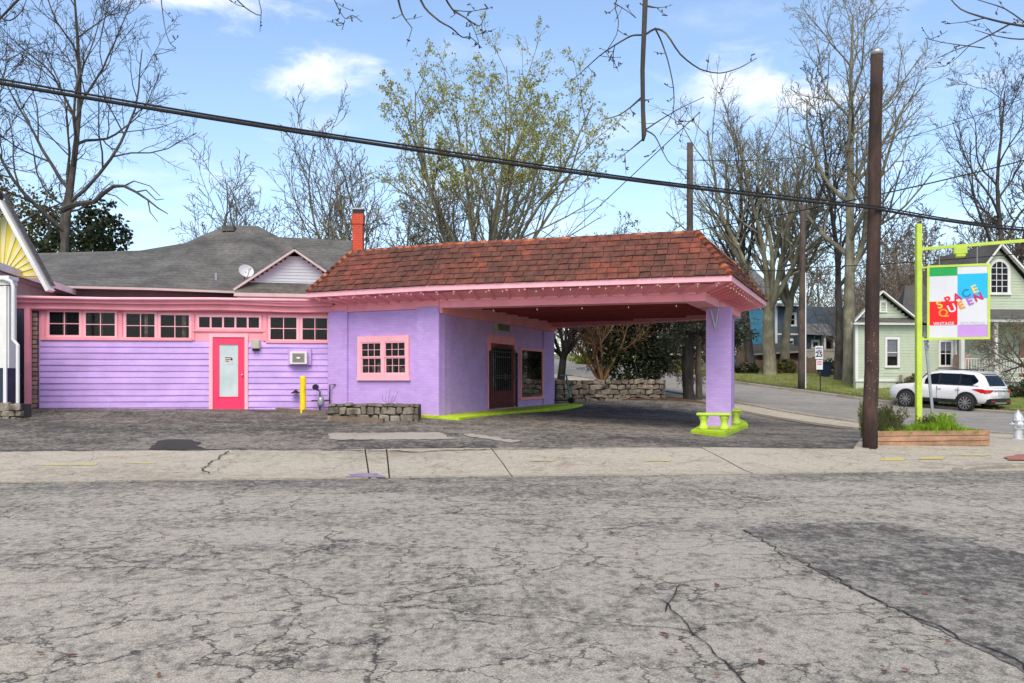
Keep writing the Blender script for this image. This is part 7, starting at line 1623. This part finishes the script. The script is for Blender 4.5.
# behind the stone wall, seen under the canopy
def zat(x, y): return Vector((x, y, Z(x, y)))
c = zat(px_x(628, 39.0), 39.0); leafy('magnolia', 'dark glossy evergreen magnolia above the stone wall', c, [((0, 0, 1.35), (1.35, 1.1, 1.0)), ((-.5, 0, 2.2), (1.0, .9, .9)), ((.6, 0, 2.5), (1.1, .9, .9)), ((1.1, .2, 1.6), (.8, .8, .8)), ((.1, 0, 3.2), (1.2, .9, .7))], 6500, .15, 'leaf_dark', 1.0, cat='tree', seed=3)
tree('crape_myrtle', 'orange barked multi stemmed bare tree behind the stone wall', px_x(601, 38.6), 38.6, bark_='bark_orange', seed=51, H=6.0, r0=.16, fork=.10, limbs=11, spread=34, up=.25, leader=False, wob=.10, nch=(0, 9, 8, 6), ratio=(.55, .5, .45, .4), limb_len=4.6, minr=.008)
tree('yard_tree', 'twisted dark bare tree beside the far shop pier', px_x(560, 38.2), 38.2, bark_='bark_black', seed=52, H=6.5, r0=.20, fork=.28, limbs=8, spread=48, up=.15, leader=False, wob=.16, nch=(0, 9, 7, 6), limb_len=3.8, minr=.009, leaf='leaf_rust', leaf_n=500, leaf_s=.08)
tree('yard_tree', 'dark thick trunked tree just left of the purple column', px_x(689, 37.6), 37.6, bark_='bark_black', seed=53, H=6.6, r0=.24, fork=.5, limbs=9, spread=72, up=.0, leader=False, wob=.15, nch=(0, 10, 8, 6), limb_len=3.0, droop=.08, minr=.010, leaf='leaf_dark', leaf_n=2600, leaf_s=.11)
tree('yard_tree', 'slim brown trunked tree beside the purple column', px_x(699, 38.4), 38.4, bark_='bark_brown', seed=54, H=7, r0=.15, fork=.4, limbs=8, spread=55, up=.1, leader=False, nch=(0, 9, 7, 5), limb_len=3.6, minr=.010)
tree('yard_tree', 'bare twiggy tree filling the canopy opening above the magnolia', px_x(655, 41), 41, bark_='bark_brown', seed=55, H=6.5, r0=.18, fork=.3, limbs=11, spread=72, up=.0, leader=False, nch=(0, 10, 8, 6), limb_len=3.6, droop=.06, minr=.010, leaf='leaf_rust', leaf_n=1300, leaf_s=.08)
for lab, px, Y, w, h, lf_, sd, ls in (('low yellow green shrub across the street left of the canopy opening', 592, 68, 1.6, .8, 'leaf_yellowgreen', 11, .18), ('low yellow green hedge across the street right of the magnolia', 672, 63, 1.7, .75, 'leaf_yellowgreen', 12, .18), ('dark shrub at the foot of the grey board fence', 745, 61, 1.0, .7, 'leaf_evergreen', 13, .16), ('brownish shrub at the fence between the tree trunks', 782, 61.5, 1.0, .8, 'leaf_olive', 14, .16), ('small round green bush on the lawn before the pale wall', 831, 60, .9, .9, 'leaf_evergreen', 15, .14), ('dark green bush at the right edge behind the SUV', 1030, 44, 1.1, .95, 'leaf_evergreen', 16, .13), ('brown twiggy shrub against the green house corner', 914, 48.5, .8, .7, 'leaf_olive', 17, .10)):
    x = px_x(px, Y); leafy('shrub', lab, zat(x, Y), [((0, 0, h * .6), (w * .7, .6, h * .6)), ((-w * .5, 0, h * .5), (w * .5, .5, h * .5)), ((w * .5, .1, h * .55), (w * .5, .5, h * .5)), ((w * .15, 0, h), (w * .4, .4, h * .4))], 1500, ls, lf_, None, 'bark_brown', 'shrub', sd)
# bare branches of a yard tree in front of the green porch
tree('yard_tree', 'drooping bare ornamental tree in front of the green house porch', px_x(1024, 46), 46, bark_='bark_brown', seed=57, H=4.2, r0=.12, fork=.35, limbs=9, spread=70, up=.05, leader=False, nch=(0, 9, 7, 5), limb_len=3.4, droop=.04, minr=.010, leaf='leaf_rust', leaf_n=160, leaf_s=.08)
# lawn blades: near part of the lawn across the street
mb = MB(); r2 = random.Random(4)
for _ in range(1500):
    s = r2.uniform(2, 30); w = 12.95 + 12 * r2.random() ** 1.6; x, y = sw(s, w); blades(mb, GZ(x, y, .09), 7, .22, .12, r2, .014)
for _ in range(260):
    s = r2.uniform(0, 30); w = r2.uniform(11.7, 12.9); x, y = sw(s, w); blades(mb, GZ(x, y, .085), 5, .2, .09, r2, .014)
tag(mb.build('grass', 'leaf_yellowgreen', kind='stuff'), 'rough green lawn grass across the side street', 'grass')
mb = MB()
for (px, py, n) in ((118, 414, 10), (60, 412, 5), (180, 414, 4), (262, 412, 6), (345, 424, 3), (20, 421, 6), (30, 413, 8)):
    for _ in range(n): q = ground_at(px + r2.gauss(0, 8), py + r2.gauss(0, .5)); blades(mb, q, 9, .1, .07, r2, .006)
tag(mb.build('weeds', 'grass_dull', kind='stuff'), 'small weeds growing in the cracks along the purple wall', 'weeds')
# ------------------------------------------------------------------ street tree behind the camera whose twigs hang into the top of the view
st_ = thing('street_tree', 'overhanging bare tree whose dark twigs and a dangling dead limb hang from above', 'tree', (2.5, -3.5, 0))
mb = MB(); mb.tube([(2.5, -3.5, -.3), (2.4, -3.4, 2.5), (2.1, -3.0, 5.2), (1.6, -1.5, 7.4), (.8, 2.0, 8.0), (.2, 6.0, 7.6), (-.2, 9.6, 6.6)], [.42, .34, .28, .20, .15, .11, .06], 12)
mb.tube([(2.1, -3.0, 5.2), (3.6, 0.5, 7.2), (4.6, 5.0, 7.0), (5.6, 8.5, 6.0)], [.2, .14, .10, .05], 8); mb.tube([(1.6, -1.5, 7.4), (-1.6, 2.0, 8.0), (-3.0, 6.0, 7.0), (-3.6, 8.6, 6.3)], [.15, .11, .08, .05], 8); mb.build('trunk', 'bark_dark', st_, smooth=True)
tw = MB(); lb = MB(); YT = 8.6; TW = []
def twig(pts, r0, Y=YT, mb_=None):
    q = [P(x, y, Y + .15 * math.sin(i * 1.7)) for i, (x, y) in enumerate(pts)]; n = len(q); out = []
    for a, b in zip(q, q[1:]):
        for k in range(3): out.append(a.lerp(b, k / 3))
    out.append(q[-1]); 
    # soften
    sm = [out[0]] + [(out[i - 1] + out[i] * 2 + out[i + 1]) / 4 for i in range(1, len(out) - 1)] + [out[-1]]
    TW.append(sm); (mb_ or tw).tube(sm, [max(.0035, r0 * (1 - .75 * i / len(sm))) for i in range(len(sm))], 5)
    return sm
lb.tube([P(648, -75, YT), P(646, -20, YT), P(644.5, 20, YT), P(642.5, 70, YT), P(643, 110, YT), P(644, 134, YT), P(643, 141, YT)], [.030, .026, .024, .022, .021, .024, .012], 8); lb.tube([(.4, 6.0, 7.5), (.9, 7.6, 6.7), P(648, -75, YT)], [.06, .045, .03], 6)
lb.build('dead_limb', 'bark_dark', st_, smooth=True)
twig([(643, 36), (655, 28), (666, 32), (680, 55), (700, 70), (720, 74), (740, 68), (757, 58)], .012)
twig([(655, 28), (661, 40), (668, 60), (674, 88), (674, 112), (660, 135)], .009); twig([(645, 6), (652, 7), (659, 8)], .012)
twig([(643, 35), (632, 35), (615, 45), (600, 55), (582, 72), (570, 82)], .010); twig([(615, 45), (613, 55), (614, 68)], .004)
twig([(622, -10), (614, 5), (619, 20), (617, 35), (606, 52)], .007); twig([(614, 3), (626, 10), (636, 18)], .006)
twig([(642, 97), (630, 108), (618, 116), (604, 119)], .010); twig([(645, 130), (660, 120), (680, 108), (704, 97)], .008)
twig([(645, 130), (655, 135), (662, 150), (670, 165), (690, 172)], .008); twig([(643, 139), (630, 150), (614, 162)], .008); twig([(662, 112), (672, 118), (690, 130)], .005)
twig([(396, -10), (402, 15), (412, 28)], .012); twig([(415, -15), (424, 8), (440, 22), (452, 28), (462, 38), (470, 36), (482, 48)], .012); twig([(440, -12), (452, 10), (466, 18), (480, 28), (485, 15)], .011); twig([(466, 18), (472, 24), (478, 40)], .006); twig([(452, 10), (470, 12), (488, 8)], .006)
twig([(330, -10), (338, 8), (345, 20), (352, 14), (362, 22)], .006); twig([(345, 20), (342, 30)], .003)
twig([(160, -12), (162, 8), (165, 30), (170, 44), (176, 48)], .006); twig([(228, -10), (245, 8), (263, 18), (258, -4)], .008)
twig([(985, 48), (960, 45), (940, 42), (925, 38)], .006)
R_ = twig([(1090, 40), (1040, 28), (1010, 24), (985, 18), (960, 10), (945, -8)], .018, 9.5); twig([(1010, 24), (990, 35), (970, 45), (950, 52), (938, 58)], .010, 9.5); twig([(1060, 34), (1020, 40), (995, 36), (975, 30)], .010, 9.5); twig([(985, 18), (965, 22), (945, 24)], .007, 9.5); twig([(1030, 26), (1005, 8), (985, 2), (965, -4)], .009, 9.5); twig([(970, 45), (955, 60), (945, 66)], .005, 9.5)
twig([(-40, -30), (-5, 15), (10, 22), (22, 12), (28, -5)], .012, 9.5); twig([(-30, 50), (5, 62), (25, 50), (45, 42)], .008, 9.5)
# thin feeder branches so that every hanging twig comes off the limbs overhead
for a, b in (((.2, 6.0, 7.6), P(622, -10, YT)), ((-.2, 9.0, 6.7), P(440, -12, YT)), ((-.2, 8.2, 6.9), P(415, -15, YT)), ((-.2, 7.5, 7.0), P(396, -10, YT)), ((-2.2, 4.2, 7.5), P(330, -10, YT)), ((-3.2, 7.0, 6.8), P(160, -12, YT)), ((-3.0, 6.0, 7.0), P(228, -10, YT)), ((5.6, 8.5, 6.0), P(1090, 40, 9.5)), ((-3.6, 8.6, 6.3), P(-40, -30, 9.5)), ((-3.6, 8.6, 6.3), P(-30, 50, 9.5))):
    a = Vector(a); tw.tube([a, a.lerp(b, .5) + Vector((.1, .1, .25)), b], [.03, .018, .010], 5)
r2 = random.Random(12)
for (x0, x1, y0, y1, n, Yd) in ((600, 690, 5, 160, 46, YT), (395, 488, 2, 40, 16, YT), (930, 1024, 5, 62, 20, 9.5), (0, 45, 2, 60, 10, 9.5)):
    pass
for pts_ in list(TW):
    for _ in range(3):
        i = r2.randrange(1, len(pts_)); p = pts_[i]; d = Vector((r2.gauss(0, 1), r2.gauss(0, .4), r2.gauss(-.2, .8))).normalized() * r2.uniform(.06, .22); tw.tube([p, p + d * .5 + Vector((0, 0, -.01)), p + d], [.0035, .003, .0022], 4)
        for _k in range(2): q = p + d * r2.uniform(.4, 1); tw.tube([q, q + Vector((r2.gauss(0, .02), 0, r2.gauss(0, .02)))], [.006, .007], 4)
tw.build('twigs', 'bark_dark', st_, smooth=True, kind='stuff')
